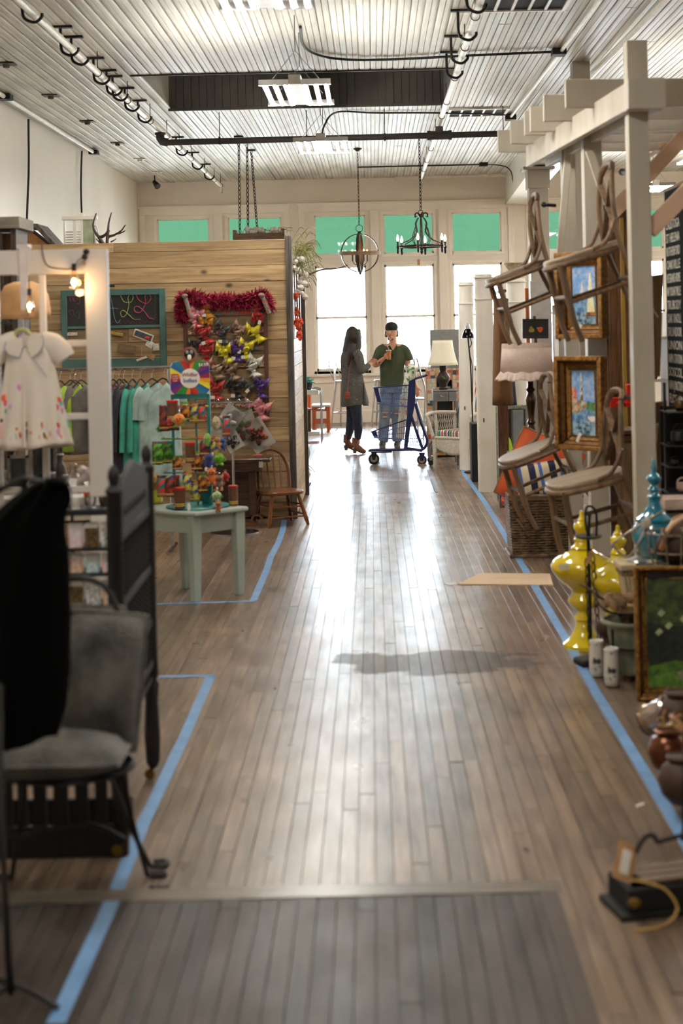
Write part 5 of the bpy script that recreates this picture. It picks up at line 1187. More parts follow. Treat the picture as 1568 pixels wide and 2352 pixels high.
for x in (879, 913):
    mb = MB(); limb(mb, YM, [(x, 1016, .03, 7.5), (x-1, 1020, -.04, 8), (x-2, 1024, -.13, 6.5), (x-2, 1025, -.17, 3)], sq=1)
    t.part('shoe', mb, M('dark_grey_canvas', (74, 70, 66), rough=.8), remesh=.008, smoothit=2); t.part('shoe_sole', MB().b2(W(x-8, 1027, YM+.1)+V((0, 0, -.002)), W(x+6, 1023.5, YM-.18)), M('grey_sole', (120, 114, 106), rough=.7), bev=.006)
t.part('bracelet', MB().tube(arc(W(872, 831, YM-.17), .032, 0, 6.283, 14, (.8, .2, .5), (-.3, .9, 0))[:-1], .004, 5, closed=True), m_blkm)
t.part('sunglasses', MB().ball(W(900, 815, YM-.20), (.026, .006, .022), 10), m_blk)
c = W(893, 826, YM-.27); t = T('iced_drink', 'plastic cup of iced amber drink with a straw in the man\'s hand', 'drink', c)
t.part('cup', MB().lathe([(.026, 0), (.036, .12), (.037, .123)], c, 16), M('amber_drink', (190, 110, 50), rough=.15, c2=(214, 150, 90), scale=30)); t.part('lid', MB().lathe([(.038, .12), (.039, .126), (.034, .132)], c, 16), m_wht); t.part('straw', MB().tube([c+V((.01, 0, .12)), c+V((-.025, 0, .20))], .003, 5), m_wht)
# ================= SHOPPING CART =================
YC1 = 18.45; kz = YC1/F
def CP(x, y, d=0): # zoom-frame helper in picture pixels, d = depth offset
    return W(640+x/2.7034, 720+y/2.7034, YC1+d)
m_navy = M('navy_plastic', (24, 34, 88), rough=.35, c2=(18, 26, 72), scale=4)
m_wire = M('blue_grey_wire', (92, 112, 176), rough=.35, metal=.3)
m_rub = M('black_rubber', (34, 32, 32), rough=.7); m_hub = M('grey_hub', (150, 140, 128), rough=.5)
t = T('shopping_cart', 'navy two-basket shopping cart standing beside the man', 'shopping cart', FL(918, 1066))
DW = .44
t.part('base_frame', MB().tube(smoothp([CP(830, 845), CP(600, 848), CP(566, 852), CP(566, 852, DW), CP(600, 848, DW), CP(830, 845, DW)], 4), .017, 8), m_navy)
t.part('base_plate', MB().b2(CP(585, 858), CP(700, 846, DW)), m_navy, bev=.008)
for d in (0, DW):
    t.part('side_upright', MB().prism([CP(808, 420, d), CP(850, 398, d), CP(846, 560, d), CP(818, 700, d), CP(800, 830, d), CP(776, 836, d), CP(795, 640, d), CP(800, 520, d)], (0, .03, 0)), m_navy, bev=.006)
    t.part('rear_leg', MB().tube(smoothp([CP(848, 560, d), CP(870, 640, d), CP(905, 740, d), CP(922, 790, d), CP(908, 830, d), CP(880, 850, d)], 4), .017, 8), m_navy)
    t.part('brace', MB().tube([CP(815, 612, d), CP(850, 720, d), CP(895, 848, d)], .017, 8), m_navy)
    t.part('brace', MB().tube([CP(776, 834, d), CP(890, 852, d)], .017, 8), m_navy)
    for (x, y, r) in ((590, 903, 34), (888, 910, 31)):
        w_ = t.part('wheel', MB().lathe([(r*kz/2.7*.9, -.014), (r*kz/2.7, -.01), (r*kz/2.7, .01), (r*kz/2.7*.9, .014)], CP(x, y, d), 20, rot=(math.pi/2, 0, 0)), m_rub)
        t.part('hub', MB().lathe([(r*kz/2.7*.62, -.018), (r*kz/2.7*.62, .018)], CP(x, y, d), 16, rot=(math.pi/2, 0, 0)), m_hub, w_)
        t.part('wheel_fork', MB().prism([CP(x-18, y-45, d-.022), CP(x+20, y-45, d-.022), CP(x+8, y+6, d-.022), CP(x-8, y+6, d-.022)], (0, .006, 0)), m_navy if x > 700 else m_blk, bev=.002)
t.part('handle', MB().tube(smoothp([CP(846, 405), CP(880, 395), CP(916, 384), CP(920, 382, .03), CP(920, 382, DW-.03), CP(916, 384, DW), CP(880, 395, DW), CP(846, 405, DW)], 4), .014, 8), m_navy)
def basket(t, p):
    a, b, c_, d_ = p   # front-top, back-top, back-bottom, front-bottom (px in zoom frame)
    L = lambda u, v, d: CP(*(V((a[0], a[1], 0)).lerp(V((b[0], b[1], 0)), u).lerp(V((d_[0], d_[1], 0)).lerp(V((c_[0], c_[1], 0)), u), v).to_2d()), d)
    for v in (0, 1): t.part('basket_rim', MB().tube([L(0, v, 0), L(1, v, 0), L(1, v, DW), L(0, v, DW)], .007, 6, closed=True), m_wire if v else m_navy)
    mb = MB()
    for dd in (0, DW):
        for i in range(1, 16): mb.tube([L(i/16, 0, dd), L(i/16, 1, dd)], .0026, 4)
        for i in (1, 2): mb.tube([L(0, i/3, dd), L(1, i/3, dd)], .0035, 4)
    for i in range(1, 16): mb.tube([L(i/16, 1, 0), L(i/16, 1, DW)], .0028, 4)
    for i in range(1, 8): mb.tube([L(0, 1, DW*i/8), L(1, 1, DW*i/8)], .0026, 4); mb.tube([L(1, 0, DW*i/8), L(1, 1, DW*i/8)], .0026, 4)
    t.part('basket_wires', mb, m_wire, kind='stuff')
    t.part('basket_front', MB().prism([L(0, 0, -.005), L(.13, 0.02, -.005), L(.13, .9, -.005), L(0, .9, -.005)], (0, DW+.01, 0)), m_navy, bev=.006)
basket(t, [(588, 462), (805, 446), (800, 578), (614, 560)])
basket(t, [(574, 736), (790, 660), (788, 782), (592, 770)])
mb = MB()
for i in range(9): mb.tube([CP(790+i*13, 755, .03), CP(796+i*13, 822, .03)], .003, 4)
for i in range(4): mb.tube([CP(790, 757+i*20, .03), CP(900, 757+i*20, .03)], .003, 4)
t.part('wire_rack', mb, m_wire, kind='stuff')
m_flo = M('floral_print', (226, 222, 206), rough=.7, c2=(70, 130, 70), scale=24, thresh=(.36, .5)); m_flo2 = M('floral_print_red', (222, 214, 196), rough=.7, c2=(186, 46, 50), scale=26, thresh=(.33, .45))
t = T('floral_fabric', 'floral print fabric roll standing up in the shopping cart', 'fabric', CP(758, 775, .2))
t.part('lower_roll', MB().tube(smoothp([CP(752, 776, .2), CP(762, 700, .2), CP(772, 600, .2), CP(782, 520, .2)], 4), [.05]*9+[.055]*4, 12), m_flo2); t.part('upper_roll', MB().tube(smoothp([CP(782, 520, .2), CP(800, 440, .2), CP(820, 370, .2), CP(826, 312, .2)], 4), [.055]*5+[.06]*4+[.075]*2+[.04]*2, 12), m_flo)
# ================= FAR FURNITURE =================
m_galv = M('galvanised_metal', (176, 174, 172), rough=.3, metal=.8, var=.1)
def bar_stool(name, label, x, Y, s=1.0, back=True, rot=0):
    t = T(name, label, 'bar stool', (x, Y, 0), 'metal bar stools under the windows', rot=(0, 0, rot), local=True); H = .78*s
    for sx in (-1, 1):
        for sy in (-1, 1):
            t.part('leg', MB().tube([(sx*.13, sy*.13, H-.02), (sx*.17, sy*.17, H*.45), (sx*.20, sy*.20, 0)], [.024, .018, .012], 8), m_galv)
        t.part('foot_rail', MB().tube([(sx*.185, -.185, .25), (sx*.185, .185, .25)], .01, 6), m_galv); t.part('foot_rail', MB().tube([(-.185, sx*.185, .25), (.185, sx*.185, .25)], .01, 6), m_galv)
    t.part('seat', MB().prism([(math.copysign(abs(math.cos(a))**.5, math.cos(a))*.17, math.copysign(abs(math.sin(a))**.5, math.sin(a))*.17, H-.03) for a in [2*math.pi*k/24 for k in range(24)]], (0, 0, .03)), m_galv, bev=.01)
    if back:
        t.part('back_frame', MB().tube(smoothp([(-.15, .15, H), (-.17, .22, H+.2), (-.10, .25, H+.33), (.10, .25, H+.33), (.17, .22, H+.2), (.15, .15, H)], 5), .011, 8), m_galv)
        t.part('back_splat', MB().b2((-.04, .2, H), (.04, .21, H+.32)), m_galv)
    return t
bar_stool('bar_stool', 'galvanised metal bar stool with a low back behind the woman', W(795, 900, 25.3).x, 25.3, rot=1.2)
bar_stool('bar_stool', 'galvanised metal bar stool behind the man', W(884, 900, 25.4).x, 25.4, rot=-.2, back=False)
# trolley with chrome rail, half hidden by the booth
YV = 22.3
m_oran = wood('orange_brown_wood', (196, 96, 40), (150, 66, 26), rough=.35, axis='Z', coat=.3)
a = W(690, 905, YV); t = T('serving_trolley', 'white enamel trolley with chrome hoop rails beside the booth post', 'trolley', (a.x, YV+.2, 0))
x1 = W(736, 905, YV).x; x0 = x1-.62
zt, zs = W(715, 893, YV).z, W(715, 1000, YV).z
t.part('top_tray', MB().b2((x0, YV, zt-.09), (x1-.03, YV+.4, zt-.02)), m_wht, bev=.008); t.part('lower_tray', MB().b2((x0, YV, zs), (x1-.03, YV+.4, zs+.05)), m_wht, bev=.008)
for d in (0, .4):
    t.part('hoop_rail', MB().tube(smoothp([(x1-.12, YV+d, zt+.0), (x1-.03, YV+d, zt-.01), (x1, YV+d, zt-.06), (x1, YV+d, zt-.3), (x1, YV+d, .15), (x1, YV+d, .0)], 4), .011, 8), m_galv)
    t.part('leg', MB().tube([(x0, YV+d, zt-.02), (x0, YV+d, 0)], .011, 8), m_galv)
t.part('patterned_cloth', MB().sheet(8, 4, lambda u, v: (x1-.5+u*.55, YV-.02+v*.42, W(715, 935, YV).z+.03*math.sin(u*7)*(.3+v)-.05*u*u)), M('black_white_dots', (230, 230, 226)), solid=.01, smooth=80)
t.part('drawer_box', MB().b2((x0+.1, YV+.02, zs+.052), (W(712, 905, YV).x, YV+.3, zs+.36)), m_brnw, bev=.006)
c = W(706, 884, YV+.1); t = T('potted_plant', 'small teal plant in a black pot on the white trolley', 'potted plant', (c.x, YV+.12, zt-.02))
t.part('pot', MB().lathe([(.05, 0), (.075, .10), (.07, .10)], (c.x, YV+.12, zt-.02), 14), m_blkm); mb = MB(); rr = random.Random(1)
for i in range(40):
    d = V((rr.gauss(0, 1), rr.gauss(0, 1), abs(rr.gauss(0, .8)))).normalized()*.12; b = V((c.x, YV+.12, zt+.08)); mb.tube([b, b+d*.6, b+d+V((0, 0, -.02))], [.004, .014, .003], 5)
t.part('leaves', mb, M('teal_leaf', (74, 160, 140), rough=.5), kind='stuff')
def stool_box(label, px0, px1, pyt, Y, d, grp):
    x0, x1, zt = W(px0, pyt, Y).x, W(px1, pyt, Y).x, W((px0+px1)/2, pyt, Y).z
    t = T('wooden_stool', label, 'stool', ((x0+x1)/2, Y+d/2, 0), grp)
    t.part('seat', MB().b2((x0-.01, Y-.01, zt-.03), (x1+.01, Y+d, zt)), m_wht if 'white' in label else m_oran, bev=.006)  # white seat colour paints the sunlight on the stool top
    for x in (x0, x1-.05):
        for y in (Y, Y+d-.05): t.part('leg', MB().b2((x, y, 0), (x+.05, y+.05, zt-.03)), m_oran, bev=.004)
    t.part('apron', MB().b2((x0+.05, Y+.01, zt-.10), (x1-.05, Y+.03, zt-.03)), m_oran); t.part('stretcher', MB().b2((x0+.05, Y+.01, .14), (x1-.05, Y+.03, .22)), m_oran)
stool_box('orange brown wooden stool with its sunlit top coloured white beside the trolley', 716, 756, 930, 24.2, .5, 'orange wooden stools by the window')
stool_box('orange brown wooden stool further left, behind the trolley', 690, 712, 905, 24.8, .4, 'orange wooden stools by the window')
# white cabriole-leg table just past the booth post
Yq = 17.0; c = W(703, 1030, Yq); t = T('cabriole_table', 'white painted table on curved legs poking out behind the booth', 'table', (c.x-.2, Yq+.2, 0))
zt = W(700, 1027, Yq).z; t.part('table_top', MB().b2((c.x-.6, Yq, zt-.025), (c.x+.03, Yq+.4, zt)), m_wht, bev=.01)
for x in (c.x-.01, c.x-.55):
    for y in (Yq+.04, Yq+.35): t.part('cabriole_leg', MB().tube(smoothp([(x-.02, y, zt-.02), (x+.01, y, zt*.75), (x-.025, y, zt*.4), (x-.01, y, .08), (x+.03, y, .0)], 4), [.03]*4+[.032]*4+[.02]*4+[.016]*4+[.02], 8), m_wht)
t.part('string_tie', MB().tube(smoothp([(c.x, Yq-.01, zt*.5), (c.x+.05, Yq-.02, zt*.35), (c.x+.09, Yq-.02, zt*.2)], 4), .003, 4).tube(smoothp([(c.x, Yq-.01, zt*.5), (c.x+.03, Yq-.02, zt*.3), (c.x+.06, Yq-.02, zt*.22)], 4), .003, 4), m_kraft)
# grey metal chair behind the cart
Yq = 22.6; c = W(965, 900, Yq); t = T('metal_chair', 'pale grey metal folding chair behind the shopping cart', 'chair', (c.x, Yq, 0))
t.part('back_frame', MB().tube(smoothp([W(972, 1005, Yq), W(976, 900, Yq), W(966, 860, Yq), W(958, 828, Yq), W(950, 826, Yq+.3), W(955, 860, Yq+.35), W(960, 1000, Yq+.4)], 5), .012, 8), m_galv)
t.part('front_leg', MB().tube([W(950, 905, Yq), W(980, 998, Yq)], .012, 8), m_galv); t.part('front_leg', MB().tube([W(944, 905, Yq+.35), W(975, 992, Yq+.4)], .012, 8), m_galv); t.part('seat', MB().prism([W(950, 918, Yq), W(975, 918, Yq), W(974, 918, Yq)+V((0, .35, 0)), W(950, 918, Yq)+V((0, .35, 0))], (0, 0, .02)), m_galv, bev=.005)
# ================= RIGHT FAR CORNER =================
# mosaic cabinet
Yn = 19.3; x0, x1 = W(981, 950, Yn).x, W(1062, 950, Yn).x; zt = W(1015, 846, Yn).z
t = T('mosaic_cabinet', 'open cabinet framed with multicoloured mosaic tiles behind the white lamp', 'cabinet', ((x0+x1)/2, Yn+.15, 0))
m_grout = M('pale_grout', (196, 178, 150), rough=.9)
fr = [(x0, 0.02, x0+.12, zt), (x1-.12, .02, x1, zt), (x0+.12, zt-.15, x1-.12, zt), (x0+.12, .02, x1-.12, .19)]
for (a, b, c_, d) in fr: t.part('frame_panel', MB().b2((a, Yn, b), (c_, Yn+.03, d)), m_grout)
t.part('back_panel', MB().b2((x0, Yn+.3, .02), (x1, Yn+.32, zt)), M('grey_back', (110, 112, 112), rough=.6)); 
for x in (x0, x1-.02): t.part('side_panel', MB().b2((x, Yn+.03, .0), (x+.02, Yn+.3, zt)), m_oldwood)
for z in (.1, .42, .75, zt-.03): t.part('shelf', MB().b2((x0+.02, Yn+.04, z), (x1-.02, Yn+.3, z+.02)), m_oldwood)
for x in (x0, x0+.12, x1-.12, x1): t.part('edge_strip', MB().b2((x-.006, Yn-.012, .02), (x+.006, Yn, zt)), m_kraft)
tc = [(216, 92, 50), (220, 160, 60), (70, 120, 160), (90, 140, 100), (224, 190, 170), (220, 216, 200), (236, 140, 110), (60, 90, 100), (200, 60, 40)]; rr = random.Random(9); nt_ = 0
for (a, b, c_, d) in fr:
    z = b+.005
    while z < d-.02:
        h = rr.uniform(.03, .06); h = min(h, d-z-.003); x = a+.004
        while x < c_-.015:
            w_ = min(rr.uniform(.025, .07), c_-x-.004)
            if w_ > .01: t.part('mosaic_tile', MB().b2((x+.002, Yn-.008, z+.002), (x+w_-.002, Yn, z+h-.002)), M('tile%d' % (nt_ % 9), tc[nt_ % 9] if rr.random() < .6 else (214, 206, 188), rough=.3), bev=0); nt_ += rr.randint(1, 4)
            x += w_+.002
        z += h+.002
for i, (px, py, w_, h_, cl_) in enumerate([(1008, 882, 12, 20, (226, 220, 204)), (1030, 885, 9, 22, (216, 210, 196)), (1016, 958, 14, 18, (120, 84, 60)), (1014, 1012, 14, 20, (70, 66, 62))]):
    c = W(px, py, Yn+.15); zb = [zt-.32+.0, zt-.32, .44, .12][i]; zb = [.77, .77, .44, .12][i]
    lb = ['cream book leaning on the top shelf of the mosaic cabinet', 'cream card stood right of the book in the mosaic cabinet', 'brown wicker box on the middle shelf of the mosaic cabinet', 'dark tin on the bottom shelf of the mosaic cabinet'][i]
    tt = T(['book', 'greeting_card', 'wicker_box', 'tin'][i], lb, ['book', 'card', 'box', 'tin'][i], (c.x, Yn+.15, zb+.0)); kk = Yn/F
    tt.part('body', MB().b2((c.x-w_*kk/2, Yn+.1, zb+.001), (c.x+w_*kk/2, Yn+.2, zb+h_*kk)), M('stock%d' % i, cl_, rough=.7), bev=.004); tt.part('edge_band', MB().b2((c.x-w_*kk/2-.002, Yn+.098, zb+h_*kk*.7), (c.x+w_*kk/2+.002, Yn+.202, zb+h_*kk*.8)), m_oldwood)
Yg = 19.75
single('grey_metal_board', MB().b2((W(988, 800, Yg).x, Yg, .0), (W(1062, 800, Yg).x, Yg+.03, W(1020, 757, Yg).z)).b2((W(990, 800, Yg).x, Yg-.006, W(1020, 772, Yg).z), (W(1015, 800, Yg).x, Yg, W(1020, 762, Yg).z)), M('grey_board_paint', (140, 140, 138), rough=.45, metal=.2), 'tall plain grey metal board behind the cream lamp', 'board', bev=.004)
# drawer stand with lamp
Yd = 18.2; x0, x1 = W(994, 920, Yd).x, W(1048, 920, Yd).x; zt = W(1020, 896, Yd).z; zb = W(1020, 922, Yd).z
t = T('metal_drawer_stand', 'grey metal stand with one drawer on bent tube legs with casters', 'side table', ((x0+x1)/2, Yd+.2, 0)); m_gm = M('grey_enamel', (124, 122, 122), rough=.35, metal=.3)
t.part('top', MB().b2((x0, Yd, zt-.02), (x1+.03, Yd+.4, zt)), m_gm, bev=.006); dr = t.part('drawer', MB().b2((x0+.005, Yd-.005, zb), (W(1030, 920, Yd).x, Yd+.38, zt-.022)), m_gm, bev=.004)
t.part('handle', MB().tube(smoothp([(x0+.07, Yd-.008, zb+.085), (x0+.075, Yd-.03, zb+.075), (x0+.12, Yd-.032, zb+.06), (x0+.15, Yd-.03, zb+.075), (x0+.155, Yd-.008, zb+.085)], 3), .006, 6), m_chrome, dr)
t.part('side_box', MB().b2((W(1031, 920, Yd).x, Yd, zb), (x1, Yd+.38, zt-.022)), m_gm, bev=.004)
for d in (0, .38):
    t.part('tube_leg', MB().tube(smoothp([(x0+.02, Yd+d, zb), (x0+.025, Yd+d, .45), (x0+.02, Yd+d, .30), (x0-.04, Yd+d, .2), (x0-.045, Yd+d, .06)], 4), .013, 8), m_gm)
    t.part('caster', MB().lathe([(.028, -.01), (.032, 0), (.028, .01)], (x0-.04, Yd+d, .032), 14, rot=(math.pi/2, 0, 0)), m_rub)
    t.part('tube_leg', MB().tube([(x1, Yd+d, zb), (x1, Yd+d, .0)], .013, 8), m_gm)
c = W(1018, 895, Yd+.15); c.z = zt; t = T('table_lamp', 'table lamp with a cream bell shade and dark carved base on the grey stand', 'table lamp', c)
m_shade = M('cream_lampshade', (240, 234, 214), rough=.8, c2=(232, 224, 202), scale=5); h1, h0 = W(1018, 782, Yd+.15).z-zt, W(1018, 838, Yd+.15).z-zt
t.part('carved_base', MB().lathe([(.05, 0), (.055, .02), (.04, .03), (.05, .07), (.078, .11), (.082, .15), (.06, .19), (.035, .22), (.045, .26), (.04, .30)], c, 20), M('dark_carved_wood', (62, 40, 30), rough=.5, c2=(30, 20, 16), scale=30, bump=.5), bev=0)
def oct_shade(u, v):
    a = 2*math.pi*u; r = (.115+(.175-.115)*v**1.6)*(1.04 if round(u*8) % 2 == 0 else 1.0); rr_ = r*(1-.05*abs(math.sin(4*a)))
    return c+V((rr_*math.cos(a), rr_*math.sin(a), h1+(h0-h1)*v))
t.part('lamp_shade', MB().sheet(32, 8, oct_shade), m_shade, solid=.003, smooth=50)
for zz, r in ((h1, .117), (h0, .177)): t.part('trim_band', MB().tube([oct_shade(i/32, 0 if r < .15 else 1) for i in range(32)], .004, 5, closed=True), M('cream_braid', (236, 226, 190), rough=.8))
t.part('neck', MB().tube([c+V((0, 0, .28)), c+V((0, 0, h1-.02))], .008, 6), m_bronze)
t.part('green_sprig', MB().tube(smoothp([c+V((-.03, -.08, .2)), c+V((.0, -.1, .14)), c+V((.04, -.09, .12))], 4), [.003]*3+[.012]*3+[.004]*3, 6), M('leaf_green', (50, 90, 36), rough=.6))
# desk lamp on pole
Yl = 17.2; t = T('floor_lamp', 'black and chrome dome reading lamp on a thin pole in front of the white column', 'floor lamp', FL(1078, 1085)); t.o.location = (W(1077, 870, Yl).x, Yl, 0); t.off = V(t.o.location)
hx = W(1074, 765, Yl); px_ = W(1076, 800, Yl).x
t.part('dome', MB().lathe([(.07, -.055), (.065, -.02), (.04, .03), (.026, .045)], hx, 20), M('chrome_black', (40, 38, 42), rough=.12, metal=.9), solid=.003); t.part('socket_cap', MB().lathe([(.028, .04), (.028, .085), (.018, .10), (.006, .115)], hx, 14), m_galv)
t.part('pole', MB().tube(smoothp([hx+V((.0, 0, -.04)), (px_, Yl, 1.45), (px_+.02, Yl, 1.1), (px_+.03, Yl, .02)], 4), .008, 8), m_blkm); t.part('cord', MB().tube(smoothp([hx+V((.02, 0, -.05)), hx+V((.04, 0, -.12)), (px_+.0, Yl-.01, 1.38), (px_+.035, Yl-.01, 1.2), (px_+.03, Yl-.01, .8)], 4), .005, 5), m_blkm); t.part('base', MB().lathe([(.11, 0), (.11, .015), (.02, .03)], (px_+.03, Yl, 0), 20), m_blkm)
# round white columns
m_oldwhite = M('chipped_white_paint', (238, 234, 226), rough=.5, c2=(222, 216, 204), scale=3, bump=.1, bscale=12)
def round_col(label, pxl, pxr, pyt, pxb, Y, cap=True, pot=False):
    xt = W((pxl+pxr)/2, pyt, Y); r = (pxr-pxl)/2*Y/F; x = W(pxb, 1100, Y).x; H = xt.z
    t = T('salvaged_column', label, 'column', (x, Y, 0), 'salvaged round white columns'); lean = V((xt.x-x, 0, H))
    P = [V((x, Y, 0)), V((x, Y, 0))+lean*.5, V((x, Y, 0))+lean*.96, V((x, Y, 0))+lean]
    t.part('shaft', MB().tube(P, [r*1.06, r*1.03, r*.96, r*.96], 24), m_oldwhite)
    for f, q in ((.885, 1.1), (.985, 1.13)): t.part('neck_ring', MB().tube([V((x, Y, 0))+lean*(f-.004), V((x, Y, 0))+lean*(f+.004)], r*q, 24), m_oldwhite, bev=.004)
    t.part('paint_chip', MB().ball(V((x, Y, 0))+lean*.33+V((-r*.3, -r*.95, 0)), (.014, .006, .03), 8), m_brnw)
    return t, V((x, Y, 0))+lean
round_col('tall round white column standing in front of the others', 1088, 1130, 630, 1120, 15.3)
round_col('round white column behind, left of the tallest one', 1052, 1087, 648, 1074, 17.6)
t3, top3 = round_col('round white column right, under the stone urn', 1161, 1206, 640, 1192, 15.9)
single('stone_urn', MB().lathe([(.05, 0), (.06, .02), (.035, .05), (.075, .09), (.11, .14), (.12, .16), (.105, .165)], top3+V((0, 0, .002)), 20), M('rough_stone', (186, 172, 140), rough=.9, c2=(140, 126, 98), scale=30, bump=.6), 'small mossy stone urn standing on top of the right round column', 'urn')
# white wicker armchair
m_wick = M('white_wicker', (226, 220, 208), rough=.6, c2=(196, 188, 172), scale=60, bump=.7, bscale=120)
m_mad = stripes('madras_stripe', [(216, 206, 190), (60, 130, 140), (200, 80, 90), (216, 206, 190), (44, 60, 120), (150, 160, 60), (60, 130, 140), (216, 206, 190), (180, 50, 70)], 0, .16, .9)
t = T('wicker_armchair', 'white wicker armchair with a madras striped cushion beside the round column', 'armchair', (0, 0, 0), local=True)
SW, SD, SH = .27, .25, .36
for sx in (-1, 1):
    t.part('front_leg', MB().tube([(sx*SW, -SD, SH-.02), (sx*SW*1.0, -SD, 0)], [.03, .02], 10), m_wick)
    t.part('back_leg', MB().tube([(sx*SW*.9, SD, SH), (sx*SW*.95, SD+.02, 0)], [.026, .02], 10), m_wick)
    t.part('arm_rail', MB().tube(smoothp([(sx*SW*1.02, -SD*1.1, SH+.02), (sx*SW*1.15, -SD*1.25, SH+.2), (sx*SW*1.18, -SD*1.3, SH+.27), (sx*SW*1.15, -SD*.6, SH+.29), (sx*SW*1.05, SD*.8, SH+.27)], 5), .022, 10), m_wick)
    t.part('arm_post', MB().tube([(sx*SW*1.02, -SD*.75, SH), (sx*SW*1.1, -SD*.75, SH+.27)], .02, 8), m_wick)
    mb = MB()
    for i in range(11):
        y = -SD*.7+i*.038
        for s2 in (-1, 1): mb.tube([(sx*SW*1.03, y, SH+.01), (sx*SW*1.1, y+s2*.07, SH+.27)], .004, 4)
    t.part('arm_weave', mb, m_wick, kind='stuff')
for nm_, a, b in (('front', (-SW, -SD), (SW, -SD)), ('side', (-SW, -SD), (-SW, SD)), ('side', (SW, -SD), (SW, SD)), ('back', (-SW, SD), (SW, SD))):
    t.part(nm_+'_skirt', MB().sheet(24, 6, lambda u, v, a=a, b=b: (a[0]+(b[0]-a[0])*u+.004*math.sin(u*75), a[1]+(b[1]-a[1])*u+.004*math.sin(u*75), SH-v*(.11+.09*math.sin(math.pi*u if nm_ == 'front' else math.pi*(.25+u*.5))))), m_wick, solid=.012, smooth=80)
    t.part('braid_edge', MB().tube([(a[0], a[1], SH), (b[0], b[1], SH)], .018, 8), m_wick)
hp = [(-SW*1.0, SD*.7, SH), (-SW*1.08, SD*1.0, SH+.3), (-SW*.85, SD*1.35, SH+.52), (0, SD*1.5, SH+.63), (SW*.85, SD*1.35, SH+.52), (SW*1.08, SD*1.0, SH+.3), (SW*1.0, SD*.7, SH)]
t.part('back_hoop', MB().tube(smoothp(hp, 6), .022, 10), m_wick)
t.part('seat_cushion', MB().box((0, 0, SH+.045), (SW*1.85, SD*1.9, .085)), m_mad, bev=.025)
t.part('back_cushion', MB().sheet(14, 14, lambda u, v: ((u-.5)*2*SW*.9*math.sqrt(max(.02, 1-(v-.28)**2*1.5 if v > .28 else 1)), SD*.78+.22*SD*3*v*.55-.04*math.sin(math.pi*u)*math.sin(math.pi*v), SH+.08+v*.50)), m_mad, solid=.05, smooth=80)
wx = W(1072, 1078, 17.75); t.o.location = (wx.x, 17.85, 0); t.o.rotation_euler = (0, 0, math.radians(-38))
single('pink_soft_toy', MB().ball(V((wx.x-.03, 17.75, SH+.14)), (.06, .05, .05), 10).ball(V((wx.x-.03, 17.73, SH+.20)), (.035, .035, .035), 10), M('pink_plush', (226, 160, 150), rough=.95), 'small pink soft toy sitting on the wicker armchair', 'soft toy', remesh=.01)
# leaning mirror with grey-green frame, behind the columns
Ym = 14.6; x0, x1, zb, zt = W(1139, 1000, Ym).x, W(1216, 1000, Ym).x, W(1180, 1112, Ym).z, W(1180, 930, Ym).z
t = T('leaning_mirror', 'mirror in a distressed grey green frame leaning below the ruffled lamp', 'mirror', ((x0+x1)/2, Ym, 0)); zb = .0
m_gg = M('distressed_grey_green', (150, 152, 132), rough=.6, c2=(96, 100, 84), scale=40, bump=.5); f = .045
for (a, b) in (((x0, zb), (x0+f, zt)), ((x1-f, zb), (x1, zt)), ((x0+f, zb), (x1-f, zb+f)), ((x0+f, zt-f), (x1-f, zt))): t.part('frame_side', MB().b2((a[0], Ym, a[1]), (b[0], Ym+.035, b[1])), m_gg, bev=.01)
t.part('mirror_glass', MB().b2((x0+f, Ym+.012, zb+f), (x1-f, Ym+.016, zt-f)), M('mirror', (150, 150, 145), rough=.04, metal=1, var=.02)); t.part('inner_bead', MB().tube([(x0+f, Ym, zb+f), (x1-f, Ym, zb+f), (x1-f, Ym, zt-f), (x0+f, Ym, zt-f)], .008, 6, closed=True), M('dark_bead', (60, 58, 46)))
# black trunk and bits between wicker chair and column
c = FL(1096, 1110); t = T('black_cabinet', 'narrow black painted cabinet between the wicker armchair and the column', 'cabinet', (c.x, 16.3, 0)); t.part('body', MB().b2((c.x-.045, 16.2, 0), (c.x+.3, 16.5, .62)), m_blkm, bev=.008)
for z in (.08, .30): t.part('drawer_front', MB().b2((c.x-.03, 16.19, z), (c.x+.28, 16.2, z+.18)), m_blk, bev=.004)
# ================= PERGOLA =================
m_perg = M('pergola_white_paint', (196, 188, 174), rough=.6, c2=(180, 171, 155), scale=2.5, stretch=(3, 3, .7), bump=.12, bscale=14)
m_perg2 = M('raw_pergola_side', (226, 192, 164), rough=.7, c2=(212, 176, 146), scale=4)
pg = T('pergola', 'white painted timber pergola on the right with posts, beam and stepped rafters', 'pergola', (1.4, 9.2, 0))
PO = [(1.42, 8.04, .11), (1.37, 9.36, .115), (1.32, 10.1, .09)]
for i, (x, y, w_) in enumerate(PO):
    pg.part('post', MB().b2((x-w_/2, y-w_/2, 0), (x+w_/2, y+w_/2, 3.0 if i else 3.16)), m_perg, bev=.005)
x, y, w_ = PO[2]
pg.part('post', MB().b2((1.55, 12.2, 0), (1.66, 12.3, 2.85)), m_perg, bev=.005)
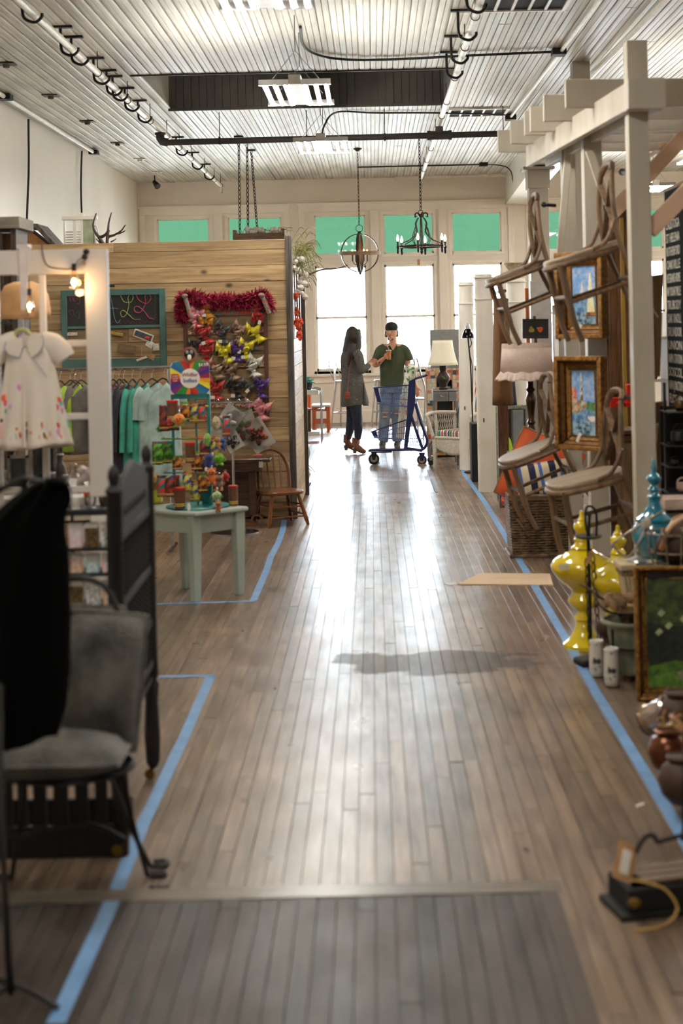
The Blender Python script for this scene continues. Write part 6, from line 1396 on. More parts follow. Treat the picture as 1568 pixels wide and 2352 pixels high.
# beam, slightly skewed like the rafters
def bx(y): return 1.42-.085*(y-8.04)
for s in (-1, 1):
    pg.part('beam', MB().prism([(bx(7.85)+s*.068-.021, 7.85, 2.78), (bx(7.85)+s*.068+.021, 7.85, 2.78), (bx(7.85)+s*.068+.021, 7.85, 2.925), (bx(7.85)+s*.068-.021, 7.85, 2.925)], (-.085*2.85, 2.85, 0)), m_perg, bev=.004)
pg.part('beam_cap', MB().b2((bx(7.9)-.095, 7.80, 2.775), (bx(7.9)+.095, 7.93, 2.93)), m_perg, bev=.004)
for i, (px, py, y) in enumerate([(1299, 247, 8.6), (1249, 278, 9.17), (1218, 302, 9.66), (1205, 310, 9.98), (1173, 330, 10.4), (1144, 350, 10.9), (1120, 362, 11.7)][:6]):
    c = W(px, py, y); h = .16
    pg.part('rafter', MB().prism([(c.x, y, c.z), (c.x, y+.045, c.z), (c.x, y+.045, c.z+h), (c.x, y, c.z+h)], (4.2, .36, 0)), m_perg, bev=.004)
for i in range(3): pg.part('cross_lath', MB().b2((2.1+i*.75, 8.3, 2.93), (2.16+i*.75, 12.4, 2.97)), m_perg2)
pg.part('brace', MB().bar((1.47, 8.04, 2.16), (2.25, 8.10, 2.92), .09, .045, (0, 1, 0)), m_perg2, bev=.004)
pg.part('brace', MB().bar((1.39, 9.36, 2.25), (1.95, 9.36, 2.82), .09, .045, (0, 1, 0)), m_perg2, bev=.004)
pg.part('brace', MB().bar(W(1283, 615, 9.95), W(1306, 335, 9.95), .045, .045, (0, 1, 0)), m_perg, bev=.004)
pg.part('brace', MB().bar(W(1352, 345, 9.3), W(1388, 452, 9.3), .05, .05, (0, 1, 0)), m_perg, bev=.004)
# ---- cross-back chairs hung on the posts ----
m_cb = wood('weathered_oak', (126, 98, 70), (84, 62, 42), rough=.55, axis='Z', scale=3, bump=.2); m_cbs = wood('pale_worn_seat', (148, 128, 106), (112, 92, 72), rough=.5, axis='X', scale=3)
def crossback():
    t = T('cross_back_chair', 'weathered oak cross-back chair hung high on the far pergola post', 'chair', (0, 0, 0), 'cross-back chairs hung on the pergola posts', local=True)
    # forward +X, left +Y, up +Z; origin at the seat centre back for easy hanging
    pts = [(.21*x+.0, .205*y, .40) for x, y in [(math.copysign(abs(math.cos(a))**.7, math.cos(a))*(1), math.copysign(abs(math.sin(a))**.7, math.sin(a))*(1+.08*math.cos(a))) for a in [2*math.pi*k/28 for k in range(28)]]]
    t.part('seat', MB().prism(pts, (0, 0, .035)), m_cbs, bev=.01)
    t.part('seat_rail', MB().tube([V(p)+V((0, 0, -.008)) for p in pts], .016, 8, closed=True), m_cb)
    for s in (-1, 1):
        t.part('front_leg', MB().tube(smoothp([(.165, s*.165, .40), (.175, s*.175, .25), (.185, s*.185, .1), (.175, s*.19, -.03)], 4), [.019]*8+[.016]*5, 10), m_cb)
        t.part('back_post', MB().tube(smoothp([(-.25, s*.16, -.03), (-.20, s*.17, .2), (-.18, s*.18, .42), (-.205, s*.175, .62), (-.26, s*.13, .80)], 5), .0155, 10), m_cb)
        t.part('side_stretcher', MB().tube([(-.20, s*.17, .20), (.18, s*.178, .19)], .012, 8), m_cb)
        t.part('cross_splat', MB().bar((-.185, s*.17, .46), (-.245, -s*.14, .76), .006, .032, (1, 0, 0)), m_cb, bev=.002)
        t.part('side_brace', MB().tube(smoothp([(-.19, s*.185, .55), (-.11, s*.19, .45), (-.02, s*.2, .425)], 4), .012, 8), m_cb)
        for p in ((-.19, s*.19, .55), (-.02, s*.212, .425)): t.part('bolt', MB().ball(p, .008, 6), m_chrome)
    t.part('front_stretcher', MB().tube([(.178, -.178, .22), (.178, .178, .22)], .012, 8), m_cb); t.part('back_stretcher', MB().tube([(-.2, -.17, .22), (-.2, .17, .22)], .012, 8), m_cb)
    t.part('top_rail', MB().tube(smoothp([(-.26, -.13, .80), (-.285, -.09, .835), (-.29, 0, .845), (-.285, .09, .835), (-.26, .13, .80)], 5), .02, 10, sq=.7), m_cb)
    return t
ch = crossback()
def hang(o, px, py, Y, yaw, tilt, label=None, sc_=1):
    m = Matrix.Translation(W(px, py, Y)) @ Matrix.Rotation(math.radians(yaw), 4, 'Z') @ Matrix.Rotation(math.radians(tilt), 4, 'Y') @ Matrix.Translation((0, 0, -.42*sc_))
    r = o if label is None else dup(o, label=label)
    r.location = m.to_translation(); r.rotation_euler = m.to_euler(); r.scale = (sc_,)*3; return r
hang(ch.o, 1186, 622, 10.0, 184, 19)
hang(ch.o, 1335, 582, 8.35, 184, 16, 'weathered oak cross-back chair hung high on the nearest pergola post')
hang(ch.o, 1216, 1036, 10.0, 187, 20, 'weathered oak cross-back chair hung low above the wicker basket')
hang(ch.o, 1343, 1098, 8.35, 187, 12, 'weathered oak cross-back chair hung low on the nearest pergola post, seat towards us')
for (a, b) in (((1249, 470, 10.05), (1275, 472, 10.1)), ((1428, 395, 8.3), (1450, 398, 8.1)), ((1283, 880, 10.05), (1310, 884, 10.1)), ((1430, 912, 8.3), (1462, 915, 8.1))):
    t = T('chair_hook', 'black iron hook holding a chair, %s' % {470: 'upper one on the far post', 395: 'upper one on the nearest post', 880: 'lower one on the far post', 912: 'lower one on the nearest post'}[a[1]], 'hook', W(*a))
    t.part('bar', MB().tube([W(*a), W(*b)], .012, 8), m_blk); t.part('tip', MB().ball(W(*a), .02, 8), m_blk)
# paintings in gold frames
m_gold = M('gilt_frame', (170, 124, 58), rough=.4, metal=.55, c2=(104, 66, 24), scale=50, bump=.7, bscale=110); m_goldd = M('dark_gilt', (120, 80, 36), rough=.45, metal=.5, c2=(80, 48, 18), scale=30, bump=.4)
def gold_frame(name, label, w_, h_, dep, mold, c, yaw, cat='painting', group=None, tilt=0):
    t = T(name, label, cat, (0, 0, 0), group, local=True)
    for i, (f0, f1, d) in enumerate(((0, .34, .0), (.34, .62, .35), (.62, 1, .7))):
        a, b = mold*f0, mold*f1; mm = m_gold if i != 1 else m_goldd
        o = [(-w_/2+a, -h_/2+a), (w_/2-a, -h_/2+a), (w_/2-a, h_/2-a), (-w_/2+a, h_/2-a)]; n = [(-w_/2+b, -h_/2+b), (w_/2-b, -h_/2+b), (w_/2-b, h_/2-b), (-w_/2+b, h_/2-b)]
        for k in range(4):
            p, q, r, s_ = o[k], o[(k+1) % 4], n[(k+1) % 4], n[k]
            t.part('frame_moulding', MB().prism([(p[0], -dep*(1-d), p[1]), (q[0], -dep*(1-d), q[1]), (r[0], -dep*(1-d*1.0-.25*(i > 0)), r[1]), (s_[0], -dep*(1-d-.25*(i > 0)), s_[1])], (0, dep*(1-d)*.98+.001, 0)), mm, bev=.006)
    iw, ih = w_/2-mold, h_/2-mold
    t.part('beading', MB().tube([(-iw, -dep*.25, -ih), (iw, -dep*.25, -ih), (iw, -dep*.25, ih), (-iw, -dep*.25, ih)], .006, 6, closed=True), m_gold)
    t.o.location = c; t.o.rotation_euler = (tilt, 0, yaw)
    return t, iw, ih
def canvas(t, iw, ih, y, bands):
    """painted canvas: flat coloured strokes laid on the cloth as thin paint"""
    t.part('canvas', MB().b2((-iw, y, -ih), (iw, y+.004, ih)), M('canvas_base', (120, 160, 200), rough=.6))
    for i, (poly, col, c2) in enumerate(bands):
        t.part('paint', MB().prism([(a*iw, y-.0004*(i+1), b*ih) for a, b in poly], (0, -.0003, 0)), M('paint_%d_%d_%d' % col, col, rough=.55, c2=c2, scale=35, thresh=(.4, .6)))
sky = ([(-1, .0), (1, .0), (1, 1), (-1, 1)], (110, 160, 220), (170, 190, 220)); sea = ([(-1, -1), (1, -1), (1, -.12), (-1, -.12)], (70, 110, 160), (130, 170, 200)); deep = ([(-1, -1), (1, -1), (1, -.55), (-1, -.6)], (40, 70, 90), (150, 180, 200))
for i, (px, py, lb) in enumerate(((1344, 678, 'gilt framed sailing boat painting on the pergola post, upper one'), (1343, 925, 'gilt framed harbour painting with red roofs on the pergola post, lower one'))):
    t, iw, ih = gold_frame('framed_painting', lb, .36, .52 if i == 0 else .56, .075, .085, W(px, py, 9.12), math.radians(-47), group='gilt framed boat paintings')
    b = [sky, sea, deep]
    if i == 0: b += [([(-1, -.12), (.2, -.12), (.1, .02), (-.5, .08), (-1, .0)], (100, 140, 60), (170, 120, 90)), ([(.2, -.6), (.85, -.6), (.55, .75), (.45, .75)], (236, 226, 170), (250, 246, 220)), ([(-.35, -.1), (.05, -.1), (-.15, .5)], (240, 236, 230), (220, 220, 230)), ([(.1, -.72), (.95, -.72), (.85, -.58), (.2, -.58)], (180, 110, 50), (90, 60, 40))]
    else: b += [([(-1, -.35), (-.4, -.3), (.3, -.1), (.3, .0), (-1, .15)], (210, 190, 160), (150, 110, 80)), ([(-1, .15), (-.5, .12), (-.6, .45), (-1, .5)], (206, 70, 50), (220, 200, 170)), ([(-.3, -.1), (.0, -.1), (-.1, .95), (-.2, .95)], (220, 214, 200), (90, 80, 70)), ([(.2, -.2), (.9, -.25), (1, .0), (.3, .05)], (60, 100, 60), (90, 140, 90)), ([(.3, -.55), (.95, -.6), (.9, -.4), (.35, -.4)], (240, 240, 240), (170, 60, 60))]
    canvas(t, iw, ih, -.012, b)
    t.part('price_tag', MB().box((.02, -.09, -.2), (.022, .001, .06), (0, .5, 0)), m_wht)
# pear painting
Ye = 12.0; c = W(1229, 755, Ye); t = T('pear_painting', 'small black canvas painted with a yellow and an orange pear', 'painting', c)
t.part('canvas', MB().box(c, (.205, .02, .155), (0, .02, 0)), M('black_canvas', (34, 30, 30), rough=.5, c2=(26, 24, 26)))
for dx, col in ((-.032, (170, 150, 50)), (.035, (214, 96, 30))):
    t.part('painted_pear', MB().lathe([(.0, -.024), (.02, -.018), (.023, -.004), (.013, .012), (.006, .024), (.0, .028)], c+V((dx, -.011, -.005)), 14, sy=.08, rot=(0, (-.1 if dx < 0 else -1.1), 0)), M('pear_%d' % col[0], col, rough=.6, c2=tuple(int(a*.7) for a in col)))
t.part('easel_stick', MB().tube([(c.x-.05, Ye+.02, c.z-.9), (c.x-.06, Ye+.02, c.z+.32)], .014, 6), M('orange_stick', (176, 84, 34), rough=.5)); t.part('easel_stick', MB().tube([(c.x+.05, Ye+.05, .02), (c.x+.0, Ye+.05, c.z+.1)], .012, 6), m_oldwood)
# ruffled lamp
Yr = 11.5; c = W(1218, 1040, Yr); 
st = T('small_table', 'small dark table hidden behind the basket carrying the ruffled lamp', 'table', (c.x, Yr+.12, 0)); zt_ = W(1218, 1040, Yr).z
st.part('table_top', MB().lathe([(.16, zt_-.025), (.165, zt_)], (c.x, Yr+.15, 0), 24), m_dkw); st.part('pedestal', MB().tube([(c.x, Yr+.15, 0), (c.x, Yr+.15, zt_-.02)], .03, 10), m_dkw); st.part('foot', MB().lathe([(.14, 0), (.13, .02), (.04, .05)], (c.x, Yr+.15, 0), 20), m_dkw)
t = T('table_lamp', 'table lamp with a pale pink ruffled shade and turned bronze stem', 'table lamp', (c.x, Yr+.15, zt_)); b = V((c.x, Yr+.15, zt_))
b.x = W(1224, 950, Yr).x
z0, z1 = W(1218, 858, Yr).z-zt_, W(1218, 790, Yr).z-zt_
m_pshade = M('pale_pink_linen', (226, 206, 196), rough=.85, c2=(216, 194, 182), scale=40, bump=.1)
cs_ = b+V((W(1214, 830, Yr).x-b.x, 0, 0))
t.part('lamp_shade', MB().lathe([(.205, z0), (.185, z1)], cs_, 36, close=False), m_pshade, solid=.004, smooth=60)
t.part('shade_band', MB().lathe([(.19, z1-.03), (.192, z1-.03), (.188, z1+.004), (.185, z1+.004)], cs_, 36, close=False), m_pshade)
t.part('ruffle', MB().sheet(150, 5, lambda u, v: cs_+V(((.205+.035*v+(.010*v)*math.sin(u*2*math.pi*38))*math.cos(2*math.pi*u), (.205+.035*v+(.010*v)*math.sin(u*2*math.pi*38))*math.sin(2*math.pi*u), z0+.01-.06*v-.006*math.sin(u*2*math.pi*11)))), m_pshade, solid=.003, smooth=80)
H = z0
t.part('turned_stem', MB().lathe([(.07, 0), (.075, .02), (.05, .04), (.03, .07), (.042, .12), (.03, .17), (.022, .2), (.034, .22), (.024, .24), (.028, .30), (.036, .36), (.04, .40), (.028, .43), (.022, .45), (.036, .47), (.022, .49), (.02, H), (.01, H+.05)], b, 20), M('bronze_lacquer', (78, 56, 28), rough=.22, metal=.7, c2=(40, 28, 16), scale=12))
# wicker basket with cushions
m_wb = M('willow_basket', (136, 112, 82), rough=.6, c2=(70, 52, 34), scale=18, bump=.4, bscale=60)
c0, c1 = FL(1172, 1282), FL(1300, 1287); bxx0, bxx1, by0, by1, bh = c0.x, c0.x+.46, c0.y, c0.y+.36, .45
t = T('wicker_basket', 'square willow basket holding the orange and striped cushions', 'basket', ((bxx0+bxx1)/2, (by0+by1)/2, 0))
def rect(f, z, w=0, ph=0):
    g = .02*(1-f); pts = []; cor = [(bxx0+g, by0+g), (bxx1-g, by0+g), (bxx1-g, by1-g), (bxx0+g, by1-g)]
    for i in range(4):
        a, b = cor[i], cor[(i+1) % 4]
        for j in range(14):
            u = j/14; nx, ny = (b[1]-a[1]), -(b[0]-a[0]); L = math.hypot(nx, ny); o = w*math.sin(math.pi*(j+ph)+.5)
            pts.append((a[0]+(b[0]-a[0])*u+nx/L*o, a[1]+(b[1]-a[1])*u+ny/L*o, z+.0015*math.sin(j*2.1+z*90)))
    return pts
mb = MB(); nr = 21
for i in range(nr): mb.tube(rect(i/nr, .012+i*(bh-.05)/nr), .0085, 5, closed=True) if False else mb.tube(rect(i/nr, .012+i*(bh-.05)/nr, .010, i % 2), .0082, 5, closed=True)
t.part('weave', mb, m_wb, kind='stuff')
mb = MB()
for p in rect(0, 0)[::2]: 
    mb.tube([(p[0], p[1], 0), (p[0], p[1], bh)], .006, 5)
t.part('stakes', mb, m_wb, kind='stuff')
for z in (.012, bh-.03, bh-.01): t.part('braided_rim', MB().tube(rect(1, z, .003), .014, 6, closed=True), m_wb)
t.part('gap_shade', MB().b2((bxx0+.025, by0+.025, .01), (bxx1-.025, by1-.025, bh-.14)), m_dark)  # dark block inside, paints the shade between the woven rows
for sx in (bxx0+.05, bxx1-.05): t.part('handle', MB().tube(smoothp([(sx, by0-.01, bh*.62), (sx+.04, by0-.04, bh*.5), (sx+.08, by0-.01, bh*.35)], 4), .008, 6), m_wb)
def cushion(name, label, c, w_, h_, th, rot, mat, group=None):
    t = T(name, label, 'cushion', (0, 0, 0), group, local=True)
    def fn(u, v, s=1):
        x, z = (u-.5)*2, (v-.5)*2; e = (1-abs(x)**2.6)*(1-abs(z)**2.6); pin = 1-.07*(1-abs(x))*abs(z)**2-.0; pin2 = 1-.07*(1-abs(z))*abs(x)**2
        return (x*w_/2*pin, s*th/2*max(0, e)**.5, z*h_/2*pin2)
    mb = MB().sheet(14, 14, lambda u, v: fn(u, v, -1)).sheet(14, 14, lambda u, v: fn(1-u, v, 1)); t.part('cover', mb, mat, smooth=80)
    pts = [fn(i/10, 0) for i in range(10)]+[fn(1, i/10) for i in range(10)]+[fn(1-i/10, 1) for i in range(10)]+[fn(0, 1-i/10) for i in range(10)]
    t.part('piping', MB().tube(pts, .007, 6, closed=True), M('cushion_piping', (150, 110, 80), rough=.8) if 'orange' in label else mat)
    t.o.location = c; t.o.rotation_euler = rot; return t
m_or = M('burnt_orange_velvet', (206, 88, 36), rough=.8, c2=(176, 66, 24), scale=8, bump=.3, bscale=20, sheen=.4)
cushion('orange_cushion', 'burnt orange cushion standing on its corner in the willow basket', W(1240, 1087, 11.22), .50, .53, .15, (math.radians(-8), math.radians(26), math.radians(-4)), m_or)
cushion('striped_cushion', 'navy, blue and cream striped cushion in front in the willow basket', W(1250, 1100, 11.0)+V((0, .06, -.02)), .38, .26, .12, (math.radians(-12), math.radians(-8), 0), stripes('navy_cream_stripe', [(206, 190, 160), (206, 190, 160), (30, 34, 62), (30, 34, 62), (206, 190, 160), (70, 100, 170)], 0, .15, .9))
c = FL(1157, 1166); t = T('pink_handbag', 'small pink patterned bag on the floor behind the basket', 'bag', c); m_pk = M('pink_paisley', (206, 60, 110), rough=.7, c2=(230, 130, 60), scale=40, thresh=(.45, .55))
t.part('body', MB().ball(c+V((.02, 0, .075)), (.055, .04, .075), 12), m_pk); t.part('strap', MB().tube(arc(c+V((.02, 0, .13)), .035, 0, math.pi, 8), .006, 6), m_pk)
# plywood strip and scraps on the floor
t = single('plywood_strip', MB().prism([FL(1050, 1343), FL(1270, 1345), FL(1262, 1319), FL(1103, 1318)], (0, 0, .006)), wood('plywood', (206, 182, 152), (188, 160, 126), rough=.7, axis='X', scale=2), 'long pointed plywood strip lying across the floor by the basket', 'board')
single('paper_scrap', MB().prism([FL(1020, 1341), FL(1046, 1339), FL(1048, 1343), FL(1030, 1345)], (0, 0, .003)), m_wht, 'small white paper scrap at the tip of the plywood strip', 'paper scrap')
single('paper_scrap', MB().prism([FL(1458, 1850), FL(1478, 1843), FL(1480, 1848), FL(1462, 1854)], (0, 0, .001)), m_wht, 'tiny white scrap on the floor right of the tape near the camera', 'paper scrap')
# ---- tapes ----
m_tape = M('blue_masking_tape', (112, 152, 196), rough=.6, c2=(98, 138, 184), scale=8)
def tape(label, pts, w_=.048):
    P = [FL(a, b) for a, b in pts]; mb = MB(); vs = []
    for i, p in enumerate(P):
        d = (P[min(i+1, len(P)-1)]-P[max(i-1, 0)]).normalized(); n = V((-d.y, d.x, 0))*w_/2; vs += [p+n+V((0, 0, .0012)), p-n+V((0, 0, .0012)), p-n+V((0, 0, .0019)), p+n+V((0, 0, .0019))]
    fs = [(0, 1, 2, 3)]
    for i in range(len(P)-1):
        a, b = i*4, i*4+4
        for j in range(4): fs.append((a+j, b+j, b+(j+1) % 4, a+(j+1) % 4))
    fs.append(tuple((len(P)-1)*4+j for j in (3, 2, 1, 0)))
    single('floor_tape', MB().add(vs, fs), m_tape, label, 'tape', 'strips of blue tape marking the aisle', smooth=0)
tape('blue tape strip along the left side of the aisle nearest the camera', [(128, 2352), (240, 2110), (330, 1890), (420, 1700), (484, 1553)])
tape('short blue tape strip crossing left under the carved panel', [(365, 1555), (497, 1552)])
tape('blue tape strip curving past the sage table towards the child\'s chair', [(581, 1380), (597, 1345), (612, 1310), (622, 1278), (640, 1245), (650, 1215), (652, 1195)])
tape('blue tape strip running left under the sage table', [(352, 1388), (585, 1381)])
tape('long blue tape strip down the right side of the aisle', [(1058, 1062), (1066, 1090), (1110, 1150), (1165, 1240), (1225, 1342), (1300, 1470), (1368, 1590), (1450, 1725), (1545, 1882), (1620, 2010)])
# ---- urns ----
m_yel = M('yellow_gloss_ceramic', (224, 200, 16), rough=.12, c2=(214, 186, 8), scale=2, coat=.8); m_teal2 = M('teal_gloss_ceramic', (22, 122, 146), rough=.12, c2=(16, 106, 130), scale=2, coat=.8)
YU = 7.92; ku = YU/F
prof = [(50, 0), (50, 8), (38, 18), (24, 40), (18, 62), (24, 66), (24, 72), (17, 78), (17, 88), (30, 98), (37, 108), (36, 116), (28, 124), (26, 132), (36, 142), (58, 160), (74, 182), (76, 196), (66, 210), (40, 224), (26, 232), (27, 236), (20, 242), (17, 252), (20, 256), (17, 262), (12, 268), (14, 272), (20, 282), (20, 290), (12, 298), (8, 300), (11, 303), (8, 306), (5, 316), (4.5, 322), (0, 325)]
def urn(name, label, c, s, mat, prof=prof, tag=None):
    t = T(name, label, 'urn', c)
    body = [(r*s, z*s) for r, z in prof if z < 236]; lid = [(r*s, z*s) for r, z in prof if z >= 236]
    t.part('body', MB().lathe(body, c, 48), mat, smooth=50); t.part('lid', MB().lathe(lid, c, 40), mat, smooth=50)
    if tag: 
        t.part('price_sticker', MB().box(W(*tag), (.05, .002, .028), (.25, -.15, -.3)), m_wht)
    return t
su = ku*.966
u1 = V((W(1342, 1480, YU).x, YU, 0)); urn('lidded_urn', 'glossy yellow lidded urn standing on the tape, nearer the aisle', u1, su, m_yel, tag=(1296, 1302, YU-.155))
u2 = V((W(1424, 1480, 7.55).x, 7.55, .02)); urn('lidded_urn', 'glossy yellow lidded urn behind, against the cream planter', u2, su*.93, m_yel)
prof_t = [(40, 0), (40, 10), (28, 30), (30, 60), (60, 100), (78, 130), (80, 150), (72, 172), (62, 186), (66, 190), (66, 196), (44, 210), (28, 226), (20, 244), (22, 256), (26, 258), (26, 262), (16, 268), (15, 276), (22, 280), (22, 284), (14, 290), (12, 296), (24, 308), (26, 316), (20, 324), (10, 330), (9, 338), (11, 346), (9, 352), (7, 360), (6, 372), (0, 377)]
u3 = V((W(1506, 1300, 7.35).x, 7.35, 0)); top = W(1505, 1050, 7.35).z; s3 = .00163
bz = top-377*s3*1.0
t = T('lidded_urn', 'tall glossy teal lidded urn behind the wire basket', 'urn', (u3.x, u3.y, bz)); cc_ = (u3.x, u3.y, bz)
t.part('body', MB().lathe([(r*s3*.86, z*s3) for r, z in prof_t if z <= 190], cc_, 48), m_teal2, smooth=50); t.part('lid', MB().lathe([(r*s3*.86, z*s3) for r, z in prof_t if z >= 190], cc_, 48), m_teal2, smooth=50)
t = T('wooden_crate', 'old brown crate under the teal urn', 'crate', (u3.x+.05, 7.4, 0)); zc_ = bz-.002
for y in (7.22, 7.52): 
    for z in (0, .333*zc_, .666*zc_): t.part('slat', MB().b2((u3.x-.1, y, z+.004), (u3.x+.35, y+.015, z+.31*zc_)), m_oldwood, bev=.002)
for x in (u3.x-.11, u3.x+.35): t.part('end_board', MB().b2((x, 7.22, 0), (x+.015, 7.535, zc_)), m_oldwood)
t.part('top_board', MB().b2((u3.x-.11, 7.22, zc_-.012), (u3.x+.365, 7.535, zc_)), m_oldwood)
# iron candle stand with chain in front of the urn
Yc_ = 7.42; c = FL(1352, 1528); t = T('iron_candle_stand', 'black iron candle stand with ring plate and hanging chain before the yellow urn', 'candle stand', c)
x = W(1352, 1300, c.y).x; zt = W(1352, 1165, c.y).z; zp = W(1350, 1234, c.y).z
t.part('pole', MB().tube([(x, c.y, .0), (x, c.y, zp), (x+.01, c.y, zt-.03)], .009, 8), m_blk); t.part('handle_loop', MB().tube(smoothp([(x+.01, c.y, zp), (x-.01, c.y, zt-.1), (x-.005, c.y, zt), (x+.04, c.y, zt-.02), (x+.04, c.y, zp)], 5), .006, 6), m_blk)
t.part('drip_plate', MB().lathe([(.02, -.006), (.06, -.004), (.072, .008), (.066, .01), (.02, .004)], (x, c.y, zp), 24), M('pewter', (90, 90, 84), rough=.35, metal=.7)); 
mb = MB(); chain(mb, (x-.012, c.y-.015, W(0, 1285, c.y).z-.06), (x-.006, c.y-.02, .12), .04, .004, .02); chain(mb, (x+.016, c.y-.015, .55), (x+.04, c.y-.02, .12), .04, .004, .02); t.part('chain', mb, m_blk)
t.part('foot', MB().box((x-.02, c.y, .02), (.1, .12, .035), (0, 0, .3)), m_blkm, bev=.012); t.part('foot', MB().box((x+.03, c.y+.02, .015), (.14, .05, .03), (0, 0, -.3)), m_blkm, bev=.01)
t.part('paper_tag', MB().box((x, c.y-.03, W(0, 1280, c.y).z-.06), (.025, .002, .06), (0, .3, 0)), m_kraft)
# sage fluted planter in iron stand, with driftwood
m_sage = M('sage_zinc', (140, 144, 118), rough=.6, c2=(96, 98, 78), scale=7, bump=.3)
pc = FL(1440, 1560); t = T('sage_planter', 'tall sage green tapered planter in an iron stand with scroll feet', 'planter', pc)
zr = W(1430, 1425, pc.y).z; cx_ = pc.x+.03
def flute(u, v):
    a = 2*math.pi*u; r = (.075+(.125-.075)*v)*(1+.03*math.cos(a*16)*(0 if v > .85 else 1)); r *= 1.12 if v > .93 else 1
    return (cx_+r*math.cos(a), pc.y+r*math.sin(a), .03+(zr-.03)*v)
t.part('bucket', MB().sheet(64, 14, flute), m_sage, solid=.004, smooth=60); t.part('base_disc', MB().lathe([(.07, .03), (.07, .04)], (cx_, pc.y, 0), 20), m_sage)
t.part('rim', MB().tube(arc((cx_, pc.y, zr), .142, 0, 6.283, 28, (1, 0, 0), (0, 1, 0))[:-1], .01, 6, closed=True), m_sage)
for z in (.16, .33): t.part('iron_band', MB().tube(arc((cx_, pc.y, z), .105+z*.09, 0, 6.283, 28, (1, 0, 0), (0, 1, 0))[:-1], .006, 6, closed=True), m_blk)
for a in (-2.4, -1.15, .3, 1.8):
    d = V((math.cos(a), math.sin(a), 0)); P = [V((cx_, pc.y, zr-.02))+d*.15, V((cx_, pc.y, zr*.5))+d*.15, V((cx_, pc.y, .05))+d*.15, V((cx_, pc.y, .012))+d*.17, V((cx_, pc.y, .012))+d*.2, V((cx_, pc.y, .04))+d*.215, V((cx_, pc.y, .055))+d*.195]
    t.part('scroll_leg', MB().tube(smoothp(P, 4), .006, 6), m_blk)
m_drift = M('driftwood', (176, 140, 100), rough=.8, c2=(96, 72, 52), scale=14, bump=.5, bscale=40)
for i, (p, q, r, lb) in enumerate([((1388, 1392), (1404, 1362), .028, 'curved spiky seed pod leaning out of the sage planter, leftmost'), ((1410, 1362), (1438, 1398), .026, 'pale knobbly seed pod on the sage planter'), ((1398, 1378), (1420, 1404), .022, 'small brown pod between the larger ones'), ((1430, 1370), (1478, 1374), .02, 'pale carved wood piece behind the pods')]):
    a, b = W(p[0], p[1], pc.y-.05-.02*i), W(q[0], q[1], pc.y-.05-.02*i); tt = T('seed_pod', lb, 'seed pod', (a+b)/2, 'dried pods on the sage planter')
    tt.part('body', MB().tube([a, a.lerp(b, .2), a.lerp(b, .5), a.lerp(b, .8), b], [r*.3, r, r*1.1, r*.8, r*.2], 12), m_drift, sub=1); mb = MB(); rr = random.Random(i)
    for k in range(30):
        d = V((rr.gauss(0, 1), rr.gauss(0, 1), rr.gauss(0, 1))).normalized(); o = a.lerp(b, rr.uniform(.15, .85)); mb.ball(o+d*r*.95, .004, 5)
    tt.part('bumps', mb, m_drift, kind='stuff')
t = T('twig_bundle', 'dry bent twigs sticking out left of the sage planter', 'twigs', W(1400, 1395, pc.y-.1)); mb = MB()
t.part('twig', MB().tube(smoothp([W(1330, 1342, pc.y-.1), W(1358, 1356, pc.y-.1), W(1395, 1385, pc.y-.05)], 4), .006, 6), m_oldwood); t.part('twig', MB().tube(smoothp([W(1362, 1360, pc.y-.1), W(1378, 1392, pc.y-.1), W(1400, 1405, pc.y-.05)], 4), .005, 6), m_oldwood)
# white pottery pair
m_pot = M('white_distressed_pottery', (206, 198, 186), rough=.7, c2=(60, 54, 48), scale=16, thresh=(.36, .42), bump=.4)
for i, (px, py, h, lb) in enumerate(((1371, 1555, .17, 'white distressed pottery boot, left and slimmer'), (1405, 1578, .175, 'white distressed pottery jar with black bark pattern'))):
    c = FL(px, py); t = T('pottery_vessel', lb, 'pottery', c, 'white distressed pottery pair'); t.part('body', MB().lathe([(.03, 0), (.038, .02), (.037, h*.6), (.033, h), (.026, h)], c, 16), m_pot, sub=1); t.part('rim', MB().lathe([(.028, h-.01), (.036, h-.005), (.034, h+.006), (.026, h)], c, 16), m_wht)
single('brown_rag', MB().ball(FL(1404, 1540)+V((0, .05, .2)), (.07, .05, .055), 10).tube([FL(1404, 1540)+V((0, .05, 0)), FL(1404, 1540)+V((0, .05, .2))], .03), M('dark_brown_leather', (70, 46, 30), rough=.6), 'dark brown leather bundle behind the white pottery', 'bundle', remesh=.01)
# cream ceramic cachepot with fluted body on top of stool
Yk = 7.15; x0, x1 = W(1428, 1350, Yk).x, W(1508, 1350, Yk).x; z1, z0 = W(1460, 1296, Yk).z, W(1460, 1388, Yk).z
t = T('fluted_planter', 'square cream ceramic planter with fluted sides behind the landscape painting', 'planter', ((x0+x1)/2, Yk+.08, z0)); m_crm = M('aged_cream_ceramic', (206, 188, 152), rough=.6, c2=(176, 152, 112), scale=20)
t.part('rim', MB().b2((x0-.012, Yk-.01, z1-.03), (x1+.03, Yk+.2, z1)), m_crm, bev=.006); t.part('bead_band', MB().b2((x0, Yk, z1-.055), (x1+.02, Yk+.18, z1-.03)), M('dark_pattern_band', (150, 124, 84), rough=.6, c2=(80, 60, 40), scale=90, thresh=(.45, .55)))
n = 9
for i in range(n):
    xx = x0+.012+i*(x1-x0)/n; t.part('flute', MB().tube([(xx, Yk+.01, z1-.055), (xx+.006*(4-i), Yk+.03, z0+.01)], .0105, 8), m_crm)
t.part('core', MB().prism([(x0+.005, Yk+.015, z1-.05), (x1+.01, Yk+.015, z1-.05), (x1-.01, Yk+.03, z0), (x0+.03, Yk+.03, z0)], (0, .15, 0)), m_crm)
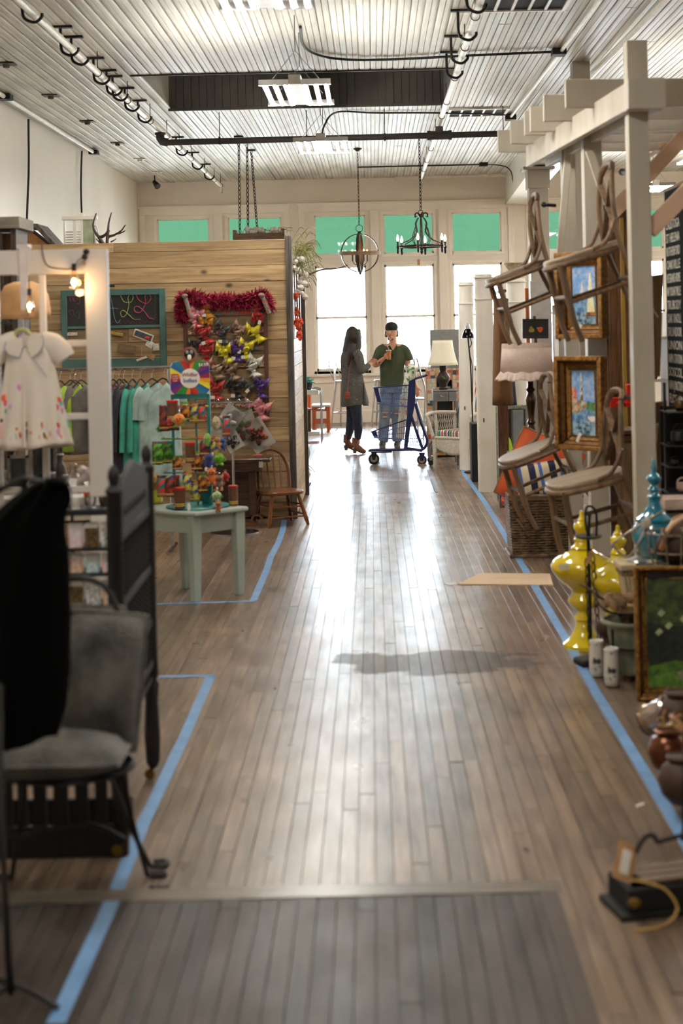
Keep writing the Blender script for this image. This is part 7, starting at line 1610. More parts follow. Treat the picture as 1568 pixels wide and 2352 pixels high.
t = T('stacked_stool', 'dark wooden stool under the cream fluted planter', 'stool', ((x0+x1)/2+.05, Yk+.1, 0)); t.part('seat', MB().b2((x0-.02, Yk-.02, z0-.04), (x1+.08, Yk+.22, z0-.002)), wood('pale_pine_slab', (206, 174, 128), (176, 140, 96), rough=.6, axis='X'), bev=.005)
for xx in (x0, x1+.03):
    for yy in (Yk, Yk+.17): t.part('leg', MB().b2((xx, yy, 0), (xx+.03, yy+.03, z0-.04)), m_oldwood)
single('silver_cloche', MB().lathe([(.055, 0), (.05, .01), (.03, .02), (.012, .03), (.012, .05), (0, .055)], ((x0+x1)/2+.01, Yk+.08, z1+.001), 20), m_galv, 'silver domed lid lying on the cream fluted planter', 'lid')
# wire basket with leather and wood pieces
m_wiren = M('pale_rusty_wire', (170, 160, 140), rough=.4, metal=.6, c2=(110, 96, 76), scale=40)
Yb_ = 6.95; c = W(1552, 1265, Yb_); t = T('wire_basket', 'scrolled wire basket filled with brown leather, cut by the right edge', 'basket', c+V((0, 0, -.1)))
for z, r in ((.0, .115), (.085, .13), (-.06, .10)): t.part('wire_hoop', MB().tube(arc(c+V((0, 0, z)), r, 0, 6.283, 32, (1, 0, 0), (0, 1, 0))[:-1], .005, 6, closed=True), m_wiren)
for k in range(7):
    a = -math.pi/2+(k-3)*.55; d = V((math.cos(a), math.sin(a), 0)); t.part('wire_scroll', MB().tube(smoothp([c+d*.10+V((0, 0, -.06)), c+d*.12+V((0, 0, 0)), c+d*.13+V((0, 0, .085)), c+d*.16+V((0, 0, .12)), c+d*.18+V((0, 0, .10)), c+d*.165+V((0, 0, .08))], 4), .0045, 6), m_wiren)
t.part('handle', MB().tube(smoothp([W(1405, 1250, Yb_-.1), W(1440, 1225, Yb_-.12), W(1480, 1200, Yb_-.12), W(1530, 1170, Yb_-.1), W(1570, 1155, Yb_)], 4), .005, 6), m_wiren); t.part('handle', MB().tube(smoothp([W(1405, 1250, Yb_-.1), W(1440, 1280, Yb_-.1), W(1470, 1240, Yb_-.12), W(1500, 1180, Yb_-.1)], 4), .005, 6), m_wiren)
t.part('bow_tag', MB().ball(W(1478, 1205, Yb_-.14), (.014, .008, .028), 8).ball(W(1488, 1200, Yb_-.14), (.012, .008, .03), 8), M('clear_tape', (200, 190, 180), rough=.3))
t = T('leather_pile', 'folded tan and brown leather pieces inside the wire basket', 'leather', c+V((0, 0, -.05)))
m_tan = M('tan_leather', (176, 110, 60), rough=.5, c2=(130, 76, 40), scale=9); m_bl = M('dark_brown_leather', (70, 46, 30), rough=.6)
t.part('brown_fold', MB().ball(c+V((0, 0, .02)), (.1, .1, .09), 12), m_bl, sub=1); t.part('tan_fold', MB().prism([W(1512, 1262, Yb_-.08), W(1522, 1268, Yb_-.08), W(1568, 1180, Yb_-.08), W(1545, 1190, Yb_-.08)], (0, .02, 0)), m_tan, bev=.004)
t.part('tan_fold', MB().tube([W(1520, 1235, Yb_-.1), W(1545, 1205, Yb_-.1), W(1575, 1185, Yb_-.1)], [.008, .016, .012], 8), M('cream_leather', (206, 170, 130), rough=.5))
single('basket_stand', MB().b2((c.x-.16, Yb_-.14, c.z-.10), (c.x+.3, Yb_+.14, c.z-.075)).b2((c.x-.14, Yb_-.12, 0), (c.x-.1, Yb_+.12, c.z-.1)).b2((c.x+.2, Yb_-.12, 0), (c.x+.24, Yb_+.12, c.z-.1)), m_blkm, 'black stand under the wire basket', 'stand')
# landscape painting leaning
Yl2 = 6.75; a = FL(1470, 1612); a = V((W(1466, 1600, Yl2).x, Yl2, 0)); Wd, Hd = .60, W(1480, 1327, Yl2).z
t, iw, ih = gold_frame('framed_painting', 'large gilt framed landscape painting with green trees leaning at the right edge', Wd, Hd+.04, .04, .055, V((a.x+Wd/2*math.cos(.1), Yl2+.04, (Hd+.04)/2)), -.10, tilt=math.radians(-5))
b = [([(-1, -1), (1, -1), (1, 1), (-1, 1)], (30, 40, 24), (14, 20, 12)), ([(-.1, .45), (1, .3), (1, 1), (.2, 1)], (170, 172, 130), (90, 110, 60)), ([(-1, .2), (-.4, .1), (.0, .35), (-.2, .95), (-1, 1)], (70, 84, 34), (36, 48, 20)), ([(-.2, .1), (.3, .2), (.35, .75), (-.1, .85)], (40, 60, 30), (22, 34, 16)), ([(-1, -.62), (-.5, -.5), (.3, -.62), (1, -.55), (1, -.75), (-1, -.8)], (84, 120, 34), (50, 80, 24)), ([(-1, -.8), (-.55, -.7), (-.25, -.95), (-.3, -1), (-1, -1)], (96, 140, 46), (70, 104, 34)), ([(-.5, -.72), (-.2, -.62), (.2, -.8), (-.1, -1), (-.3, -1)], (100, 104, 80), (130, 130, 100))]
for i, (x_, z_) in enumerate(((-.75, .35), (-.62, .12), (-.8, .0), (-.35, .25), (-.2, .55))): b.append(([(x_-.06, z_), (x_, z_-.06), (x_+.09, z_+.02), (x_+.02, z_+.09)], (176, 180, 140), (120, 130, 90)))  # pale diamonds paint glass highlights over the picture
canvas(t, iw, ih, -.012, b)
# pewter tin, brown pots, straw on a low dark shelf
def lowbox(): 
    t = T('low_shelf', 'dark low wooden shelf edge with pots at the right edge of the picture', 'shelf', FL(1530, 1800))
    P = [FL(1470, 1655), FL(1580, 1900), FL(1580, 1900)+V((.6, .1, 0)), FL(1470, 1655)+V((.6, .1, 0))]
    t.part('shelf_board', MB().prism([p+V((0, 0, .02)) for p in P], (0, 0, .025)), m_weath, bev=.004); t.part('base', MB().prism([p+V((.03, 0, 0)) for p in P], (0, 0, .02)), m_blkm)
lowbox()
m_pew = M('polished_pewter', (190, 176, 168), rough=.18, metal=.85, var=.05); m_copper = M('brown_copper', (130, 76, 48), rough=.28, metal=.7, c2=(76, 42, 26), scale=6)
c = W(1512, 1640, 5.75); t = T('pewter_tankard', 'shiny pewter tankard lying on its side on the low shelf', 'tankard', c); q = Euler((math.pi/2-.5, 0, .9)).to_matrix()
t.part('body', MB().lathe([(.05, -.06), (.056, -.05), (.05, -.02), (.052, .03), (.06, .05), (.056, .058)], c, 24, rot=q), m_pew); t.part('band', MB().lathe([(.058, -.052), (.062, -.046), (.056, -.04)], c, 24, rot=q), M('gold_band', (190, 160, 110), rough=.3, metal=.7)); t.part('foot_ring', MB().lathe([(.04, -.075), (.06, -.07), (.05, -.06)], c, 24, rot=q), m_pew)
for i, (px, py, Y, r, mm, lb) in enumerate([(1560, 1640, 5.7, .085, m_bl, 'dark brown round pot behind the pewter tankard'), (1535, 1725, 5.35, .075, m_copper, 'copper brown pot on the low shelf, middle one'), (1575, 1700, 5.5, .09, m_copper, 'copper brown pot at the very edge of the picture'), (1565, 1790, 5.15, .08, m_bl, 'black brown pot lowest on the low shelf')]):
    c = W(px, py, Y); t = T('round_pot', lb, 'pot', (c.x, c.y, c.z-r), 'brown pots piled on the low shelf'); t.part('body', MB().lathe([(r*.45, -r), (r*.85, -r*.6), (r, 0), (r*.8, r*.55), (r*.55, r*.75), (r*.62, r*.95), (r*.5, r*.95)], c, 24), mm, smooth=60); t.part('rim', MB().tube(arc(c+V((0, 0, r*.95)), r*.58, 0, 6.283, 20, (1, 0, 0), (0, 1, 0))[:-1], r*.07, 6, closed=True), mm)
mb = MB(); rr = random.Random(12)
for k in range(70):
    a = W(rr.uniform(1520, 1575), rr.uniform(1655, 1700), 5.4); d = V((rr.uniform(-.05, .05), rr.uniform(-.03, .0), rr.uniform(-.05, .04))); mb.tube([a, a+d*.5+V((0, 0, .012)), a+d], .0022, 4)
single('straw_tuft', mb, M('straw_raffia', (206, 172, 110)), 'tuft of yellow straw caught between the brown pots', 'straw')['kind'] = 'stuff'
# black box with iron handle, foreground right
q0, q1 = FL(1372, 2128), FL(1500, 2180); z_ = .0
c = FL(1485, 2075); t = T('shoe_shine_box', 'black and brown wooden foot box with an iron bail handle and paper tag', 'box', (c.x+.06, c.y, 0)); yaw = .22; mr = Matrix.Rotation(yaw, 3, 'Z'); o = V((c.x+.12, c.y, 0))
def BX(x, y, z): return o+mr@V((x, y, z))
def bb(x0, x1, y0, y1, z0, z1): return MB().prism([BX(x0, y0, z0), BX(x1, y0, z0), BX(x1, y1, z0), BX(x0, y1, z0)], (0, 0, z1-z0))
t.part('base_board', bb(-.24, .3, -.09, .09, 0, .018), m_blkm, bev=.004); t.part('front_board', bb(-.2, .3, -.08, -.062, .018, .085), m_blkm, bev=.003); t.part('back_board', bb(-.2, .3, .062, .08, .018, .085), m_blkm, bev=.003)
t.part('end_board', bb(-.215, -.195, -.08, .08, .018, .085), m_blkm, bev=.003)
for i, y in enumerate((-.06, -.015, .03)): t.part('lid_slat', bb(-.16, .3, y, y+.04, .088, .10), wood('brown_slat', (112, 92, 70), (74, 58, 44), rough=.6, axis='X'), bev=.003)
t.part('handle', MB().tube(smoothp([BX(-.18, 0, .10), BX(-.165, 0, .15), BX(-.13, 0, .20), BX(-.105, 0, .205), BX(-.09, 0, .185), BX(-.06, 0, .19), BX(.06, 0, .205), BX(.3, 0, .23)], 5), .007, 8), m_blk)
t.part('kraft_tag', MB().box(BX(-.20, -.02, .145), (.06, .002, .11), (-.6, .45, .1)), m_kraft); t.part('white_label', MB().box(BX(-.20, -.024, .146), (.028, .002, .07), (-.6, .45, .1)), m_wht)
t.part('twine', MB().tube(smoothp([BX(-.19, -.04, .1), BX(-.12, -.10, .09), BX(-.09, -.13, .04), BX(-.14, -.15, .006), BX(-.23, -.16, .004)], 5), .004, 6), M('yellow_twine', (196, 156, 84), rough=.8)); t.part('latch', MB().ball(BX(-.2, -.085, .05), (.02, .008, .016), 8), M('old_brass', (140, 112, 60), rough=.4, metal=.7))
# right floor lamp pole by the box
single('iron_rod', MB().tube([W(1562, 1990, 4.95), W(1575, 1900, 4.95), W(1580, 1600, 4.95)], .012, 8), m_blkm, 'black iron rod rising at the right edge above the foot box', 'rod', loc=(W(1562, 1990, 4.95)))
# ---- things behind and on the pergola ----
def leanboard(label, pts, Y, mm, th=.03, name='wooden_board', cat='board', grp=None):
    P = [W(a, b, Y) for a, b in pts]; return single(name, MB().prism(P, (0, th, 0)), mm, label, cat, grp, bev=.003)
m_plk = wood('rough_brown_board', (150, 118, 80), (100, 74, 46), rough=.7, axis='Z', scale=3, knots=True)
leanboard('rough brown board nailed up beside the nearest pergola post, upper one', [(1498, 632), (1524, 628), (1516, 865), (1494, 864)], 8.3, m_plk, grp='rough boards on the pergola post')
leanboard('rough brown board beside the nearest pergola post, lower one', [(1498, 925), (1532, 920), (1530, 1105), (1502, 1100)], 8.3, m_plk, grp='rough boards on the pergola post')
leanboard('cream stick hanging below the upper brown board', [(1503, 975), (1512, 972), (1508, 1018), (1500, 1018)], 8.25, m_crm, .01, 'cream_tag', 'tag')
# roll sign
cS = 1.80; def_z0, def_z1 = W(1545, 970, 9.0).z, W(1545, 428, 9.0).z
t = T('destination_sign', 'tall black canvas destination sign with white station names', 'sign', (cS, 9.05, def_z0))
t.part('black_canvas', MB().b2((cS, 8.72, def_z0), (cS+.01, 9.30, def_z1)), M('black_cloth', (22, 21, 21), rough=1, spec=.1)); t.part('roller', MB().tube([(cS+.01, 8.70, def_z1), (cS+.01, 9.32, def_z1)], .015, 8), m_oldwood)
names = ['CALISTOGA', 'ST HELENA', 'RUTHERFORD', 'OAKVILLE', 'VETERANS HOME', 'IN YOUNTVILLE', 'TRUBODY', 'OAK KNOLL', 'SALVADOR', 'UNION', 'NAPA STATION', 'SOSCOL', 'NAPA JUNCTION', 'FLOSDEN', 'VALLEJO']
for i, s_ in enumerate(names):
    yy = 512+i*31.2; z = W(1545, yy+11, 9.0).z
    mb = text_mb(s_, .078, .0006, align='LEFT'); xs_ = [v.x for v in mb.v]; wd = max(xs_)-min(xs_); f = .40/wd
    mb.xf(Matrix.Translation((cS-.003, 9.26, z)) @ Matrix.Rotation(-math.pi/2, 4, 'Z') @ Matrix.Rotation(math.pi/2, 4, 'X') @ Matrix.Diagonal((f, 1, 1, 1)))
    t.part('lettering', mb, M('pale_print', (206, 200, 186), rough=.8), smooth=0)
# black iron shelf with pots right edge
Yx = 8.0; t = T('iron_shelf', 'black iron shelf in front of the destination sign with dark cookware', 'shelf', (W(1580, 1100, Yx).x, Yx, 0))
for py in (945, 1022, 1070, 1130): c = W(1560, py, Yx); t.part('shelf_plate', MB().b2((W(1532, py, Yx).x, Yx-.05, c.z-.008), (c.x+.4, Yx+.2, c.z)), m_blk, bev=.003)
t.part('back_panel', MB().b2((W(1533, 950, Yx).x, Yx+.22, 0), (W(1533, 950, Yx).x+.6, Yx+.24, W(1560, 938, Yx).z)), m_blkm)  # black panel added to hide the bright windows behind the shelf
for x in (W(1533, 950, Yx).x,): t.part('upright', MB().b2((x, Yx+.1, 0), (x+.012, Yx+.12, W(1560, 880, Yx).z)), m_blk)
for i, (px, py, r, lb) in enumerate([(1562, 925, .035, 'dark brass pot on the top of the iron shelf'), (1560, 1005, .045, 'black cast-iron pot on the second iron shelf'), (1548, 1055, .02, 'small black cup on the third iron shelf'), (1566, 1120, .03, 'pinkish tin on the lowest iron shelf')]):
    c = W(px, py, Yx+.02); zz = [W(1560, q, Yx).z for q in (945, 1022, 1070, 1130)][i]; tt = T('cooking_pot', lb, 'pot', (c.x, c.y, zz), 'pots on the black iron shelf'); mm = [M('dark_brass', (96, 70, 40), rough=.25, metal=.8), m_blk, m_blk, M('pale_pink_tin', (206, 172, 160), rough=.6)][i]
    tt.part('body', MB().lathe([(r*.6, 0), (r, r*.5), (r, r*1.4), (r*.9, r*1.6)], (c.x, c.y, zz+.001), 20), mm); tt.part('handle', MB().tube(arc((c.x, c.y, zz+r*1.6), r*.8, 0, math.pi, 10), .005, 6), mm)
single('pink_box', MB().b2(W(1525, 1172, 7.75), W(1580, 1135, 7.95)), M('pale_pink_card', (206, 180, 168), rough=.7), 'pale pink box behind the teal urn\'s shoulder', 'box', bev=.004)
single('box_support', MB().b2((W(1528, 1172, 7.75).x, 7.78, 0), (W(1580, 1172, 7.9).x, 7.93, W(1560, 1173, 7.85).z-.004)), m_oldwood, 'plain brown support under the pale pink box', 'support')
# big brown armoire and white panels seen between the posts
single('tall_brown_door', MB().b2(W(1398, 1180, 11.4)*1, W(1440, 470, 11.45)).b2(W(1402, 905, 11.36), W(1420, 480, 11.4)), wood('dark_brown_door', (112, 74, 44), (60, 36, 20), rough=.4, axis='Z', coat=.2), 'tall dark brown wooden door standing behind the paintings', 'door', bev=.004) 
single('yellow_edge_board', MB().b2((W(1432, 900, 11.2).x, 11.2, 0), (W(1440, 900, 11.2).x, 11.24, W(1436, 500, 11.2).z)), M('mustard_paint', (150, 120, 40), rough=.6), 'narrow mustard painted board beside the brown door', 'board')
single('pale_grey_door', MB().b2((W(1218, 700, 13.6).x, 13.6, 0), (W(1266, 700, 13.6).x, 13.64, W(1240, 645, 13.6).z)), M('pale_grey_door', (190, 186, 182), rough=.5), 'pale grey door panel standing behind the pear painting', 'door panel', bev=.004)
single('pale_grey_door', MB().b2((W(1268, 700, 13.9).x, 13.9, 0), (W(1330, 700, 13.9).x, 13.94, W(1300, 700, 13.9).z)), M('pale_grey_door', (190, 186, 182)), 'second pale panel further right behind the hung chairs', 'door panel', bev=.004)
single('red_clamp', MB().b2(W(1402, 936, 8.9), W(1452, 912, 8.94)).b2(W(1440, 936, 8.88), W(1450, 882, 8.93)).b2(W(1416, 925, 8.87), W(1424, 918, 9.30)), M('red_enamel', (206, 34, 20), rough=.35), 'bright red metal clamp fixed behind the hung chair', 'clamp', bev=.004)
# dark coats by the round column
for i, (px, w_, col, lb) in enumerate([(1152, 22, (112, 76, 42), 'brown coat hanging behind the round white column'), (1160, 14, (34, 42, 62), 'navy coat with yellow scarf behind the round white column')]):
    x = W(px, 800, 13.2+i*.3).x; Y = 13.2+i*.3; t = T('hanging_coat', lb, 'coat', (x, Y, 1.0), 'coats on the hidden rail'); kk = Y/F
    zt, zb = W(px, 690+i*130, Y).z, W(px, 930, Y).z; mm = M('coat_%d' % i, col, rough=.85)
    t.part('body', MB().sheet(20, 10, lambda u, v: (x+(.06+.03*v)*math.cos(6.283*u), Y+.14*math.sin(6.283*u)*(1+.1*math.sin(u*40)), zt+(zb-zt)*v)), mm, solid=.006, smooth=80); t.part('collar', MB().tube(arc((x, Y, zt), .05, 0, 6.283, 12, (1, 0, 0), (0, 1, 0))[:-1], .02, 6, closed=True), mm if not i else M('yellow_knit', (214, 176, 30), rough=.9))
Yv = 13.35; t = T('coat_rail', 'wooden coat rail behind the round white column', 'rail', (W(1158, 690, Yv).x, Yv, 0)); x = W(1158, 690, Yv).x
t.part('crossbar', MB().tube([(x-.02, Yv-.3, W(0, 690, Yv).z-.02+.0), (x-.02, Yv+.6, W(0, 690, Yv).z-.02)], .015, 8), m_brnw); t.part('board', MB().b2((x-.035, Yv+.55, 0), (x+.06, Yv+.6, W(1158, 690, Yv+.5).z)), wood('dark_brown_door', (112, 74, 44), (60, 36, 20)), bev=.003)
m_hiv = M('hi_vis_lime', (176, 220, 30), rough=.7); c = W(1164, 1015, 14.3); single('lime_scarf', MB().tube([W(1146, 940, 14.56), W(1150, 935, 14.56), W(1158, 985, 14.5)], .012, 6).tube(smoothp([W(1158, 985, 14.5), W(1163, 1012, 14.5), W(1170, 1040, 14.5)], 4), [.025]*4+[.04]*5, 10, sq=.5), m_hiv, 'lime green scarf hanging in front of the leaning mirror', 'scarf')
# bric-a-brac rack behind posts: shelves with small goods
Ys = 12.4; x0 = W(1285, 900, Ys).x; t = T('goods_shelf', 'cream open shelf of small goods behind the paintings', 'shelf unit', (x0+.45, Ys+.15, 0))
for z in (.45, .85, 1.2, 1.55): t.part('shelf_board', MB().b2((x0, Ys, z-.02), (x0+.9, Ys+.3, z)), m_perg)
for x in (x0, x0+.88): t.part('side_panel', MB().b2((x, Ys, 0), (x+.02, Ys+.3, 1.75)), m_perg)
rr = random.Random(21); lbn = 0; pal = [(150, 40, 36), (40, 80, 90), (200, 190, 170), (60, 50, 44), (190, 120, 60), (80, 30, 34), (90, 100, 110)]
adj = ['leftmost', 'second from left', 'third from left', 'fourth from left', 'rightmost']
for si, z in enumerate((.45, .85, 1.2)):
    for j in range(5):
        x = x0+.1+j*.17; h = rr.uniform(.08, .2); ci = rr.randrange(7); r = rr.uniform(.03, .055)
        tt = T('jar', '%s jar on the %s shelf of the cream goods shelf, %s' % (['red', 'teal', 'cream', 'dark', 'amber', 'maroon', 'grey'][ci], ['lowest', 'middle', 'top'][si], adj[j]), 'jar', (x, Ys+.1, z), 'jars on the cream goods shelf')
        tt.part('body', MB().lathe([(r*.8, 0), (r, h*.3), (r, h*.7), (r*.6, h*.9), (r*.6, h)], (x, Ys+.1, z+.001), 14), M('jar_%d' % ci, pal[ci], rough=.3)); tt.part('lid', MB().lathe([(r*.65, h), (r*.65, h+.02), (r*.2, h+.03)], (x, Ys+.1, z+.001), 14), m_oldwood)

t = T('added_cupboard', 'low dark brown cupboard added inside the pergola to hide floor glare', 'cupboard', (2.4, 10.7, 0))  # cupboard added to block the bright floor glare behind the urns
t.part('body', MB().b2((1.62, 10.52, 0), (3.2, 10.9, .90)), m_dkw, bev=.006); t.part('top', MB().b2((1.60, 10.50, .901), (3.22, 10.92, .93)), m_dkw, bev=.006)
for i in range(3):
    d_ = t.part('cupboard_door', MB().b2((1.66+i*.52, 10.50, .06), (2.12+i*.52, 10.518, .84)), m_plk, bev=.004); t.part('knob', MB().ball((2.06+i*.52, 10.49, .48), .014, 8), m_blk, d_)
# ================= LEFT FOREGROUND =================
# ---- white glazed door ----
YDo = 7.0; kd = YDo/F
m_door = M('white_door_paint', (214, 208, 202), rough=.5, c2=(202, 195, 188), scale=3, bump=.05)
xr = W(252, 800, YDo).x; xl = xr-.82; zt = W(200, 572, YDo).z; st_ = .103
t = T('glazed_door', 'old white glazed door standing upright with a child\'s dress hung on it', 'door', ((xl+xr)/2, YDo, 0))
for (a, b) in ((xl, xl+st_), (xr-st_, xr)): t.part('stile', MB().b2((a, YDo-.02, 0), (b, YDo+.02, zt)), m_door, bev=.004)
pz = [zt-.112]
ph = .305; mun = .03
t.part('top_rail', MB().b2((xl+st_, YDo-.019, zt-.112), (xr-st_, YDo+.019, zt)), m_door, bev=.003)
zb_ = zt-.112-5*ph-4*mun
t.part('bottom_rail', MB().b2((xl+st_, YDo-.019, 0), (xr-st_, YDo+.019, zb_)), m_door, bev=.003)
pwid = (xr-xl-2*st_-2*mun)/3
for i in (1, 2):
    x = xl+st_+i*pwid+(i-1)*mun; t.part('muntin', MB().b2((x, YDo-.012, zb_), (x+mun, YDo+.012, zt-.112)), m_door, bev=.003)
for j in range(1, 5):
    z = zt-.112-j*ph-(j-1)*mun; t.part('muntin', MB().b2((xl+st_, YDo-.012, z-mun), (xr-st_, YDo+.012, z)), m_door, bev=.003)
for i in range(3):
    for j in range(5):
        x = xl+st_+i*(pwid+mun); z = zt-.112-j*(ph+mun); t.part('pane', MB().b2((x, YDo-.002, z-ph), (x+pwid, YDo+.002, z)), m_pane, smooth=0)
# ---- string lights ----
t = T('string_light', 'string light cable with two glowing bulbs clipped over the white door', 'string light', W(190, 588, YDo-.04)); Yz = YDo-.05
t.part('cable', MB().tube(smoothp([W(96, 560, Yz), W(100, 590, Yz), W(112, 612, Yz), W(150, 618, Yz), W(164, 616, Yz)], 5), .004, 6).tube(smoothp([W(168, 616, Yz), W(180, 598, Yz), W(190, 592, Yz)], 5), .0035, 6), M('grey_cable', (110, 98, 92), rough=.6))
t.part('clip', MB().ball(W(198, 578, Yz), (.016, .014, .014), 8).ball(W(194, 590, Yz), (.014, .014, .016), 8), m_blk)
m_warm = M('glowing_filament', (255, 236, 200), emis=(255, 196, 120), estr=70); m_bg = glassmat('amber_bulb_glass', (1, .86, .68), .12)
for (px, py, y, lb) in ((170, 645, Yz, ''), (68, 700, Yz+.5, '')):
    c = W(px, py, y); t.part('socket', MB().lathe([(.010, .045), (.011, .075), (.006, .08)], c, 10), m_blkm); t.part('glass_bulb', MB().lathe([(.010, .045), (.019, .015), (.023, -.012), (.016, -.034), (0, -.042)], c, 16), m_bg, smooth=60)
    t.part('filament', MB().ball(c+V((0, 0, -.006)), (.011, .011, .016), 8), m_warm)
    l = bpy.data.lights.new('bulb_light', 'POINT'); l.energy = .5; l.color = (1, .62, .30); l.shadow_soft_size = .02; o = link(bpy.data.objects.new('bulb_light', l)); o.location = c+V((0, -.03, -.05)); o.parent = None
t.part('cable', MB().tube(smoothp([W(68, 683, Yz+.5), W(66, 640, Yz+.5), W(60, 560, Yz+.4)], 5), .003, 5), MC['grey_cable'])
# ---- ribbon, hanger, child's dress ----
m_rb = M('white_ribbon', (226, 214, 212), rough=.6); Yr_ = YDo-.045
t = T('white_ribbon', 'white ribbon looped over the top of the door carrying the dress hanger', 'ribbon', W(58, 570, Yr_)); t.part('band', MB().prism([W(42, 566, Yr_), W(70, 566, Yr_), W(64, 640, Yr_), W(58, 712, Yr_), W(48, 712, Yr_), W(46, 640, Yr_)], (0, .004, 0)), m_rb)
t.part('loop', MB().b2(W(38, 570, YDo-.04), W(72, 562, YDo+.04)), m_rb)
t.part('hook', MB().tube(smoothp([W(58, 710, Yr_), W(64, 720, Yr_), W(66, 726, Yr_), W(60, 722, Yr_), W(46, 724, Yr_), W(50, 735, Yr_), W(50, 755, Yr_)], 4), .0025, 6), m_chrome)
Yg_ = YDo-.12; kg = Yg_/F
m_dress = M('ivory_cotton', (226, 216, 204), rough=.8, c2=(214, 203, 190), scale=4, bump=.1, bscale=14)
t = T('baby_dress', 'ivory child\'s dress with a round collar and balloon border, hung on the white door', 'dress', W(72, 1036, Yg_))
t.part('hanger', MB().tube(smoothp([W(28, 778, Yg_), W(38, 762, Yg_), W(52, 757, Yg_), W(64, 762, Yg_), W(74, 776, Yg_)], 5), .010, 8), M('celery_hanger', (176, 176, 116), rough=.4))
def dr(u, v):
    # u around, v down; outline half-width in px
    hw = 44+v*46 if v > .12 else 36+v*75
    cx_ = 66+v*8; a = 2*math.pi*u; py = 772+v*258+ (6*math.sin(a*2) if v > .97 else 0)-8*abs(math.cos(a))*(v if v > .9 else 0)
    fold = 1+.045*v*math.sin(a*9+1)+.03*v*math.sin(a*5)
    c = W(cx_+hw*math.cos(a)*fold, py+(14*abs(math.cos(a))**2 if v < .08 else 0), Yg_); c.y += -math.sin(a)*(.035+.06*v)*(1+.20*math.sin(a*9+1)*v)*-1
    return c
body = t.part('body', MB().sheet(96, 20, dr), m_dress, solid=.003, smooth=80)
t.part('sleeve', MB().tube(smoothp([W(96, 786, Yg_), W(118, 792, Yg_), W(140, 812, Yg_), W(149, 824, Yg_)], 4), [.045, .048, .05, .052, .055, .056, .056, .056, .056, .054, .052, .052, .05][:13], 16, sq=.5, upv=(.7, 0, .7)), m_dress, solid=.003)
t.part('sleeve', MB().tube(smoothp([W(38, 786, Yg_), W(14, 794, Yg_), W(-10, 816, Yg_), W(-20, 828, Yg_)], 4), [.05]*13, 16, sq=.5, upv=(-.7, 0, .7)), m_dress, solid=.003)
yf = Yg_-.055
m_pip = M('blue_piping', (150, 172, 184), rough=.7)
for s, pts in ((-1, [(50, 776), (36, 776), (14, 784), (10, 800), (20, 816), (44, 822), (52, 800)]), (1, [(60, 786), (76, 764), (96, 768), (100, 786), (92, 808), (72, 824), (62, 806)])):
    col = t.part('collar', MB().prism([W(a, b, yf) for a, b in pts], (0, .012, 0)), m_dress, bev=.004)
    q = pts[2:] if s < 0 else pts[2:6]
    t.part('collar_piping', MB().tube(smoothp([W(a, b, yf-.002) for a, b in q], 4), .0022, 5), m_pip, col)
t.part('piping', MB().tube(smoothp([W(78, 826, yf-.004), W(90, 842, yf), W(104, 862, yf+.01), W(122, 874, yf+.03)], 4), .002, 5), m_pip)
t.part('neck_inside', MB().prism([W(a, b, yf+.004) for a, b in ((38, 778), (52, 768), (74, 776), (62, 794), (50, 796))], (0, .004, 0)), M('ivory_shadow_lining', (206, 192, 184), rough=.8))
t.part('pleat', MB().tube([W(54, 825, yf+.006), W(54, 930, yf-.022), W(56, 1028, yf-.045)], [.003, .006, .008], 6), m_dress)
from mathutils.bvhtree import BVHTree
bv = BVHTree.FromPolygons([tuple(v.co) for v in body.data.vertices], [tuple(p.vertices) for p in body.data.polygons])
def print_on(px, py, rx, rz, col, name='balloon_print'):
    o = V((0, 0, CAMZ))-t.off; tgt = W(px, py, Yg_)-t.off; d = (tgt-o).normalized(); hit = bv.ray_cast(o, d)
    if hit[0] is None: return
    p = hit[0]+t.off; t.part(name, MB().ball(p+V((0, -.002, 0)), (rx*kg, .0022, rz*kg), 10), M('print_%d_%d_%d' % col, col, rough=.8), body)
for a in [(44, 890, 6, 8, (222, 150, 200)), (10, 914, 7, 9, (232, 96, 60)), (14, 926, 6, 8, (224, 80, 110)), (25, 934, 5, 7, (214, 160, 206)), (16, 944, 5, 7, (110, 180, 176)), (133, 918, 8, 7, (232, 100, 60)), (138, 926, 7, 8, (120, 190, 196)), (131, 936, 5, 8, (226, 70, 110)), (141, 944, 6, 8, (214, 160, 206)), (146, 920, 5, 6, (232, 90, 60)), (155, 975, 4, 14, (150, 196, 206))]: print_on(*a)
for i, a in enumerate([(8, 992, 12, 20, (236, 190, 186)), (4, 966, 4, 5, (120, 60, 60)), (38, 985, 4, 4, (224, 130, 60)), (37, 1002, 4, 9, (226, 214, 206)), (46, 1000, 4, 8, (224, 110, 80)), (62, 975, 5, 7, (150, 110, 84)), (62, 1000, 5, 16, (110, 96, 86)), (72, 994, 6, 3, (216, 110, 80)), (96, 978, 3, 9, (226, 120, 90)), (101, 1001, 4, 8, (120, 60, 50)), (106, 1006, 5, 5, (226, 180, 90)), (116, 996, 4, 7, (230, 180, 170)), (133, 978, 5, 8, (214, 80, 60)), (134, 994, 5, 10, (224, 150, 190)), (24, 1008, 4, 6, (216, 208, 196)), (90, 1004, 4, 6, (230, 190, 190)), (124, 1004, 3, 6, (226, 200, 206)), (140, 1004, 3, 5, (226, 120, 90))]): print_on(*a, name='figure_print')
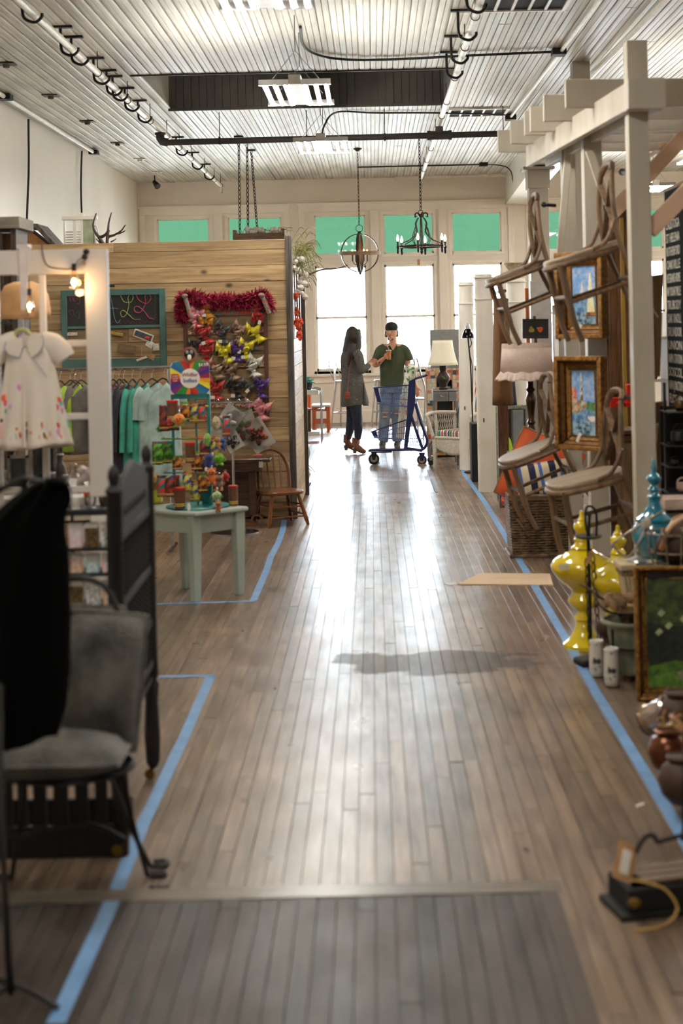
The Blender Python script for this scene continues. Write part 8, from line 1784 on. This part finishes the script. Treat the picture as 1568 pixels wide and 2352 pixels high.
# ---- dark armoire and loft goods at far left ----
Ya = 9.6; t = T('dark_bookcase', 'tall dark brown bookcase with a grey top board at the left edge', 'bookcase', (W(10, 1300, Ya).x-.2, Ya+.2, 0)); x1 = W(40, 700, Ya).x; x0 = x1-.55; zt = W(20, 498, Ya).z
m_dkb = wood('very_dark_wood', (62, 46, 36), (34, 25, 20), rough=.5, axis='Z')
for x in (x0, x1-.035): t.part('side_panel', MB().b2((x, Ya, 0), (x+.035, Ya+.35, zt-.07)), m_dkb)
t.part('top_board', MB().b2((x0-.03, Ya-.03, zt-.075), (x1+.03, Ya+.38, zt)), M('grey_weathered_board', (128, 118, 106), rough=.7, c2=(98, 90, 80), scale=6, stretch=(1, 8, 8)), bev=.005); t.part('back_panel', MB().b2((x0, Ya+.33, 0), (x1, Ya+.35, zt-.08)), m_plk)
for i in range(7): t.part('shelf', MB().b2((x0+.03, Ya+.01, .1+i*.33), (x1-.035, Ya+.33, .12+i*.33)), m_dkb)
t.part('glass_muntin', MB().b2((x1-.10, Ya-.01, .4), (x1-.085, Ya, zt-.1)), m_dkb); t.part('front_stile', MB().b2((x1-.16, Ya-.012, .1), (x1-.13, Ya+.01, zt-.08)), m_dkb)
for i, (z, lb) in enumerate(((.12, 'lowest'), (.45, 'second'), (.78, 'third'), (1.11, 'fourth'), (1.44, 'fifth'), (1.77, 'sixth'))):
    tt = T('storage_box', 'pale box on the %s shelf of the dark bookcase' % lb, 'box', (x0+.25, Ya+.15, z), 'boxes in the dark bookcase'); tt.part('body', MB().b2((x0+.08, Ya+.06, z+.001), (x1-.12, Ya+.28, z+.2)), m_crm if i % 2 else m_kraft, bev=.004); tt.part('label_card', MB().b2((x0+.2, Ya+.056, z+.08), (x0+.3, Ya+.06, z+.14)), m_wht)
# loft deck on the booth
pw.part('loft_deck', MB().b2((PX0, YP+.12, 2.38), (-1.7, 15.3, 2.41)), m_oldwood); pw.part('deck_post', MB().b2((-1.78, 15.2, 0), (-1.70, 15.28, 2.38)), m_oldwood); pw.part('deck_post', MB().b2((PX0, 15.2, 0), (PX0+.08, 15.28, 2.38)), m_oldwood)
Yh = 14.2; z0 = 2.41
t = T('little_barn', 'model barn with a weathered grey shingle roof above the booth wall', 'model house', (W(70, 560, Yh).x, Yh, z0)); a, b = W(46, 520, Yh), W(98, 518, Yh)
xa, xb = W(40, 560, Yh).x, W(140, 560, Yh).x; zr = W(60, 514, Yh).z
t.part('gable_wall', MB().prism([(xa, Yh, z0), (xb-.06, Yh, z0), (xb-.06, Yh, z0+.05), (xa+.06, Yh, zr-.02), (xa, Yh, zr-.02)], (0, .35, 0)), M('orange_brown_board', (166, 112, 60), rough=.7))
n = 8
for i in range(n):
    u0 = i/n; y = Yh-.06+i*.06; t.part('shingle', MB().prism([(xa-.02, y, zr), (xa+.2+.0, y, zr-.005), (xb+.03, y, z0+.02), (xb+.0, y, z0-.0), (xa+.18, y, zr-.04), (xa-.02, y, zr-.03)], (0, .056, 0)), m_weath)
t = T('shutter_panel', 'white louvred shutter panel with old glass above the booth wall', 'shutter', (W(185, 560, Yh).x, Yh, z0)); xa, xb = W(146, 550, Yh).x, W(222, 550, Yh).x; zt = W(180, 505, Yh).z
for (a, b) in ((xa, xa+.02), (xa+.09, xa+.12), (xa+.16, xa+.18), (xb-.02, xb)): t.part('stile', MB().b2((a, Yh, z0), (b, Yh+.02, zt)), m_oldwhite)
t.part('top_rail', MB().b2((xa-.01, Yh-.01, zt), (xb+.01, Yh+.04, zt+.035)), m_oldwhite, bev=.003)
for k in range(9):
    for xo in (0.02, .12):
        t.part('louvre', MB().box((xa+xo+(.035 if xo < .1 else .02), Yh+.01, z0+.02+k*.024), (.07 if xo < .1 else .04, .006, .018), (.7, 0, 0)), m_oldwhite)
t.part('old_glass', MB().b2((xa+.18, Yh+.008, z0), (xb-.02, Yh+.012, zt)), M('cloudy_glass', (176, 186, 160), rough=.25, c2=(140, 150, 120))); t.part('finial_block', MB().b2((xa+.13, Yh, zt+.035), (xa+.19, Yh+.03, zt+.065)), m_oldwhite)
t = T('antlers', 'pair of dark deer antlers standing on the booth wall', 'antlers', (W(250, 560, Yh-.2).x, Yh-.2, z0)); m_ant = M('antler_brown', (74, 52, 42), rough=.5, c2=(46, 32, 26), scale=9); Yq = Yh-.25
for i, pts in enumerate((([(238, 562), (228, 546), (218, 532), (214, 515), (221, 490)], .018), ([(224, 545), (236, 543), (247, 532), (250, 510), (256, 488)], .017), ([(246, 560), (248, 545), (262, 540), (278, 530), (288, 516)], .016), ([(270, 537), (282, 533), (288, 529)], .009), ([(247, 548), (248, 535), (251, 528)], .018), ([(232, 560), (226, 554), (220, 548)], .010), ([(254, 556), (262, 552), (267, 548)], .008), ([(214, 530), (219, 518), (228, 548)], .004))):
    P = smoothp([W(a, b, Yq) for a, b in pts[0]], 4); n = len(P); t.part('tine', MB().tube(P, [pts[1]*(1-.75*k/n) for k in range(n)], 8), m_ant)
t.part('skull_plate', MB().ball((W(243, 562, Yq).x, Yq, z0+.02), (.07, .05, .035), 10), m_ant)
single('dark_finial', MB().lathe([(.02, 0), (.012, .02), (.02, .04), (.01, .055), (.016, .07), (0, .085)], (W(283, 556, Yq).x, Yq, 2.41), 12), m_blk, 'small black turned finial beside the antlers', 'finial')
# tan lampshade and white goods table behind the door
Yw = 8.3; c = W(55, 690, Yw); t = T('tan_lampshade', 'tan round lampshade glowing behind the white door', 'lampshade', c); t.part('shade', MB().lathe([(.05, .10), (.10, .08), (.13, .03), (.14, -.06), (.14, -.10)], c, 24, close=False), M('tan_linen', (206, 160, 110), rough=.8), solid=.004, smooth=60)
t.part('pole', MB().tube([(c.x, Yw, .88), (c.x, Yw, c.z+.08)], .01, 8), m_chrome); t.part('base', MB().lathe([(.07, .86), (.06, .88), (.015, .9)], (c.x, Yw, 0), 16), m_chrome); t.part('spider', MB().tube([(c.x-.12, Yw, c.z+.05), (c.x+.12, Yw, c.z+.05)], .003, 5), m_chrome)
x0, x1 = -2.35, -1.32; zt = .86; t = T('white_table', 'white painted table crowded with silver goods behind the glazed door', 'table', (-1.85, 8.2, 0))
t.part('table_top', MB().b2((x0, 7.7, zt-.03), (x1, 8.7, zt)), m_door, bev=.005)
for x in (x0+.03, x1-.08):
    for y in (7.73, 8.6): t.part('leg', MB().b2((x, y, 0), (x+.05, y+.05, zt-.03)), m_door, bev=.004)
t.part('apron', MB().b2((x0+.05, 7.74, zt-.12), (x1-.05, 7.76, zt-.03)), m_door)
m_sil = M('tarnished_silver', (150, 146, 142), rough=.25, metal=.85, c2=(90, 86, 82), scale=20)
def tableitem(i, name, label, cat, px, py, Y, fn): 
    c = W(px, py, Y); c.z = zt+.001; t = T(name, label, cat, c); fn(t, c)
def frame_item(w_, h_):
    def f(t, c):
        for (a, b) in (((-w_, 0), (-w_+.015, h_)), ((w_-.015, 0), (w_, h_)), ((-w_, 0), (w_, .015)), ((-w_, h_-.015), (w_, h_))): t.part('frame_side', MB().b2(c+V((a[0], 0, a[1])), c+V((b[0], .02, b[1]))), m_sil)
        t.part('dark_glass', MB().b2(c+V((-w_, .01, 0)), c+V((w_, .015, h_))), M('dark_glass', (30, 30, 30), rough=.1))
    return f
def vase_item(r, h, mm):
    def f(t, c): t.part('body', MB().lathe([(r*.6, 0), (r, h*.25), (r*.8, h*.55), (r*.4, h*.75), (r*.5, h)], c, 18), mm); t.part('rim', MB().tube(arc(c+V((0, 0, h)), r*.5, 0, 6.283, 16, (1, 0, 0), (0, 1, 0))[:-1], .005, 5, closed=True), m_sil)
    return f
m_gl = glassmat('thick_glass', (.85, .88, .88), .3, .05)
tableitem(0, 'standing_picture', 'dark glazed silver frame on the white table, left of the dress hem', 'frame', 42, 1100, 7.9, frame_item(.055, .20)); tableitem(1, 'standing_picture', 'second silver frame further right under the dress', 'frame', 100, 1100, 8.3, frame_item(.07, .24))
tableitem(2, 'round_clock', 'round brown faced clock behind the dress hem', 'clock', 82, 1100, 8.5, lambda t, c: (t.part('face', MB().lathe([(.11, 0), (.11, .02)], c+V((0, 0, .12)), 28, rot=(math.pi/2, 0, 0)), M('brown_face', (130, 104, 78), rough=.6)), t.part('rim', MB().tube(arc(c+V((0, -.02, .12)), .115, 0, 6.283, 28)[:-1], .008, 6, closed=True), m_sil)))
for i, (px, Y, r, h, mm, lb) in enumerate([(120, 7.95, .03, .10, m_gl, 'clear glass vase on the white table near the stile'), (150, 8.0, .028, .08, m_sil, 'small silver vase on the white table'), (168, 8.2, .035, .12, m_gl, 'taller glass vase on the white table'), (186, 7.9, .03, .07, m_sil, 'squat silver cup on the white table by the door edge'), (12, 7.9, .035, .12, m_sil, 'silver jug on the white table at the left edge'), (138, 8.4, .04, .16, M('dark_ceramic', (50, 46, 46), rough=.3), 'dark ceramic vase at the back of the white table'), (60, 7.85, .03, .07, m_wht, 'small white pot at the front of the white table')]): tableitem(i, 'vase', lb, 'vase', px, 1100, Y, vase_item(r, h, mm))
mb = MB(); rr = random.Random(3); c = W(208, 1092, 7.5)
single('rose_vase_stand', MB().b2((c.x-.05, 7.46, 0), (c.x+.05, 7.56, c.z-.25)), m_door, 'narrow white plinth under the white roses', 'plinth', bev=.004)
t = T('white_roses', 'cluster of white artificial roses beside the foot of the door stile', 'flowers', c+V((0, 0, -.1)))
for k in range(9): 
    q = c+V((rr.uniform(-.055, .07), rr.uniform(-.03, .03), rr.uniform(-.03, .035))); 
    for j in range(4): mb.ball(q+V((rr.uniform(-.01, .01), rr.uniform(-.012, .0), rr.uniform(-.01, .01))), (.022-.003*j, .018, .016), 8)
t.part('blooms', mb, M('white_rose', (226, 220, 224), rough=.7), kind='stuff'); t.part('stems', MB().tube([c, c+V((.0, .02, -.25))], .012), M('olive_stems', (128, 128, 66)))
t.part('orange_bow', MB().ball(c+V((-.015, -.05, -.075)), (.014, .01, .03), 8).ball(c+V((.005, -.05, -.07)), (.012, .01, .026), 8), MC['orange_satin'])
# clear-plastic wall of goods behind: black wire gondola shelf
Yk = 6.3; xa, xb = W(142, 1250, Yk).x, W(252, 1250, Yk).x; t = T('wire_shelf', 'black wire shelf of small packaged goods between the coat and the carved panel', 'shelf', ((xa+xb)/2, Yk+.1, 0)); zs = [.28, .52, W(200, 1395, Yk).z, W(200, 1320, Yk).z, W(200, 1262, Yk).z, W(200, 1172, Yk).z]
for i, z in enumerate(zs): t.part('shelf_plate', MB().b2((xa, Yk, z-.022 if i == 5 else z-.008), (xb, Yk+.2, z)), m_blkm)
for x in (xa, xb-.012):
    for y in (Yk, Yk+.19): t.part('upright', MB().b2((x, y, 0), (x+.012, y+.012, zs[-1])), m_blkm)
m_pk2 = [M('pack_%d' % i, c_, rough=.3, c2=c2_, scale=60, thresh=(.4, .6)) for i, (c_, c2_) in enumerate([((226, 222, 220), (150, 150, 150)), ((206, 160, 126), (226, 206, 190)), ((150, 196, 204), (226, 226, 226)), ((230, 190, 190), (226, 222, 220)), ((120, 96, 60), (70, 54, 34))])]
w_names = ['silver and white packet', 'tan blister packet', 'pale blue packet', 'pink and white packet', 'brown wooden block']
pos_ = ['left', 'middle', 'right']
for i, z in enumerate(zs[:5]):
    for j in range(3):
        ci = (i*2+j) % 5 if not (i == 2 and j == 0) else 4; x = xa+.022+j*.068; h = min(.1, (zs[i+1]-z)*.72)
        tt = T('small_packet', '%s on the %s of shelf %s of the black wire shelf' % (w_names[ci], pos_[j], ['one (lowest)', 'two', 'three', 'four', 'five'][i]), 'packet', (x+.025, Yk+.06, z), 'small packets on the black wire shelf')
        tt.part('pack', MB().b2((x, Yk+.03, z+.001), (x+.055, Yk+.07, z+h)), m_pk2[ci], bev=.004); tt.part('header_card', MB().b2((x, Yk+.028, z+h*.85), (x+.055, Yk+.07, z+h+.004)), m_wht)
for j, (mm, lb) in enumerate(((m_wht, 'white cup on top of the black wire shelf, left'), (m_gl, 'glass tumbler on top of the black wire shelf, middle'), (m_sil, 'silver bowl on top of the black wire shelf, right'))):
    tt = T('cup', lb, 'cup', (xa+.05+j*.06, Yk+.06, zs[-1]), 'cups on the wire shelf'); tt.part('body', MB().lathe([(.015, 0), (.026, .03), (.027, .05), (.022, .05)], (xa+.05+j*.06, Yk+.06, zs[-1]+.001), 14), mm); tt.part('foot', MB().lathe([(.018, 0), (.016, .005)], (xa+.05+j*.06, Yk+.06, zs[-1]+.0005), 14), mm)
# ---- carved dark bed panel on casters ----
m_blkw = wood('blackened_walnut', (30, 23, 20), (13, 10, 9), rough=.7, axis='Z', coat=0, bump=.15)
A, B = V((-.845, 4.92, 0)), V((-.862, 5.75, 0)); t = T('spool_bed_end', 'dark carved spool-turned bed end on brass casters standing edge-on to the aisle', 'bed end', (A+B)/2)
zt = 1.20; tp = [(.016, .05), (.026, .07), (.03, .16), (.024, .3), (.03, .36), (.02, .38), (.028, .40), (.026, .46), (.026, 1.17), (.03, 1.18), (.014, 1.2), (.02, 1.225), (.017, 1.245), (.006, 1.262), (0, 1.265)]
for p in (A, B):
    t.part('post', MB().lathe(tp, p, 16), m_blkw); c_ = t.part('caster_fork', MB().tube([p+V((0, 0, .05)), p+V((-.012, 0, .03))], .009, 6), m_blk); t.part('caster_wheel', MB().lathe([(.019, -.009), (.022, 0), (.019, .009)], p+V((-.012, 0, .0225)), 16, rot=(math.pi/2, 0, 0)), M('old_brass', (140, 112, 60), rough=.35, metal=.8), c_)
def L(u, z, o=0): p = A.lerp(B, u); return V((p.x+o, p.y, z))
arch = [L(.03, 1.03)]+[L(.97, 1.03)]+[L(.97, 1.16), L(.9, 1.165), L(.85, 1.20), L(.7, 1.215), L(.5, 1.245), L(.3, 1.215), L(.15, 1.20), L(.1, 1.165), L(.03, 1.16)]
t.part('crest_board', MB().prism([p+V((-.011, 0, 0)) for p in arch], (.022, 0, 0)), m_blkw, bev=.004)
for z in (1.02, .80, .60, .445): t.part('rail', MB().bar(L(.02, z), L(.98, z), .026, .03), m_blkw, bev=.003)
for (z0, z1) in ((.46, .588), (.612, .788), (.812, 1.008)):
    for i in range(12):
        u = .06+i*.08; prs = []; zz = z0; q = L(u, 0)
        while zz < z1-.008: prs += [(.006, zz), (.013, zz+.007), (.013, zz+.013), (.006, zz+.02)]; zz += .02
        t.part('spool_spindle', MB().lathe(prs, q, 8), m_blkw)
for i in range(7): t.part('carved_boss', MB().ball(L(.2+i*.1, 1.10, .012), (.006, .02, .02), 8), m_blkw)
t.part('low_rail', MB().bar(L(.02, .39), L(.98, .39), .02, .02), m_blkw)
# ---- black garment on a stand ----
Yb3 = 4.15; m_bk = M('black_jersey', (10, 9, 9), rough=1, c2=(7, 7, 7), scale=4, spec=.1)
t = T('black_dress', 'long black sleeveless dress hanging on a stand in the near left foreground', 'dress', W(70, 1690, Yb3)); kb = Yb3/F
out = [(0, (-10, 150)), (.0, (92, 148)), (.03, (60, 152)), (.08, (20, 160)), (.14, (-20, 150)), (.2, (-40, 148)), (.3, (-60, 158)), (.5, (-70, 160)), (.75, (-80, 158)), (.9, (-80, 148)), (1, (-80, 128))]
def interp(v):
    for i in range(1, len(out)-1):
        if out[i][0] <= v <= out[i+1][0]:
            f = (v-out[i][0])/(out[i+1][0]-out[i][0]); return [out[i][1][k]+(out[i+1][1][k]-out[i][1][k])*f for k in (0, 1)]
    return out[-1][1]
def bd(u, v):
    l, r = interp(v); a = 2*math.pi*u; cx_ = (l+r)/2; hw = (r-l)/2; fold = 1+.02*math.sin(a*7)*v
    c = W(cx_+hw*math.cos(a)*fold, 1102+v*588+(10*math.sin(a*3) if v > .98 else 0), Yb3); c.y += math.sin(a)*(.05+.07*v)*(1+.12*math.sin(a*8+v*3)); return c
t.part('body', MB().sheet(72, 28, bd), m_bk, solid=.003, smooth=80)
t.part('strap', MB().tube(smoothp([W(108, 1105, Yb3-.06), W(140, 1108, Yb3-.04), W(152, 1135, Yb3), W(146, 1165, Yb3)], 4), .02, 8, sq=.5, upv=(0, 1, 0)), m_bk)
t.part('hanger', MB().tube([W(-60, 1150, Yb3), W(60, 1098, Yb3), W(160, 1125, Yb3)], .008, 8), m_blk)
tt = T('garment_stand', 'thin black garment stand with a curved foot at the lower left corner', 'clothes stand', FL(30, 2320))
tt.part('pole', MB().tube(smoothp([W(60, 1098, Yb3), W(20, 1300, Yb3+.1), W(0, 1700, 3.95), W(14, 2100, 3.80), (FL(26, 2300).x, FL(26, 2300).y, .02)], 5), .009, 8), m_blk)
f0 = FL(26, 2300); tt.part('curved_foot', MB().tube(smoothp([f0+V((-.05, .02, .05)), f0+V((.0, 0, .045)), f0+V((.06, -.02, .03)), f0+V((.13, -.06, .008))], 4), .008, 8), m_blk); tt.part('curved_foot', MB().tube(smoothp([f0+V((0, 0, .04)), f0+V((-.05, -.05, .03)), f0+V((-.1, -.08, .008))], 4), .008, 8), m_blk)
# ---- iron chair with fur cushions ----
m_fur = M('grey_faux_fur', (118, 114, 104), rough=1, c2=(30, 28, 24), scale=6, bump=1.0, bscale=160, sheen=.6, thresh=(.38, .66))
Yf = 4.55; t = T('iron_cafe_chair', 'black iron cafe chair with looped feet holding fur cushions', 'chair', FL(200, 2000)); sz = .40
cx_ = W(150, 1745, Yf).x; seat = [V((cx_+.20*math.cos(a), Yf+.17*math.sin(a), sz)) for a in [2*math.pi*k/28 for k in range(28)]]
t.part('seat_ring', MB().tube(seat, .009, 8, closed=True), m_blk); t.part('seat_mesh', MB().lathe([(.19, sz-.004), (.19, sz+.002)], (cx_, Yf, 0), 28, sy=.85), m_blkm)
for sx, sy in ((1, -1), (1, 1), (-1, -1), (-1, 1)):
    if (sx, sy) == (1, -1): P = [(cx_+.15, Yf-.10, sz), W(300, 1900, 4.72), (FL(345, 1996).x, FL(345, 1996).y, .009), (FL(380, 1994).x, FL(380, 1994).y, .009), (FL(382, 1984).x, FL(382, 1984).y, .009), (FL(352, 1985).x, FL(352, 1985).y, .009)]
    else: P = [(cx_+sx*.14, Yf+sy*.12, sz), (cx_+sx*.17, Yf+sy*.14, sz*.5), (cx_+sx*.21, Yf+sy*.17, .009), (cx_+sx*.26, Yf+sy*.17, .009), (cx_+sx*.26, Yf+sy*.19, .009), (cx_+sx*.22, Yf+sy*.19, .009)]
    t.part('leg', MB().tube([V(P[0]), V(P[1]), V(P[2])]+smoothp([V(p) for p in P[2:]], 3)[1:], .0075, 8), m_blk)
t.part('leg_hoop', MB().tube(smoothp([(cx_-.17, Yf-.13, .22), (cx_, Yf-.16, .27), (cx_+.10, Yf-.12, .265), (cx_+.18, Yf-.06, .2)], 5), .006, 6), m_blk)
t.part('back_hoop', MB().tube(smoothp([(cx_-.15, Yf+.14, sz), (cx_-.17, Yf+.2, .7), (cx_-.1, Yf+.24, .9), (cx_+.08, Yf+.24, .9), (cx_+.15, Yf+.2, .7), (cx_+.13, Yf+.14, sz)], 5), .009, 8), m_blk)
cs3 = cushion('fur_seat_cushion', 'flat grey faux fur seat pad on the iron chair', V((cx_-.03, Yf-.02, sz+.055)), .44, .36, .13, (math.pi/2, 0, 0), m_fur)
cushion('fur_cushion', 'large grey faux fur cushion propped on the iron chair', V((W(228, 1575, Yf).x, Yf+.05, W(228, 1572, Yf).z)), .235, .40, .13, (math.radians(-8), math.radians(6), .1), m_fur)
cushion('fur_cushion', 'second faux fur cushion behind, showing above the front one', V((W(205, 1500, Yf+.2).x, Yf+.2, W(205, 1520, Yf+.2).z)), .20, .34, .10, (math.radians(-8), math.radians(4), .1), m_fur)
cushion('fur_cushion', 'dark faux fur cushion on the left of the seat under the black dress', V((W(40, 1620, Yf).x, Yf+.0, sz+.18)), .26, .24, .12, (math.radians(-20), 0, 0), m_fur)
# ---- dark slatted crate ----
Yc4 = 4.92; t = T('slatted_crate', 'dark wooden crate with upright slats and light gaps behind the iron chair', 'crate', (W(150, 1960, Yc4).x, Yc4+.15, 0)); xa, xb = W(-40, 1850, Yc4).x, W(272, 1850, Yc4).x; zt = W(150, 1765, Yc4).z; zb = W(150, 1897, Yc4).z
m_blc = wood('dark_crate_wood', (34, 27, 22), (17, 13, 11), rough=.7, axis='Z'); ks = Yc4/F
for px0, px1 in ((-40, 28), (40, 62), (76, 106), (122, 156), (172, 202), (218, 246), (256, 272)):
    for y in (Yc4, ): t.part('upright_slat', MB().b2((W(px0, 1840, Yc4).x, y, zb-.02), (W(px1, 1840, Yc4).x, y+.015, zt+.02)), m_blc, bev=.002)
for y in (Yc4, Yc4+.28): 
    t.part('bottom_board', MB().b2((xa, y-.004, .0), (xb, y+.016, zb)), m_blc, bev=.002); t.part('top_board', MB().b2((xa, y-.004, zt), (xb, y+.016, zt+.05)), m_blc, bev=.002)
t.part('end_board', MB().b2((xa, Yc4+.016, 0), (xa+.015, Yc4+.28, zt+.05)), m_blc)
t.part('end_board', MB().b2((xb-.015, Yc4+.016, 0), (xb, Yc4+.28, zb)), m_blc); t.part('end_board', MB().b2((xb-.015, Yc4+.016, zt), (xb, Yc4+.28, zt+.05)), m_blc)
t.part('corner_block', MB().b2((xb-.0, Yc4-.002, 0), (xb+.028, Yc4+.03, zt+.09)), M('brown_corner_post', (122, 84, 48), rough=.6, c2=(70, 44, 26), scale=8, stretch=(6, 6, 1)), bev=.003)
